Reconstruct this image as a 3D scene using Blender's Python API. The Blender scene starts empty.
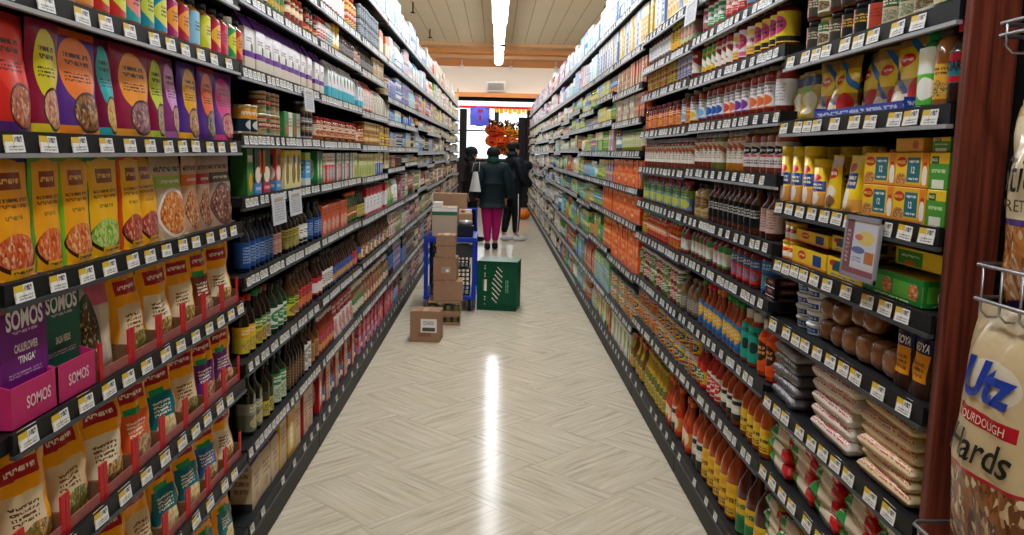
import bpy, bmesh, math, random
from mathutils import Vector, Matrix, noise
R = math.radians
PI = math.pi
random.seed(7)
SC = bpy.context.scene
COL = SC.collection

# ------------------------------------------------------------------ camera
CAM_H = 1.5
FPX = 850.0
PITCH, YAW, ROLL = R(7.71), R(1.249), R(1.35)
cd = bpy.data.cameras.new('camera')
cd.sensor_width = 36.0
cd.lens = FPX / 1024 * 36
cd.clip_start = 0.02
cam = bpy.data.objects.new('camera', cd)
COL.objects.link(cam)
cf = Vector((math.sin(YAW) * math.cos(PITCH), math.cos(YAW) * math.cos(PITCH), -math.sin(PITCH)))
cr0 = Vector((math.cos(YAW), -math.sin(YAW), 0))
cu0 = cr0.cross(cf)
# world appears turned clockwise -> camera rolled counter-clockwise
cr = cr0 * math.cos(ROLL) + cu0 * math.sin(ROLL)
cu = -cr0 * math.sin(ROLL) + cu0 * math.cos(ROLL)
m = Matrix((cr, cu, -cf)).transposed().to_4x4()
m.translation = (0, 0, CAM_H)
cam.matrix_world = m
SC.camera = cam

# ------------------------------------------------------------------ world, light, exposure
w = bpy.data.worlds.new('world'); SC.world = w; w.use_nodes = True
w.node_tree.nodes['Background'].inputs[0].default_value = (0.85, 0.93, 1.0, 1)
w.node_tree.nodes['Background'].inputs[1].default_value = 2.2
SC.view_settings.view_transform = 'Standard'
SC.view_settings.look = 'None'
SC.view_settings.gamma = 1
SC.view_settings.use_curve_mapping = False
SC.view_settings.exposure = 0.0
LIGHT_STRENGTH = 25.0

# aisle geometry (metres)
XL, XR = -0.845, 0.865          # planes of the price rails, left and right
L_BAYS = [1.2, 2.85] + [2.85 + 1.28 * k for k in range(1, 14)]
R_BAYS = [1.62, 2.60] + [2.60 + 1.27 * k for k in range(1, 17)]
SH = 0.042                       # from the lip of a rail up to the shelf surface


def lin(h):
    if isinstance(h, str):
        h = h.lstrip('#'); c = [int(h[i:i + 2], 16) / 255 for i in (0, 2, 4)]
    else:
        c = h
    return tuple((x / 12.92 if x <= 0.04045 else ((x + 0.055) / 1.055) ** 2.4) for x in c) + (1,)


# ------------------------------------------------------------------ materials
MATS = {}


def nmat(key):
    m = bpy.data.materials.new(key); m.use_nodes = True
    MATS[key] = m
    m.node_tree.nodes['Principled BSDF'].inputs['Specular IOR Level'].default_value = 0.22
    return m, m.node_tree, m.node_tree.nodes['Principled BSDF']


def pm(key, col, rough=0.5, metal=0.0, coat=0.0, bump=0.0, bscale=30, var=0.0, trans=0.0, alpha=1.0):
    """plain procedural material with a little colour variation and bump"""
    if key in MATS: return MATS[key]
    m, nt, b = nmat(key)
    b.inputs['Roughness'].default_value = rough
    b.inputs['Metallic'].default_value = metal
    b.inputs['Coat Weight'].default_value = coat
    b.inputs['Transmission Weight'].default_value = trans
    b.inputs['Alpha'].default_value = alpha
    c = lin(col)
    if var or bump:
        tc = nt.nodes.new('ShaderNodeTexCoord')
        n = nt.nodes.new('ShaderNodeTexNoise'); n.inputs['Scale'].default_value = bscale
        n.inputs['Detail'].default_value = 3
        nt.links.new(tc.outputs['Object'], n.inputs['Vector'])
        r = nt.nodes.new('ShaderNodeValToRGB')
        lo = tuple(x * (1 - var) for x in c[:3]) + (1,); hi = tuple(min(1, x * (1 + var)) for x in c[:3]) + (1,)
        r.color_ramp.elements[0].color = lo; r.color_ramp.elements[1].color = hi
        r.color_ramp.elements[0].position = 0.35; r.color_ramp.elements[1].position = 0.65
        nt.links.new(n.outputs['Fac'], r.inputs[0]); nt.links.new(r.outputs[0], b.inputs['Base Color'])
        if bump:
            bp = nt.nodes.new('ShaderNodeBump'); bp.inputs['Strength'].default_value = bump
            bp.inputs['Distance'].default_value = 0.004
            nt.links.new(n.outputs['Fac'], bp.inputs['Height']); nt.links.new(bp.outputs[0], b.inputs['Normal'])
    else:
        b.inputs['Base Color'].default_value = c
    return m


def _group(name, ins, build):
    g = bpy.data.node_groups.new(name, 'ShaderNodeTree')
    for n in ins: g.interface.new_socket(n, in_out='INPUT', socket_type='NodeSocketFloat')
    g.interface.new_socket('M', in_out='OUTPUT', socket_type='NodeSocketFloat')
    i = g.nodes.new('NodeGroupInput'); o = g.nodes.new('NodeGroupOutput')

    def M(op, *a):
        n = g.nodes.new('ShaderNodeMath'); n.operation = op
        for k, v in enumerate(a):
            if isinstance(v, (int, float)): n.inputs[k].default_value = v
            else: g.links.new(v, n.inputs[k])
        return n.outputs[0]
    res = build(M, i.outputs, g)
    g.links.new(res, o.inputs[0])
    return g


def _rect(M, I, g):
    a = M('LESS_THAN', M('ABSOLUTE', M('SUBTRACT', I['U'], I['cu'])), I['hw'])
    b = M('LESS_THAN', M('ABSOLUTE', M('SUBTRACT', I['V'], I['cv'])), I['hh'])
    return M('MULTIPLY', a, b)


def _ell(M, I, g):
    a = M('DIVIDE', M('SUBTRACT', I['U'], I['cu']), I['hw'])
    b = M('DIVIDE', M('SUBTRACT', I['V'], I['cv']), I['hh'])
    return M('LESS_THAN', M('ADD', M('MULTIPLY', a, a), M('MULTIPLY', b, b)), 1.0)


def _diag(M, I, g):
    s = M('ADD', M('MULTIPLY', M('SUBTRACT', I['U'], I['cu']), 0.7), M('SUBTRACT', I['V'], I['cv']))
    return M('MULTIPLY', M('LESS_THAN', M('ABSOLUTE', s), I['hh']), M('LESS_THAN', M('ABSOLUTE', M('SUBTRACT', I['U'], I['cu'])), I['hw']))


def _text(M, I, g):
    base = _rect(M, I, g)
    t = M('MULTIPLY', M('DIVIDE', M('ADD', M('SUBTRACT', I['V'], I['cv']), I['hh']), M('MULTIPLY', I['hh'], 2)), I['n'])
    fr = M('FRACT', t); ln = M('FLOOR', t)
    row = M('LESS_THAN', M('ABSOLUTE', M('SUBTRACT', fr, 0.5)), 0.3)
    cx = g.nodes.new('ShaderNodeCombineXYZ')
    g.links.new(M('MULTIPLY', I['U'], 34), cx.inputs[0]); g.links.new(M('ADD', M('MULTIPLY', ln, 3.7), M('MULTIPLY', fr, 1.6)), cx.inputs[1])
    nz = g.nodes.new('ShaderNodeTexNoise'); nz.inputs['Scale'].default_value = 1.0; nz.inputs['Detail'].default_value = 0.5
    g.links.new(cx.outputs[0], nz.inputs['Vector'])
    return M('MULTIPLY', M('MULTIPLY', base, row), M('GREATER_THAN', nz.outputs['Fac'], 0.46))


G = {'rect': _group('mask_rect', ['U', 'V', 'cu', 'cv', 'hw', 'hh'], _rect),
     'ell': _group('mask_ellipse', ['U', 'V', 'cu', 'cv', 'hw', 'hh'], _ell),
     'diag': _group('mask_diagonal', ['U', 'V', 'cu', 'cv', 'hw', 'hh'], _diag),
     'text': _group('mask_lettering', ['U', 'V', 'cu', 'cv', 'hw', 'hh', 'n'], _text)}


def art(key, bg, layers=(), rough=0.42, coat=0.0, bump=0.0, metal=0.0):
    """printed surface. layers: (shape, cu, cv, hw, hh, colour[, lines]); colour 'food:a:b' = mottled"""
    if key in MATS: return MATS[key]
    m, nt, b = nmat(key)
    b.inputs['Roughness'].default_value = rough; b.inputs['Coat Weight'].default_value = coat
    b.inputs['Metallic'].default_value = metal
    uv = nt.nodes.new('ShaderNodeUVMap'); sp = nt.nodes.new('ShaderNodeSeparateXYZ')
    nt.links.new(uv.outputs[0], sp.inputs[0])

    def colour(c):
        if isinstance(c, str) and c.startswith('food:'):
            _, a, d = c.split(':')
            vo = nt.nodes.new('ShaderNodeTexVoronoi'); vo.inputs['Scale'].default_value = 30
            nt.links.new(uv.outputs[0], vo.inputs['Vector'])
            s = nt.nodes.new('ShaderNodeSeparateColor'); nt.links.new(vo.outputs['Color'], s.inputs[0])
            r = nt.nodes.new('ShaderNodeValToRGB'); nt.links.new(s.outputs[0], r.inputs[0])
            r.color_ramp.elements[0].color = lin(a); r.color_ramp.elements[1].color = lin(d)
            r.color_ramp.elements[1].position = 0.7; e = r.color_ramp.elements.new(1.0); e.color = lin('d8c49a')
            return r.outputs[0]
        n = nt.nodes.new('ShaderNodeRGB'); n.outputs[0].default_value = lin(c); return n.outputs[0]
    cur = colour(bg)
    for L in layers:
        g = nt.nodes.new('ShaderNodeGroup'); g.node_tree = G[L[0]]
        nt.links.new(sp.outputs[0], g.inputs['U']); nt.links.new(sp.outputs[1], g.inputs['V'])
        for k, v in zip(('cu', 'cv', 'hw', 'hh'), L[1:5]): g.inputs[k].default_value = v
        if L[0] == 'text': g.inputs['n'].default_value = L[6] if len(L) > 6 else 3
        mx = nt.nodes.new('ShaderNodeMix'); mx.data_type = 'RGBA'
        nt.links.new(g.outputs[0], mx.inputs[0]); nt.links.new(cur, mx.inputs[6]); nt.links.new(colour(L[5]), mx.inputs[7])
        cur = mx.outputs[2]
    nt.links.new(cur, b.inputs['Base Color'])
    if bump:
        tc = nt.nodes.new('ShaderNodeTexCoord')
        n = nt.nodes.new('ShaderNodeTexNoise'); n.inputs['Scale'].default_value = 22; n.inputs['Detail'].default_value = 2
        nt.links.new(tc.outputs['Object'], n.inputs['Vector'])
        bp = nt.nodes.new('ShaderNodeBump'); bp.inputs['Strength'].default_value = bump; bp.inputs['Distance'].default_value = 0.006
        nt.links.new(n.outputs['Fac'], bp.inputs['Height']); nt.links.new(bp.outputs[0], b.inputs['Normal'])
    return m


def glow(key, col, s):
    if key in MATS: return MATS[key]
    m, nt, b = nmat(key)
    b.inputs['Base Color'].default_value = lin(col)
    b.inputs['Emission Color'].default_value = lin(col); b.inputs['Emission Strength'].default_value = s
    return m


# ------------------------------------------------------------------ mesh builder
class MB:
    def __init__(s): s.v = []; s.f = []; s.m = []; s.u = []; s.sm = []; s.mats = []

    def mi(s, mat):
        if mat not in s.mats: s.mats.append(mat)
        return s.mats.index(mat)

    def face(s, idx, mat, uv=None, sm=False):
        s.f.append(tuple(idx)); s.m.append(s.mi(mat)); s.u.append(uv or [(0, 0)] * len(idx)); s.sm.append(sm)

    def box(s, x0, x1, y0, y1, z0, z1, mat, side=None, top=None, bev=0.0):
        side = side or mat; top = top or side
        if bev > 0: return s.bevbox(x0, x1, y0, y1, z0, z1, mat, side, top, bev)
        o = len(s.v)
        s.v += [(x, y, z) for z in (z0, z1) for y in (y0, y1) for x in (x0, x1)]
        q = [(0, 0), (1, 0), (1, 1), (0, 1)]
        for idx, mt in (((0, 1, 5, 4), mat), ((1, 3, 7, 5), side), ((3, 2, 6, 7), mat), ((2, 0, 4, 6), side), ((4, 5, 7, 6), top), ((2, 3, 1, 0), top)):
            s.face([o + i for i in idx], mt, q)
        return s

    def bevbox(s, x0, x1, y0, y1, z0, z1, mat, side, top, b):
        """box with chamfered vertical and top/bottom edges"""
        rings = [(b, z0), (0, z0 + b), (0, z1 - b), (b, z1)]
        o = len(s.v)
        for d, z in rings:
            c = [(x0 + b, y0), (x1 - b, y0), (x1, y0 + b), (x1, y1 - b), (x1 - b, y1), (x0 + b, y1), (x0, y1 - b), (x0, y0 + b)]
            cx, cy = (x0 + x1) / 2, (y0 + y1) / 2
            for x, y in c:
                s.v.append((x - math.copysign(min(d, abs(x - cx)), x - cx), y - math.copysign(min(d, abs(y - cy)), y - cy), z))
        W = x1 - x0; D = y1 - y0
        for r in range(3):
            for k in range(8):
                k2 = (k + 1) % 8
                i = [o + r * 8 + k, o + r * 8 + k2, o + r * 8 + 8 + k2, o + r * 8 + 8 + k]
                front = k in (0, 4)
                uv = []
                for j in i:
                    x, y, z = s.v[j]
                    uv.append((((x - x0) / W if front else (y - y0) / D), (z - z0) / (z1 - z0)))
                s.face(i, mat if front else side, uv)
        s.face([o + 24 + k for k in range(8)], top, [((s.v[o + 24 + k][0] - x0) / W, (s.v[o + 24 + k][1] - y0) / D) for k in range(8)])
        s.face([o + 7 - k for k in range(8)], top)
        return s

    def lathe(s, prof, seg, mat, cx=0, cy=0, sq=0, cap=(True, True), smooth=True, vr=None, rot=0.0, flat=1.0):
        o = len(s.v); n = len(prof)
        z0, z1 = (vr if vr else (prof[0][1], prof[-1][1]))
        for r, z in prof:
            for k in range(seg):
                a = 2 * PI * k / seg + rot
                f = 1.0
                if sq: f = 1 / ((abs(math.cos(a)) ** sq + abs(math.sin(a)) ** sq) ** (1 / sq))
                s.v.append((cx + r * f * math.sin(a), cy - r * f * math.cos(a) * flat, z))
        for i in range(n - 1):
            for k in range(seg):
                k2 = (k + 1) % seg
                ua = ((k / seg * 2 + 0.5 + 0.0) % 2.0) ; ub = ua + 2 / seg
                va = (prof[i][1] - z0) / max(1e-6, z1 - z0); vb = (prof[i + 1][1] - z0) / max(1e-6, z1 - z0)
                s.face([o + i * seg + k, o + i * seg + k2, o + (i + 1) * seg + k2, o + (i + 1) * seg + k], mat,
                       [(ua, va), (ub, va), (ub, vb), (ua, vb)], smooth)
        if cap[1] and prof[-1][0] > 1e-5: s.face([o + (n - 1) * seg + k for k in range(seg)], mat)
        if cap[0] and prof[0][0] > 1e-5: s.face([o + seg - 1 - k for k in range(seg)], mat)
        return s

    def grid(s, fn, nu, nv, mat, sm=True, flip=False):
        o = len(s.v)
        for j in range(nv + 1):
            for i in range(nu + 1): s.v.append(tuple(fn(i / nu, j / nv)))
        for j in range(nv):
            for i in range(nu):
                a = o + j * (nu + 1) + i
                idx = [a, a + 1, a + nu + 2, a + nu + 1]
                uv = [(i / nu, j / nv), ((i + 1) / nu, j / nv), ((i + 1) / nu, (j + 1) / nv), (i / nu, (j + 1) / nv)]
                if flip: idx.reverse(); uv.reverse()
                s.face(idx, mat, uv, sm)
        return s

    def tube(s, pts, r, seg, mat, closed=False):
        o = len(s.v); P = [Vector(p) for p in pts]; n = len(P)
        for i, p in enumerate(P):
            if closed: d = (P[(i + 1) % n] - P[i - 1]).normalized()
            else: d = (P[min(i + 1, n - 1)] - P[max(i - 1, 0)]).normalized()
            a = d.orthogonal().normalized() if abs(d.z) > 0.95 else d.cross(Vector((0, 0, 1))).normalized()
            b = d.cross(a)
            rr = r[i] if isinstance(r, (list, tuple)) else r
            for k in range(seg):
                t = 2 * PI * k / seg; s.v.append(tuple(p + a * (rr * math.cos(t)) + b * (rr * math.sin(t))))
        for i in range(n if closed else n - 1):
            j = (i + 1) % n
            for k in range(seg):
                k2 = (k + 1) % seg
                s.face([o + i * seg + k, o + j * seg + k, o + j * seg + k2, o + i * seg + k2], mat, None, True)
        if not closed:
            s.face([o + k for k in range(seg)], mat); s.face([o + (n - 1) * seg + seg - 1 - k for k in range(seg)], mat)
        return s

    def ball(s, c, rx, ry, rz, mat, nu=12, nv=8, p=1.0):
        def f(u, v):
            a = 2 * PI * u; b = PI * (v - 0.5)
            cb = math.copysign(abs(math.cos(b)) ** p, math.cos(b)); sb = math.copysign(abs(math.sin(b)) ** p, math.sin(b))
            ca = math.copysign(abs(math.cos(a)) ** p, math.cos(a)); sa = math.copysign(abs(math.sin(a)) ** p, math.sin(a))
            return c[0] + rx * cb * ca, c[1] + ry * cb * sa, c[2] + rz * sb
        return s.grid(f, nu, nv, mat)

    def mesh2d(s, vs, fs, mapf, mat, extrude=0):
        o = len(s.v)
        s.v += [tuple(mapf(x, y)) for x, y in vs]
        for f in fs: s.face([o + i for i in f], mat)
        return s

    def add(s, other, M):
        o = len(s.v)
        s.v += [tuple(M @ Vector(v)) for v in other.v]
        for f, mi, u, sm in zip(other.f, other.m, other.u, other.sm):
            s.face([o + i for i in f], other.mats[mi], u, sm)
        return s

    def mesh(s, name):
        me = bpy.data.meshes.new(name)
        me.from_pydata(s.v, [], s.f)
        for mt in s.mats: me.materials.append(mt)
        me.polygons.foreach_set('material_index', s.m)
        me.polygons.foreach_set('use_smooth', s.sm)
        uv = me.uv_layers.new(name='UVMap')
        flat = [c for u in s.u for p in u for c in p]
        uv.data.foreach_set('uv', flat)
        me.update()
        return me

    def build(s, name, parent=None, loc=(0, 0, 0), rz=0.0, **tags):
        o = bpy.data.objects.new(name, s.mesh(name)); COL.objects.link(o)
        if parent: o.parent = parent
        o.location = loc; o.rotation_euler = (0, 0, rz)
        tag(o, **tags)
        return o


def tag(o, label=None, cat=None, group=None, kind=None):
    if label: o['label'] = label
    if cat: o['category'] = cat
    if group: o['group'] = group
    if kind: o['kind'] = kind
    return o


def empty(name, loc=(0, 0, 0), rz=0.0, **tags):
    o = bpy.data.objects.new(name, None); COL.objects.link(o); o.location = loc; o.rotation_euler = (0, 0, rz)
    o.empty_display_size = 0.05
    return tag(o, **tags)


_TX = {}


def text2d(body, width=None, height=None, shear=0.0, bold=0.0, spacing=1.0):
    """lettering as a flat 2-D mesh centred on 0,0 scaled to width and/or height"""
    k = (body, shear, bold, spacing)
    if k not in _TX:
        c = bpy.data.curves.new('lettering', 'FONT'); c.body = body; c.size = 1; c.resolution_u = 3
        c.shear = shear; c.offset = bold; c.space_character = spacing; c.align_x = 'LEFT'
        o = bpy.data.objects.new('lettering', c); COL.objects.link(o)
        bpy.context.view_layer.update()
        dg = bpy.context.evaluated_depsgraph_get()
        me = o.evaluated_get(dg).to_mesh()
        vs = [(v.co.x, v.co.y) for v in me.vertices]; fs = [tuple(p.vertices) for p in me.polygons]
        o.evaluated_get(dg).to_mesh_clear()
        bpy.data.objects.remove(o); bpy.data.curves.remove(c)
        x0 = min(v[0] for v in vs); x1 = max(v[0] for v in vs); y0 = min(v[1] for v in vs); y1 = max(v[1] for v in vs)
        _TX[k] = ([((x - (x0 + x1) / 2) / (x1 - x0), (y - (y0 + y1) / 2) / (y1 - y0)) for x, y in vs], fs, (x1 - x0) / (y1 - y0))
    vs, fs, asp = _TX[k]
    if width is None: width = height * asp
    if height is None: height = width / asp
    return [(x * width, y * height) for x, y in vs], fs


# ------------------------------------------------------------------ pixel <-> place (measured off the photograph once)
def ray(px, py):
    a = px - 512; b = py - 267.5
    x = a * math.cos(ROLL) + b * math.sin(ROLL); y = -a * math.sin(ROLL) + b * math.cos(ROLL)
    return cf * FPX + cr0 * x - cu0 * y


def ypx(side, px, z, off=.034):
    """distance down the aisle of the spot on the rail plane at height z seen in picture column px"""
    X = XL - off if side == 'L' else XR + off
    lo, hi = 0.3, 40.0
    for _ in range(40):
        Y = (lo + hi) / 2
        p = Vector((X, Y, z - CAM_H)); d = p.dot(cf)
        u = FPX * p.dot(cr0) / d; v = -FPX * p.dot(cu0) / d
        x = 512 + u * math.cos(ROLL) - v * math.sin(ROLL)
        if (x < px) == (side == 'L'): lo = Y
        else: hi = Y
    return (lo + hi) / 2

# ------------------------------------------------------------------ the setting
def nodes_of(m): return m.node_tree, m.node_tree.nodes['Principled BSDF']


def floor_material():
    m, nt, b = nmat('floor_tile')
    N = nt.nodes; Lk = nt.links.new
    tc = N.new('ShaderNodeTexCoord')
    mp = N.new('ShaderNodeMapping'); mp.inputs['Rotation'].default_value = (0, 0, R(45)); mp.inputs['Scale'].default_value = (1 / 0.5, 1 / 0.5, 1)
    mp.inputs['Location'].default_value = (0.3, 0.1, 0)
    Lk(tc.outputs['Object'], mp.inputs[0])
    ck = N.new('ShaderNodeTexChecker'); ck.inputs['Scale'].default_value = 1.0
    off = N.new('ShaderNodeVectorMath'); off.operation = 'ADD'; off.inputs[1].default_value = (0, 0, 0.5)
    Lk(mp.outputs[0], off.inputs[0]); Lk(off.outputs[0], ck.inputs['Vector'])

    def streak(sx, sy):
        q = N.new('ShaderNodeMapping'); q.inputs['Scale'].default_value = (sx, sy, 1); Lk(mp.outputs[0], q.inputs[0])
        n = N.new('ShaderNodeTexNoise'); n.inputs['Scale'].default_value = 1; n.inputs['Detail'].default_value = 5; n.inputs['Roughness'].default_value = 0.65
        Lk(q.outputs[0], n.inputs['Vector']); return n.outputs['Fac']
    a = streak(1.2, 18.0); c = streak(18.0, 1.2)
    mx = N.new('ShaderNodeMix'); mx.data_type = 'FLOAT'
    Lk(ck.outputs['Fac'], mx.inputs[0]); Lk(a, mx.inputs[2]); Lk(c, mx.inputs[3])
    r = N.new('ShaderNodeValToRGB'); Lk(mx.outputs[0], r.inputs[0])
    e = r.color_ramp.elements
    e[0].position = 0.28; e[0].color = lin('a3987f'); e[1].position = 0.72; e[1].color = lin('d6ccb6')
    k = e.new(0.46); k.color = lin('c3b79f')
    # joints between the squares
    br = N.new('ShaderNodeTexBrick'); br.offset = 0; br.inputs['Scale'].default_value = 1
    br.inputs['Brick Width'].default_value = 1; br.inputs['Row Height'].default_value = 1
    br.inputs['Mortar Size'].default_value = 0.006; br.inputs['Mortar Smooth'].default_value = 0.4
    Lk(mp.outputs[0], br.inputs['Vector'])
    m2 = N.new('ShaderNodeMix'); m2.data_type = 'RGBA'; m2.inputs[7].default_value = lin('8d8068')
    sc = N.new('ShaderNodeMath'); sc.operation = 'MULTIPLY'; sc.inputs[1].default_value = 0.4
    Lk(br.outputs['Fac'], sc.inputs[0]); Lk(sc.outputs[0], m2.inputs[0]); Lk(r.outputs[0], m2.inputs[6])
    Lk(m2.outputs[2], b.inputs['Base Color'])
    b.inputs['Roughness'].default_value = 0.22
    n2 = N.new('ShaderNodeTexNoise'); n2.inputs['Scale'].default_value = 5; n2.inputs['Detail'].default_value = 3
    Lk(tc.outputs['Object'], n2.inputs['Vector'])
    rr = N.new('ShaderNodeMapRange'); rr.inputs['To Min'].default_value = 0.08; rr.inputs['To Max'].default_value = 0.17
    Lk(n2.outputs['Fac'], rr.inputs['Value']); Lk(rr.outputs[0], b.inputs['Roughness'])
    b.inputs['Specular IOR Level'].default_value = 0.03
    return m


def plank_material(key, base, dark, pitch):
    m, nt, b = nmat(key); N = nt.nodes; Lk = nt.links.new
    tc = N.new('ShaderNodeTexCoord'); sp = N.new('ShaderNodeSeparateXYZ'); Lk(tc.outputs['Object'], sp.inputs[0])
    d = N.new('ShaderNodeMath'); d.operation = 'DIVIDE'; d.inputs[1].default_value = pitch; Lk(sp.outputs[0], d.inputs[0])
    f = N.new('ShaderNodeMath'); f.operation = 'FRACT'; Lk(d.outputs[0], f.inputs[0])
    l = N.new('ShaderNodeMath'); l.operation = 'LESS_THAN'; l.inputs[1].default_value = 0.06; Lk(f.outputs[0], l.inputs[0])
    n = N.new('ShaderNodeTexNoise'); n.inputs['Scale'].default_value = 1.2; Lk(tc.outputs['Object'], n.inputs['Vector'])
    r = N.new('ShaderNodeValToRGB'); Lk(n.outputs['Fac'], r.inputs[0])
    r.color_ramp.elements[0].color = tuple(x * 0.9 for x in lin(base)[:3]) + (1,); r.color_ramp.elements[1].color = lin(base)
    mx = N.new('ShaderNodeMix'); mx.data_type = 'RGBA'; Lk(l.outputs[0], mx.inputs[0]); Lk(r.outputs[0], mx.inputs[6]); mx.inputs[7].default_value = lin(dark)
    Lk(mx.outputs[2], b.inputs['Base Color']); b.inputs['Roughness'].default_value = 0.7
    return m


def wood_material():
    m, nt, b = nmat('red_wood'); N = nt.nodes; Lk = nt.links.new
    tc = N.new('ShaderNodeTexCoord'); mp = N.new('ShaderNodeMapping'); mp.inputs['Scale'].default_value = (90, 90, 3)
    Lk(tc.outputs['Object'], mp.inputs[0])
    n = N.new('ShaderNodeTexNoise'); n.inputs['Scale'].default_value = 1; n.inputs['Detail'].default_value = 4; Lk(mp.outputs[0], n.inputs['Vector'])
    r = N.new('ShaderNodeValToRGB'); Lk(n.outputs['Fac'], r.inputs[0])
    r.color_ramp.elements[0].color = lin('3a1610'); r.color_ramp.elements[1].color = lin('87402c')
    r.color_ramp.elements[0].position = 0.3; r.color_ramp.elements[1].position = 0.75
    Lk(r.outputs[0], b.inputs['Base Color']); b.inputs['Roughness'].default_value = 0.45
    return m


black = pm('black_metal', '0d0f11', 0.5)
blackm = pm('black_matt', '090a0b', 0.75)
steel = pm('steel_lip', 'b9bec2', 0.3, metal=0.6)
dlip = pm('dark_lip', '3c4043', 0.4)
wood = wood_material()


def structure(name, mb): return mb.build(name, kind='structure')


structure('floor', MB().box(-9, 9, -4, 34, -0.1, 0, floor_material()))
structure('ceiling', MB().box(-9, 9, -4, 20.2, 4.0, 4.1, plank_material('ceiling_planks', 'ead8b6', 'c0a57a', 0.3)))
paint = pm('wall_paint', 'cfc4ae', 0.8)
structure('wall_left', MB().box(-9.1, -9, -4, 34, 0, 4.3, paint))
structure('wall_right', MB().box(9, 9.1, -4, 34, 0, 4.3, paint))
structure('wall_back', MB().box(-9, 9, -4.1, -4, 0, 4.3, paint))
# stepped orange beam across the aisle ends, cream bulkhead behind it
orange = pm('orange_paint', 'e8a468', 0.6); peach = pm('peach_paint', 'f0c090', 0.6); cream = pm('cream_paint', 'f0eee2', 0.7)
bm = MB().box(-9, 9, 20.2, 20.9, 3.93, 4.3, peach)
bm.box(-9, 9, 20.9, 21.3, 3.84, 4.3, orange).box(-9, 9, 21.3, 21.7, 3.76, 4.3, peach).box(-9, 9, 21.7, 22.2, 3.66, 4.3, orange).box(-9, 9, 21.68, 21.7, 3.6, 3.8, orange)
structure('trim_1', bm)
bm = MB().grid(lambda u, v: (-9 + 18 * u, 22.2 + 1.8 * (1 - (1 - v) ** 2) ** 0.5 if v < 1 else 24.0, 4.2 - 1.1 * v), 2, 10, cream)
bm.box(-9, 9, 24.0, 24.2, 3.08, 4.3, cream)
bm.box(-9, 9, 22.2, 24.2, 4.2, 4.3, cream)
structure('ceiling.001', bm)
structure('trim_2', MB().box(-9, 9, 23.93, 24.25, 3.0, 3.12, orange).box(-9, 9, 24.0, 24.2, 2.9, 3.0, blackm))
structure('ceiling.002', MB().box(-9, 9, 24.2, 34, 3.9, 4.0, cream))
# store front with daylight beyond
frame = pm('window_frame_metal', '3b3a3a', 0.5)
glassm = pm('window_glass', 'ffffff', 0.02, trans=1.0)
wf = MB()
wf.box(-9, 9, 30, 30.2, 0, 0.5, paint).box(-9, 9, 30, 30.2, 3.3, 4.3, paint)
structure('wall_far', wf)
for k in range(6):
    x0 = -9 + 3 * k
    f = MB().box(x0, x0 + 0.08, 30.02, 30.16, 0.5, 3.3, frame).box(x0 + 2.92, x0 + 3, 30.02, 30.16, 0.5, 3.3, frame)
    f.box(x0 + 0.08, x0 + 2.92, 30.02, 30.16, 0.5, 0.58, frame).box(x0 + 0.08, x0 + 2.92, 30.02, 30.16, 3.22, 3.3, frame).box(x0 + 0.08, x0 + 2.92, 30.04, 30.12, 2.2, 2.25, frame)
    structure('window_%d' % (k + 1), f)
structure('floor.001', MB().box(-12, 12, 34, 60, -0.12, -0.02, pm('pavement', 'b5b3ae', 0.8)))

# air vent in the bulkhead
v = MB().box(-0.32, 0.24, 23.9, 24.0, 3.15, 3.43, pm('vent_white', 'e6e6e0', 0.5))
vent = v.build('ceiling_vent', label='white square air vent on the cream bulkhead above the aisle end', cat='vent')
gr = MB()
for k in range(6): gr.box(-0.26, 0.18, 23.87, 23.9, 3.2 + 0.032 * k, 3.215 + 0.032 * k, pm('vent_grey', 'b0b4b0', 0.5))
gr.build('grille', vent)

# fluorescent strips: housing + diffuser, hung by rods
tube_m = glow('lamp_diffuser', 'f4f8ff', LIGHT_STRENGTH)


def strip(x, y0, y1, z, lab, grp=None, hw=0.12):
    h = MB().box(x - hw, x + hw, y0, y1, z + 0.045, z + 0.09, pm('lamp_white', 'eeeeea', 0.5))
    o = h.build('ceiling_light', label=lab, cat='ceiling light', group=grp)
    d = MB().grid(lambda u, v: (x + (hw - .005) * math.cos(PI * (1 + u)), y0 + 0.01 + (y1 - y0 - 0.02) * v, z + 0.045 + 0.06 * math.sin(PI * (1 + u))), 8, 1, tube_m, flip=True)
    d.build('diffuser', o)
    r = MB()
    for yy in (y0 + 0.3, y1 - 0.3): r.tube([(x, yy, z + 0.09), (x, yy, 4.0)], 0.006, 6, black)
    r.build('hanger_rod', o)


zl = 3.55
names = ['nearest', 'second', 'third', 'fourth', 'fifth']
ys = [2.0, 6.0, 9.9, 14.3, 17.3, 20.6]
for i in range(5):
    strip(0.02, ys[i], ys[i + 1] - 0.04, zl, 'white fluorescent ceiling light over the aisle, %s from the camera' % names[i], hw=0.12 if i < 3 else 0.098)
for sx in (-3.6, 3.6):
    strip(sx, 0.5, 19.0, 3.55, 'long white fluorescent light over the neighbouring aisle to the %s' % ('left' if sx < 0 else 'right'))
strip(0.0, -3.6, 1.0, 3.55, 'white fluorescent light behind the camera')
cv = MB().tube([(-6, 22.5, 3.98), (6, 22.5, 3.98)], 0.02, 8, glow('added_fill_tube', 'eaf2ff', 36.0)); cv.build('added_fill_light', label='added white fill tube, unseen above the orange beam, brightening the bulkhead', cat='ceiling light')  # added lamp, unseen behind the beam, brightens the cream bulkhead
strip(0.0, 26.5, 29.0, 3.5, 'white fluorescent light over the checkout area')
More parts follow.
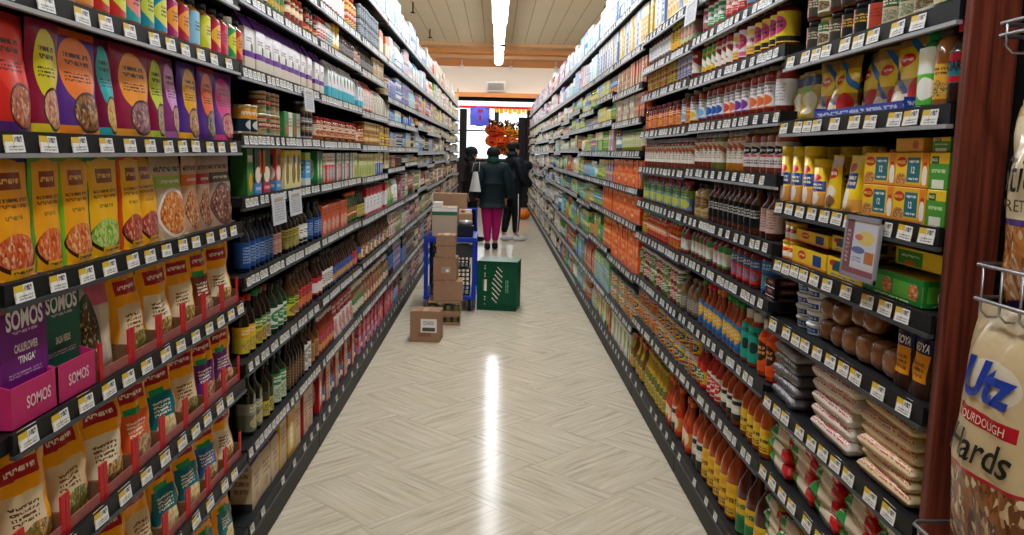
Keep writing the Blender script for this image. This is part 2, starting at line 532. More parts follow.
# smoke detector on the strip light; sprinklers
MB().lathe([(0.05, 0), (0.06, 0.02), (0.05, 0.035)], 14, blackm).build('smoke_detector', loc=(0.08, 16.6, zl - 0.052), label='round black sensor under the fourth strip light', cat='smoke detector')
for i, (px, py, lab) in enumerate([(413, 2, 'nearest the picture top on the left'), (430, 29, 'lower of two on the left'), (605, 6, 'on the right')]):
    d = ray(px, py); k = (4.0 - CAM_H) / d.z
    MB().lathe([(0.012, -0.16), (0.012, 0)], 8, black).lathe([(0.045, -0.18), (0.03, -0.16)], 10, black).build('sprinkler', loc=(d.x * k, d.y * k, 3.998), label='dark sprinkler head under the plank ceiling, ' + lab, cat='sprinkler', group='ceiling sprinklers')
# track spotlights on the beam
wl = MATS["lamp_white"]
for i, px in enumerate((462, 511, 556)):
    d = ray(px, 60); k = 21.64 / d.y
    o = MB().tube([(0, 0, 0.22), (0, 0, -0.02)], 0.012, 6, wl).tube([(0, 0.0, 0), (0, -0.16, -0.05)], 0.045, 8, wl).build('spotlight', loc=(d.x * k, 21.6, 3.62), label='white track spotlight on the orange beam, %s of three' % ('left', 'middle', 'right')[i], cat='spotlight', group='spotlights on the orange beam')

# ------------------------------------------------------------------ shelving
tag_m = art('tag_print', 'e9e9e6', [('rect', 0.24, 0.6, 0.24, 0.42, 'd9b52e'), ('rect', 0.24, 0.35, 0.2, 0.16, 'e9e9e6'), ('text', 0.72, 0.62, 0.2, 0.22, '3a3a3a', 1), ('text', 0.55, 0.2, 0.36, 0.14, '777777', 2)], 0.35)
tag_white = art('tag_white', 'dfe3e6', [('rect', 0.2, 0.7, 0.2, 0.25, 'c9b878'), ('text', 0.6, 0.45, 0.34, 0.3, '4a4a4a', 3)], 0.35)
TAGS = {}


def tag_mesh(near):
    if near not in TAGS:
        w_, h_ = (0.062, 0.037) if near else (0.046, 0.034)
        TAGS[near] = MB().box(-w_ / 2, w_ / 2, -0.0015, 0, -h_ / 2, h_ / 2, tag_m if near else tag_white).mesh('price_tag')
    return TAGS[near]


rail_far = None


def far_rail_mat():
    m, nt, b = nmat('rail_with_tickets'); N = nt.nodes; Lk = nt.links.new
    tc = N.new('ShaderNodeTexCoord'); sp = N.new('ShaderNodeSeparateXYZ'); Lk(tc.outputs['Object'], sp.inputs[0])

    def M(op, a, c):
        n = N.new('ShaderNodeMath'); n.operation = op
        for i, q in enumerate((a, c)):
            if isinstance(q, (int, float)): n.inputs[i].default_value = q
            elif q is not None: Lk(q, n.inputs[i])
        return n.outputs[0]
    f = M('FRACT', M('DIVIDE', sp.outputs[0], 0.085), None)
    msk = M('LESS_THAN', f, 0.55)
    mx = N.new('ShaderNodeMix'); mx.data_type = 'RGBA'; Lk(msk, mx.inputs[0]); mx.inputs[6].default_value = lin('2a2c2e'); mx.inputs[7].default_value = lin('d5d8d8')
    Lk(mx.outputs[2], b.inputs['Base Color']); b.inputs['Roughness'].default_value = 0.45
    return m


rail_far = far_rail_mat()

L_SH = {1: [0.13, 0.405, 0.67, 0.94, 1.207, 1.472, 1.73, 1.935, 2.2],
        2: [0.13, 0.41, 0.715, 1.015, 1.285, 1.497, 1.72, 1.965, 2.145, 2.455],
        3: [0.13, 0.41, 0.718, 1.015, 1.282, 1.494, 1.715, 1.965, 2.148, 2.455],
        4: [0.13, 0.41, 0.725, 1.005, 1.275, 1.485, 1.70, 1.955, 2.148, 2.455],
        5: [0.13, 0.41, 0.73, 1.005, 1.31, 1.48, 1.69, 1.868, 2.145, 2.45]}
R_SH = {1: [0.127, 0.5, 0.725, 0.97, 1.157, 1.33, 1.567, 1.76, 2.02],
        2: [0.127, 0.487, 0.745, 1.013, 1.195, 1.407, 1.602, 1.80, 1.975, 2.145],
        3: [0.127, 0.48, 0.74, 1.003, 1.195, 1.395, 1.598, 1.81, 1.965, 2.145, 2.425],
        4: [0.127, 0.40, 0.72, 1.035, 1.255, 1.485, 1.69, 1.893, 2.12, 2.425]}


def shelves_of(side, b):
    T = L_SH if side == 'L' else R_SH
    if b in T: return T[b]
    base = T[max(T)]
    rnd = random.Random(b * 13 + (side == 'L'))
    if side == 'L': return [z if i in (0, 1, 2, 8, 9) else z + rnd.choice((-0.03, 0, 0, 0.03)) for i, z in enumerate(base)]
    return [z if i in (0, 1, 8, 9) else z + rnd.choice((-0.03, 0, 0, 0.03)) for i, z in enumerate(base)]


ORD = ['zeroth', 'first', 'second', 'third', 'fourth', 'fifth', 'sixth', 'seventh', 'eighth', 'ninth', 'tenth', 'eleventh', 'twelfth', 'thirteenth', 'fourteenth', 'fifteenth', 'sixteenth', 'seventeenth']
SD = {'L': 'left', 'R': 'right'}
ROT = {'L': PI / 2, 'R': -PI / 2}


def bay_edges(side): return L_BAYS if side == 'L' else R_BAYS


def make_bay(side, b):
    """shelving bay in local coordinates: x along the bay, front towards -y, front rail plane y=0"""
    E_ = bay_edges(side); y0, y1 = E_[b - 1], E_[b]; W = y1 - y0
    rnd = random.Random(b * 7 + (side == 'L') * 100)
    xc = XL if side == 'L' else XR
    yc = (y0 + y1) / 2
    u = MB()
    top = 2.85 if b > 1 else 2.6
    u.box(-W / 2, W / 2, 0.47, 0.49, 0.02, min(top, 2.72), blackm)                   # back panel
    for sx in (-1, 1): u.box(sx * (W / 2 - 0.012) - 0.011, sx * (W / 2 - 0.012) + 0.011, 0.44, 0.47, 0, 2.72, black)
    u.box(-W / 2, W / 2, 0.012, 0.44, 0, 0.10, black, bev=0.006)                      # kick base
    un = u.build('shelving_unit', loc=(xc, yc, 0), rz=ROT[side],
                 label='black steel shelving bay, %s from the camera on the %s side of the aisle' % (ORD[b], SD[side]), cat='shelving', group='shelving bays on the %s' % SD[side])
    first = 1.46 - yc if (side == 'L' and b == 1) else -W / 2 + 0.004
    for z in shelves_of(side, b):
        base = z < 0.2
        s = MB().box(-W / 2 + 0.002, W / 2 - 0.002, 0.004, 0.44, z + 0.012, z + SH, black)
        for sx in (-1, 1): s.box(sx * (W / 2 - 0.02) - 0.002, sx * (W / 2 - 0.02) + 0.002, 0.12, 0.44, z - 0.02, z + 0.012, black)
        so = s.build('shelf', un)
        far = b > 6
        rm = rail_far if far else black
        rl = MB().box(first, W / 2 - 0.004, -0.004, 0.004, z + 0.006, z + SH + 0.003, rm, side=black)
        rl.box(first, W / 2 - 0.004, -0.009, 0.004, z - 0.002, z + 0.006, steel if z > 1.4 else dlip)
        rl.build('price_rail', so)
        if far: continue
        near = b == 1 or (side == 'R' and b == 1)
        t = tag_mesh(near)
        x = first + rnd.uniform(0.03, 0.06)
        while x < W / 2 - 0.04:
            o = bpy.data.objects.new('price_tag', t); COL.objects.link(o); o.parent = so
            o.location = (x, -0.0042, z + 0.0255 + rnd.uniform(-0.001, 0.002)); o.rotation_euler = (R(-8), R(rnd.uniform(-2, 2)), 0)
            if side == 'L' and b == 1: x += rnd.choice((0.1, 0.105, 0.115, 0.12, 0.14))
            elif side == 'R' and b == 1: x += rnd.choice((0.072, 0.08, 0.09, 0.12))
            else: x += rnd.choice((0.14, 0.2, 0.3) if z < .2 else ((0.052, 0.056, 0.06, 0.08) if side == 'L' else (0.052, 0.06, 0.08, 0.1, 0.11)))


for s_ in 'LR':
    for b_ in range(1, len(bay_edges(s_))): make_bay(s_, b_)

# ------------------------------------------------------------------ printed labels
def LA(style, bg, a, b='333333', c='f2ead8', rough=0.35):
    """label artwork by style; a, b, c accent colours"""
    key = 'print_%s_%s_%s_%s_%s' % (style, bg, a, b, c)
    if key in MATS: return MATS[key]
    S = {
        'fruit': [('rect', .5, .93, 2, .05, b), ('text', .5, .7, .3, .14, b, 2), ('ell', .5, .3, .3, .22, a), ('rect', .5, .03, 2, .03, a)],
        'band': [('rect', .5, .5, 2, .2, a), ('text', .5, .5, .38, .12, c, 1), ('text', .5, .16, .3, .1, b, 2), ('rect', .5, .95, 2, .06, a)],
        'circ': [('ell', .5, .58, .34, .3, a), ('text', .5, .6, .24, .14, c, 2), ('rect', .5, .12, 2, .08, b)],
        'half': [('rect', .5, .78, 2, .24, a), ('text', .5, .78, .36, .12, c, 1), ('ell', .55, .28, .28, .2, b)],
        'food': [('rect', .5, .8, 2, .2, a), ('text', .5, .8, .36, .12, c, 2), ('ell', .5, .3, .36, .24, 'food:%s:%s' % (b, a))],
        'diag': [('diag', .5, .45, .5, .16, a), ('text', .5, .75, .3, .1, b, 1), ('rect', .5, .08, 2, .1, c)],
        'plain': [('text', .5, .55, .34, .28, a, 4), ('rect', .5, .06, 2, .06, b)],
        'side': [('text', .5, .5, .34, .34, a, 6)],
        'tall': [('rect', .5, .85, 2, .16, a), ('ell', .5, .45, .25, .3, b), ('text', .5, .45, .2, .2, c, 3), ('rect', .5, .05, 2, .06, a)],
        'arch': [('ell', .62, .52, .5, .38, a), ('text', .6, .56, .3, .16, b, 3)],
        'duo': [('rect', .25, .5, .25, .6, a), ('text', .7, .6, .2, .2, b, 3), ('ell', .3, .3, .16, .2, c)],
    }
    return art(key, bg, S[style], rough)


GLASSY = {}


def goo(col, rough=0.12):
    return pm('contents_%s' % col, col, rough, coat=0.6)


def lidm(col, metal=0.0): return pm('lid_%s' % col, col, 0.32, metal=metal)


# ------------------------------------------------------------------ product shapes; lod 0 = parts, 1 = merged, 2 = merged and coarse
SPEC = {}
SEG = {0: 20, 1: 14, 2: 8}


def parts(lod):
    d = {}
    one = MB()

    def g(name):
        if lod > 0: return one
        if name not in d: d[name] = MB()
        return d[name]
    return g, d, one


def fin(kind, g, d, one, lod, root='body'):
    if lod > 0: return [(kind, one)]
    out = [(kind, d[root])] + [(k, v) for k, v in d.items() if k != root]
    return out


def s_jar(lod, kind, r, h, body, label, lid, lv=(.18, .74), lidr=.86, lidh=.13, sq=0):
    g, d, one = parts(lod); n = SEG[lod]; rot = PI / n if sq else 0
    hb = h * (1 - lidh)
    g('body').lathe([(r * .9, 0), (r, .006), (r, hb * .86), (r * .96, hb * .91), (r * lidr * .93, hb)], n, goo(body), sq=sq, rot=rot)
    z0, z1 = h * lv[0], h * lv[1]
    g('label').lathe([(r * 1.012, z0), (r * 1.012, z1)], n, label, sq=sq, cap=(False, False), rot=rot)
    g('lid').lathe([(r * lidr, hb - .002), (r * lidr, h - .003), (r * lidr * .94, h)], n, lid)
    return fin(kind, g, d, one, lod)


def s_bottle(lod, kind, r, h, body, label, cap, style='sauce', lv=(.1, .52), sq=0, flat=1.0):
    g, d, one = parts(lod); n = SEG[lod]; rot = PI / n if sq else 0
    P = {'sauce': [(.92, 0), (1, .02), (1, .56), (.9, .66), (.5, .78), (.4, .84), (.4, .9)],
         'round': [(.8, 0), (1, .03), (1, .52), (.96, .62), (.8, .72), (.52, .80), (.36, .85), (.34, .9)],
         'oil': [(.9, 0), (1, .02), (1, .6), (.92, .66), (.5, .74), (.34, .8), (.32, .9)],
         'thin': [(.9, 0), (1, .02), (1, .5), (.75, .62), (.45, .74), (.38, .9)],
         'squeeze': [(.85, 0), (1, .03), (.98, .3), (1, .6), (.9, .74), (.6, .82), (.6, .84)],
         'short': [(.92, 0), (1, .03), (1, .74), (.85, .8), (.66, .84), (.66, .86)]}[style]
    cr_ = {'sauce': .5, 'round': .42, 'oil': .4, 'thin': .5, 'squeeze': .62, 'short': .74}[style]
    top = P[-1][1]
    if lod == 2: P = P[:1] + P[2:3] + P[-3:]
    g('body').lathe([(a * r, b * h) for a, b in P], n, goo(body), sq=sq, rot=rot, flat=flat)
    g('label').lathe([(r * 1.015, h * lv[0]), (r * 1.015, h * lv[1])], n, label, sq=sq, cap=(False, False), rot=rot, flat=flat)
    g('cap').lathe([(r * cr_, h * top - .003), (r * cr_, h * .985), (r * cr_ * .9, h)], max(8, n // 2 + 4) if lod < 2 else 6, cap)
    return fin(kind, g, d, one, lod)


def s_can(lod, kind, r, h, label, metal='b4b6b8'):
    g, d, one = parts(lod); n = SEG[lod]
    mt = lidm(metal, .7)
    g('body').lathe([(r * .96, 0), (r, .003), (r, .008), (r * .975, .011), (r * .975, h - .011), (r, h - .008), (r, h - .001), (r * .93, h - .001), (r * .92, h - .005)], n, mt)
    g('label').lathe([(r * .985, .012), (r * .985, h - .012)], n, label, cap=(False, False))
    return fin(kind, g, d, one, lod)


def s_canister(lod, kind, r, h, label, lid, sq=0):
    g, d, one = parts(lod); n = SEG[lod]
    g('body').lathe([(r * .97, 0), (r, .004), (r, h * .84)], n, label, sq=sq)
    g('lid').lathe([(r * 1.03, h * .83), (r * 1.03, h * .985), (r * .97, h)], n, lid, sq=sq)
    return fin(kind, g, d, one, lod)


def s_box(lod, kind, w, dp, h, front, side=None, top=None, flap=False):
    mb = MB().box(-w / 2, w / 2, -dp / 2, dp / 2, 0, h, front, side or front, top or side or front, bev=.0015 if lod == 0 else 0)
    return [(kind, mb)]


def s_gable(lod, kind, w, dp, h, front, side, topm):
    """paper bag with pinched folded top"""
    mb = MB()
    hb = h * .78
    nx = 6 if lod == 0 else 2
    rr = random.Random(kind)

    def F(s):
        def f(u, v):
            z = v * h
            k = 1 if z < hb else 1 - (z - hb) / (h - hb)
            bul = 1 + .05 * math.sin(PI * u) * math.sin(PI * min(1, v / .78)) * 2
            return ((u - .5) * w * (1 - .04 * (1 - k)), s * dp / 2 * bul * (k * .93 + .07), z)
        return f
    mb.grid(F(-1), nx, 8 if lod == 0 else 4, front)
    mb.grid(F(1), nx, 8 if lod == 0 else 4, front, flip=True)
    for s in (-1, 1):
        def f(u, v, s=s):
            z = v * h; k = 1 if z < hb else 1 - (z - hb) / (h - hb)
            return (s * w / 2 * (1 - .04 * (1 - k)) - s * .012 * math.sin(PI * u) * (1 - k), (u - .5) * dp * (k * .93 + .07) * (1), z)
        mb.grid(f, 4, 8 if lod == 0 else 4, side, flip=(s < 0))
    mb.box(-w * .48, w * .48, -.004, .004, h - .012, h + .006, topm)
    mb.box(-w / 2 + .002, w / 2 - .002, -dp / 2 + .002, dp / 2 - .002, 0, .003, side)
    return [(kind, mb)]


def pouch_mb(w, h, t, front, back=None, nu=12, nv=14, seed=0, crumple=.004, seal=.05, gusset=True, mb=None):
    """stand-up pouch: returns (mesh builder, surface function u,v,lift)"""
    mb = mb or MB()
    off = Vector((seed * 7.3, seed * 3.1, seed * 1.7))

    def dep(u, v):
        e = max(0, 1 - abs(2 * u - 1) ** 2.6)
        if gusset: pv = min(1, (1 - v) ** .75 * 1.08) * (1 if v > .06 else .86 + .14 * v / .06)
        else: pv = max(0, 1 - abs(2 * v - 1) ** 3.0)
        if v > 1 - seal: pv = 0
        n = noise.noise(Vector((u * 3.2, v * 3.6, 0)) + off) * crumple + noise.noise(Vector((u * 8, v * 7, 5)) + off) * crumple * .45
        return (e ** .62) * pv * t / 2 + (n if 0 < e and v < 1 - seal else n * .3)

    def sx(u, v):
        pinch = 1 - .05 * math.sin(PI * min(1, v * 1.05)) if gusset else 1 - .03 * math.sin(PI * v)
        return (u - .5) * w * pinch

    lean = noise.noise(off + Vector((9, 9, 9))) * .02

    def S(u, v, lift=0.0): return (sx(u, v), -dep(u, v) - lift + lean * v * v, v * h)

    def B(u, v):
        q = dep(u, v); return (sx(u, v), abs(q) * .9 + .0015 + lean * v * v, v * h)
    mb.grid(S, nu, nv, front)
    mb.grid(B, nu, nv, back or front, flip=True)
    return mb, S


def s_pouch(lod, kind, w, h, t, front, back=None, seed=0, crumple=.004):
    n = {0: (12, 14), 1: (6, 8), 2: (4, 4)}[lod]
    mb, S = pouch_mb(w, h, t, front, back, n[0], n[1], seed, crumple)
    mb.box(-w * .46, w * .46, -t * .38, t * .38, 0, .002, back or front)
    return [(kind, mb)]


def s_pillow(lod, kind, w, dp, h, topm, seed=0, ends=None, crumple=.003):
    mb = MB(); n = {0: (14, 10), 1: (8, 6), 2: (4, 4)}[lod]; off = Vector((seed * 5.1, seed, 2))

    def P(u, v, s):
        uu = .5 + .5 * math.sin((u - .5) * PI); vv = .5 + .5 * math.sin((v - .5) * PI); u, v = uu, vv
        e = max(0, 1 - abs(2 * u - 1) ** 12) ** .5 * max(0, 1 - abs(2 * v - 1) ** 16) ** .5
        nz = noise.noise(Vector((u * 4, v * 4, s)) + off) * crumple * (1 if e > 0 else 0)
        return ((u - .5) * w, (v - .5) * dp, h / 2 + s * (e * h / 2 + nz))
    mb.grid(lambda u, v: P(u, v, 1), n[0], n[1], topm)
    mb.grid(lambda u, v: P(u, v, -1), n[0], n[1], topm, flip=True)
    return [(kind, mb)]


def s_tub(lod, kind, r, h, body, lid, label):
    g, d, one = parts(lod); n = SEG[lod]
    g('body').lathe([(r * .84, 0), (r * .94, h * .8)], n, body)
    g('label').lathe([(r * .88, h * .12), (r * .945, h * .74)], n, label, cap=(False, False))
    g('lid').lathe([(r * .96, h * .76), (r, h * .78), (r, h * .93), (r * .93, h)], n, lid)
    return fin(kind, g, d, one, lod)


def s_loaf(lod, kind, r, h, body, wrap):
    """hard brown sugar cone in film: rounded flat-topped disc standing on its edge"""
    n = SEG[lod]; mb = MB()
    mb.ball((0, 0, h / 2), r, r * .8, h / 2, body, 16 if lod == 0 else 8, 10 if lod == 0 else 5, .72)
    return [(kind, mb)]


def reg(key_, fn_, kind_, w_, d_, h_, cat_, **kw): SPEC[key_] = dict(fn=fn_, kind=kind_, w=w_, d=d_, h=h_, cat=cat_, kw=kw)


_MC = {}


def meshes(key, lod):
    k = (key, lod)
    if k not in _MC:
        s = SPEC[key]
        pl = s['fn'](lod, s['kind'], **s['kw'])
        _MC[k] = (pl, [(n, mb.mesh(n)) for n, mb in pl])
    return _MC[k]


# registration helpers ---------------------------------------------------
def jar(key, r, h, body, label, lid, look, kind='sauce_jar', cat='jar', **kw):
    reg(key, s_jar, kind, 2 * r, 2 * r, h, cat, r=r, h=h, body=body, label=label, lid=lid, **kw); SPEC[key]['look'] = look


def bottle(key, r, h, body, label, cap, look, kind='sauce_bottle', cat='bottle', **kw):
    reg(key, s_bottle, kind, 2 * r, 2 * r, h, cat, r=r, h=h, body=body, label=label, cap=cap, **kw); SPEC[key]['look'] = look


def can(key, r, h, label, look, kind='food_can', cat='can', **kw):
    reg(key, s_can, kind, 2 * r, 2 * r, h, cat, r=r, h=h, label=label, **kw); SPEC[key]['look'] = look


def canister(key, r, h, label, lid, look, kind='canister', cat='canister', **kw):
    reg(key, s_canister, kind, 2.06 * r, 2.06 * r, h, cat, r=r, h=h, label=label, lid=lid, **kw); SPEC[key]['look'] = look


def box(key, w_, d_, h_, front, look, side=None, top=None, kind='carton', cat='box'):
    reg(key, s_box, kind, w_, d_, h_, cat, w=w_, dp=d_, h=h_, front=front, side=side, top=top); SPEC[key]['look'] = look


def pouch(key, w_, h_, t_, front, look, back=None, kind='food_pouch', cat='pouch', seed=0, crumple=.004):
    reg(key, s_pouch, kind, w_, t_ * 1.05, h_, cat, w=w_, h=h_, t=t_, front=front, back=back, seed=seed, crumple=crumple); SPEC[key]['look'] = look


def gable(key, w_, d_, h_, front, side, topm, look, kind='paper_bag', cat='bag'):
    reg(key, s_gable, kind, w_, d_ * 1.12, h_, cat, w=w_, dp=d_, h=h_, front=front, side=side, topm=topm); SPEC[key]['look'] = look


def pillow(key, w_, d_, h_, topm, look, kind='flour_bag', cat='bag', seed=0, crumple=.003):
    reg(key, s_pillow, kind, w_, d_, h_, cat, w=w_, dp=d_, h=h_, topm=topm, seed=seed, crumple=crumple); SPEC[key]['look'] = look


# ------------------------------------------------------------------ placing runs of products
PLACED = []          # every countable product; the 300 nearest of a kind become objects, the rest one stuff object
NUM_BAY = {}


def bay_of(side, Y):
    E_ = bay_edges(side)
    for b in range(1, len(E_)):
        if Y < E_[b]: return b
    return len(E_) - 1


def where(side, Y, z):
    b = bay_of(side, Y)
    sh = shelves_of(side, b)
    i = sum(1 for q in sh if q < z + .02)
    return '%s shelf up, %s %s bay' % (ORD[max(1, i)], ORD[b], SD[side])


def put(side, Y, z, key, row=0, jit=1.0, look=None, extra_x=0.0, rz=0.0):
    """z = shelf surface"""
    s = SPEC[key]
    X = (XL - .016 - s['d'] / 2 - row * (s['d'] + .006)) if side == 'L' else (XR + .016 + s['d'] / 2 + row * (s['d'] + .006))
    j = random.uniform(0, .006) * jit
    X += -j if side == 'L' else j
    X += -extra_x if side == 'L' else extra_x
    PLACED.append(dict(key=key, x=X, y=Y, z=z, rz=ROT[side] + rz + random.uniform(-1, 1) * .05 * jit, side=side, row=row, look=look or s['look']))


BAYGAP = .026


def run(side, zb, ya, yb, keys, pitch=None, tiers=1, rows=1, jit=1.0, order='cycle', gap=.004, skip=0.0):
    """fill the shelf whose rail lip is at zb from ya to yb"""
    if isinstance(keys, str): keys = [keys]
    Y = ya; i = 0
    E_ = bay_edges(side)
    while True:
        key = keys[i % len(keys)] if order == 'cycle' else random.choice(keys)
        s = SPEC[key]; p = max(pitch or 0, s['w'] + gap)
        a, c = Y, Y + p
        for e in E_[1:-1]:
            if a < e + .013 and c > e - .013: a = e + .014; c = a + p
        if c > yb + .01: break
        zc = zb
        b = bay_of(side, (a + c) / 2)
        sh = shelves_of(side, b)
        zc = min(sh, key=lambda q: abs(q - zb))
        if random.random() >= skip:
            for r_ in range(rows):
                for t in range(tiers):
                    put(side, (a + c) / 2, zc + SH + .0005 + t * (s['h'] + .0008), key, r_, jit)
        Y = c; i += 1
    return Y


TENS = ['', '', 'twenty', 'thirty', 'forty', 'fifty', 'sixty', 'seventy']
UNITS = ['', 'first', 'second', 'third', 'fourth', 'fifth', 'sixth', 'seventh', 'eighth', 'ninth']


def ORDN(n):
    if n < len(ORD): return ORD[n]
    if n < 20: return ['eighteenth', 'nineteenth'][n - 18]
    t_, u_ = divmod(n, 10)
    return TENS[t_][:-1] + 'ieth' if u_ == 0 else TENS[t_] + '-' + UNITS[u_]


def flush():
    from collections import Counter, defaultdict
    by = defaultdict(list)
    for p in PLACED: by[SPEC[p['key']]['kind']].append(p)
    lab_count = Counter()
    todo = []
    for kind, L in by.items():
        L.sort(key=lambda p: math.hypot(p['x'], p['y']) * (1 + .8 * p['row']))
        todo += L[:300]
        rest = L[300:]
        if rest:
            mb = MB()
            for p in rest:
                pl, _ = meshes(p['key'], 2)
                M_ = Matrix.Translation((p['x'], p['y'], p['z'])) @ Matrix.Rotation(p['rz'], 4, 'Z')
                for n, q in pl: mb.add(q, M_)
            mb.build(kind, label='the many small %ss further down the aisle and behind the front rows' % kind.replace('_', ' '), cat=SPEC[rest[0]['key']]['cat'], kind='stuff')
    for p in todo:
        p['group'] = '%s, %s' % (p['look'], where(p['side'], p['y'], p['z'])); lab_count[p['group']] += 1
    seen = Counter()
    for p in sorted(todo, key=lambda p: (p['row'], round(p['z'], 2), p['y'])):
        n_ = lab_count[p['group']]
        if n_ > 1:
            seen[p['group']] += 1
            p['label'] = ORDN(seen[p['group']]) + ' ' + p['group']
        else: p['label'] = p['group']
        ws = p['label'].split(' ')
        for dw in ('small', 'slim', 'tall', 'square', 'little', 'shouldered', 'bright', 'golden', 'hot', 'food', 'back', 'film-wrapped', 'upright', 'plain'):
            if len(ws) > 16 and dw in ws: ws.remove(dw)
        p['label'] = ' '.join(ws)
        if len(ws) > 16: print('LONG', p['label'])
    for p in todo:
        dist = math.hypot(p['x'], p['y'])
        lod = 0 if dist < 5.3 and p['row'] == 0 else (1 if dist < 8.5 else 2)
        pl, ms = meshes(p['key'], lod)
        o = None
        for k, (n, me) in enumerate(ms):
            q = bpy.data.objects.new(n, me); COL.objects.link(q)
            if k == 0:
                o = q; o.location = (p['x'], p['y'], p['z']); o.rotation_euler = (0, 0, p['rz'])
                tag(o, label=p['label'], cat=SPEC[p['key']]['cat'], group=p['group'] if lab_count[p['group']] > 1 else None)
            else: q.parent = o

# ================================================================== products
def LX(px, z): return ypx('L', px, z)
def RX(px, z): return ypx('R', px, z)


def U(side, z, segs, **kw):
    """segs: (px_from, px_to, keys, kwargs) following the picture from near to far"""
    for s in segs:
        a, b = ypx(side, s[0], z + .05), ypx(side, s[1], z + .05)
        run(side, z, a, b, s[2], **dict(kw, **(s[3] if len(s) > 3 else {})))


# ---------- left bay 1, shelf of square sauce bottles
def one(side, Y, zb, key, look=None, **kw):
    if side == 'L' and 1.4 < Y < 2.85 and not key.startswith('simmer'): Y = min(Y * 1.042, 2.835 - SPEC[key]['w'] / 2)
    put(side, Y, zb + SH + .0005, key, look=look, **kw)


bt = [(62, 'b9a6d8', 'f0b050', 'd9a070', 'lavender and orange'), (80, 'e08a3a', 'f0c060', 'c98a50', 'pale orange'), (97, 'c82a2a', 'd8d038', 'a86a38', 'red with a yellow arch'), (114, 'cf3030', 'd6d83e', 'a87838', 'crimson with a lime arch'),
      (129, '2aa9a6', 'f08a80', 'b0512e', 'teal with a salmon arch'), (144, '1f8fa0', 'c9d850', 'c07840', 'teal with a pale green arch'), (157, '1c93b8', 'dfe05a', 'b8662e', 'blue with a yellow arch'),
      (169, 'a81e64', 'f59a30', 'c0602a', 'magenta with an orange arch'), (181, 'b3243c', 'f29b3c', 'b0522a', 'crimson with an orange arch'), (192, '8cc8e6', '8cc8e6', 'd88a30', 'pale blue'),
      (203, 'd8d52a', 'e6e060', 'b07030', 'lime yellow'), (213, 'c02848', 'f5b83a', 'b4602e', 'maroon with a yellow arch'), (221, 'c72a52', 'd84868', 'a8502a', 'crimson pink'), (229, '2a9a50', 'd8dc40', 'c7bfa0', 'green with a yellow arch'), (236, 'c22838', 'f08a2a', '8a2f20', 'red with an orange arch')]
for i, (px, a, c, body, nm) in enumerate(bt):
    k = 'simmer%d' % i
    bottle(k, .033, .142, body, LA('arch', a, c), lidm('1b1b1d' if i != 13 else 'e8e8e0'), 'simmer bottle with %s label' % nm, kind='simmer_sauce_bottle', style='short', sq=5, lv=(.1, .74))
    one('L', LX(px, 1.83), 1.73, k, jit=.4)
    if i % 3 == 0 and i: one('L', LX(px, 1.83), 1.73, k, row=1, jit=.3)
bottle('simmerL', .03, .15, '9fc7a0', LA('arch', 'd4ead0', 'f4f6ee'), lidm('e6e6e6'), 'pale green bottle with white cap', kind='simmer_sauce_bottle', style='short')
one('L', 2.795, 1.73, 'simmerL', extra_x=.05)
for i in range(6):
    one('L', 1.28 + .0 * i, 1.73, 'simmer%d' % i, row=i) if i == 0 else None

# ---------- left bay 1, tall printed pouches
def maya(key, bg, ell, food, strip_, top, look, w=.185, h=.215, seed=1):
    f = art('pouch_' + key, bg, [('rect', .5, .97, .6, .04, top), ('ell', .52, .62, .38, .31, ell), ('text', .52, .72, .25, .07, '4a2010', 2), ('text', .5, .55, .28, .05, '3a2a30', 3),
                              ('rect', .5, .045, .6, .045, strip_), ('ell', .64, .22, .33, .2, '3a2018'), ('ell', .64, .22, .3, .175, food)], .3, bump=.25)
    pouch(key, w, h, .045, f, look, seed=seed, kind='meal_pouch')


mp = [('maya_red', 'd32a22', 'e33a2c', 'food:8a3020:c87048', '5a2a80', 'c82828', 'red pouch with bowl of beans', 1.455, .2, 0),
      ('maya_yel', '8c1838', 'ddd02c', 'food:a85a50:e0b088', 'e0c828', '8c1838', 'maroon pouch with yellow oval', 1.625, .165, 0.012),
      ('maya_org', '5a2c86', 'f07a20', 'food:2e1c14:a86a30', 'f08a28', 'e8601c', 'purple pouch with big orange oval', 1.755, .205, 0),
      ('maya_teal', '7a1440', '2eb4b8', 'food:b87830:e0c060', '30b0b8', '6a1038', 'maroon pouch with teal oval', 1.865, .18, .05),
      ('maya_mar', '941c42', 'f59b28', 'food:5a3038:b07880', 'e8a030', '941c42', 'maroon pouch with amber oval', 2.015, .185, 0),
      ('maya_lime', '8a1a46', 'c6d83a', 'food:6a5848:c8b088', 'b8d040', 'b0305a', 'lime oval pouch beside the amber one', 2.165, .15, 0.004),
      ('maya_lil', '8c3a78', 'd89ad0', 'food:8a5848:d0a888', 'b070b0', '8c3a78', 'lilac oval pouch half hidden', 2.255, .14, .05),
      ('maya_pur', '54308a', 'f6b428', 'food:7a4030:d0a060', 'f0b030', '54308a', 'purple pouch with golden oval', 2.385, .15, 0),
      ('maya_or2', '5a3088', 'f0702a', 'food:383028:909070', '4a2880', 'b03038', 'purple pouch with small orange oval', 2.53, .15, 0),
      ('maya_pnk', '6a3a92', 'e0408c', 'food:a83850:e09088', 'e0408c', '7a3a90', 'pink oval pouch at the end of the row', 2.70, .165, 0)]
MPX = [(-14, 30), (28, 60), (50, 99), (97, 115), (113, 150), (148, 165), (164, 177), (179, 199), (198, 214), (213, 234)]
for i, (k, bg, el, fo, st, tp, nm, Y, w_, rc) in enumerate(mp):
    a_, b_ = LX(MPX[i][0], 1.6), LX(MPX[i][1], 1.6)
    maya(k, bg, el, fo, st, tp, nm, w=b_ - a_ + .004, seed=i + 1)
    put('L', (a_ + b_) / 2, 1.472 + SH + .0005, k, extra_x=.004 if i % 2 else 0, jit=.2)
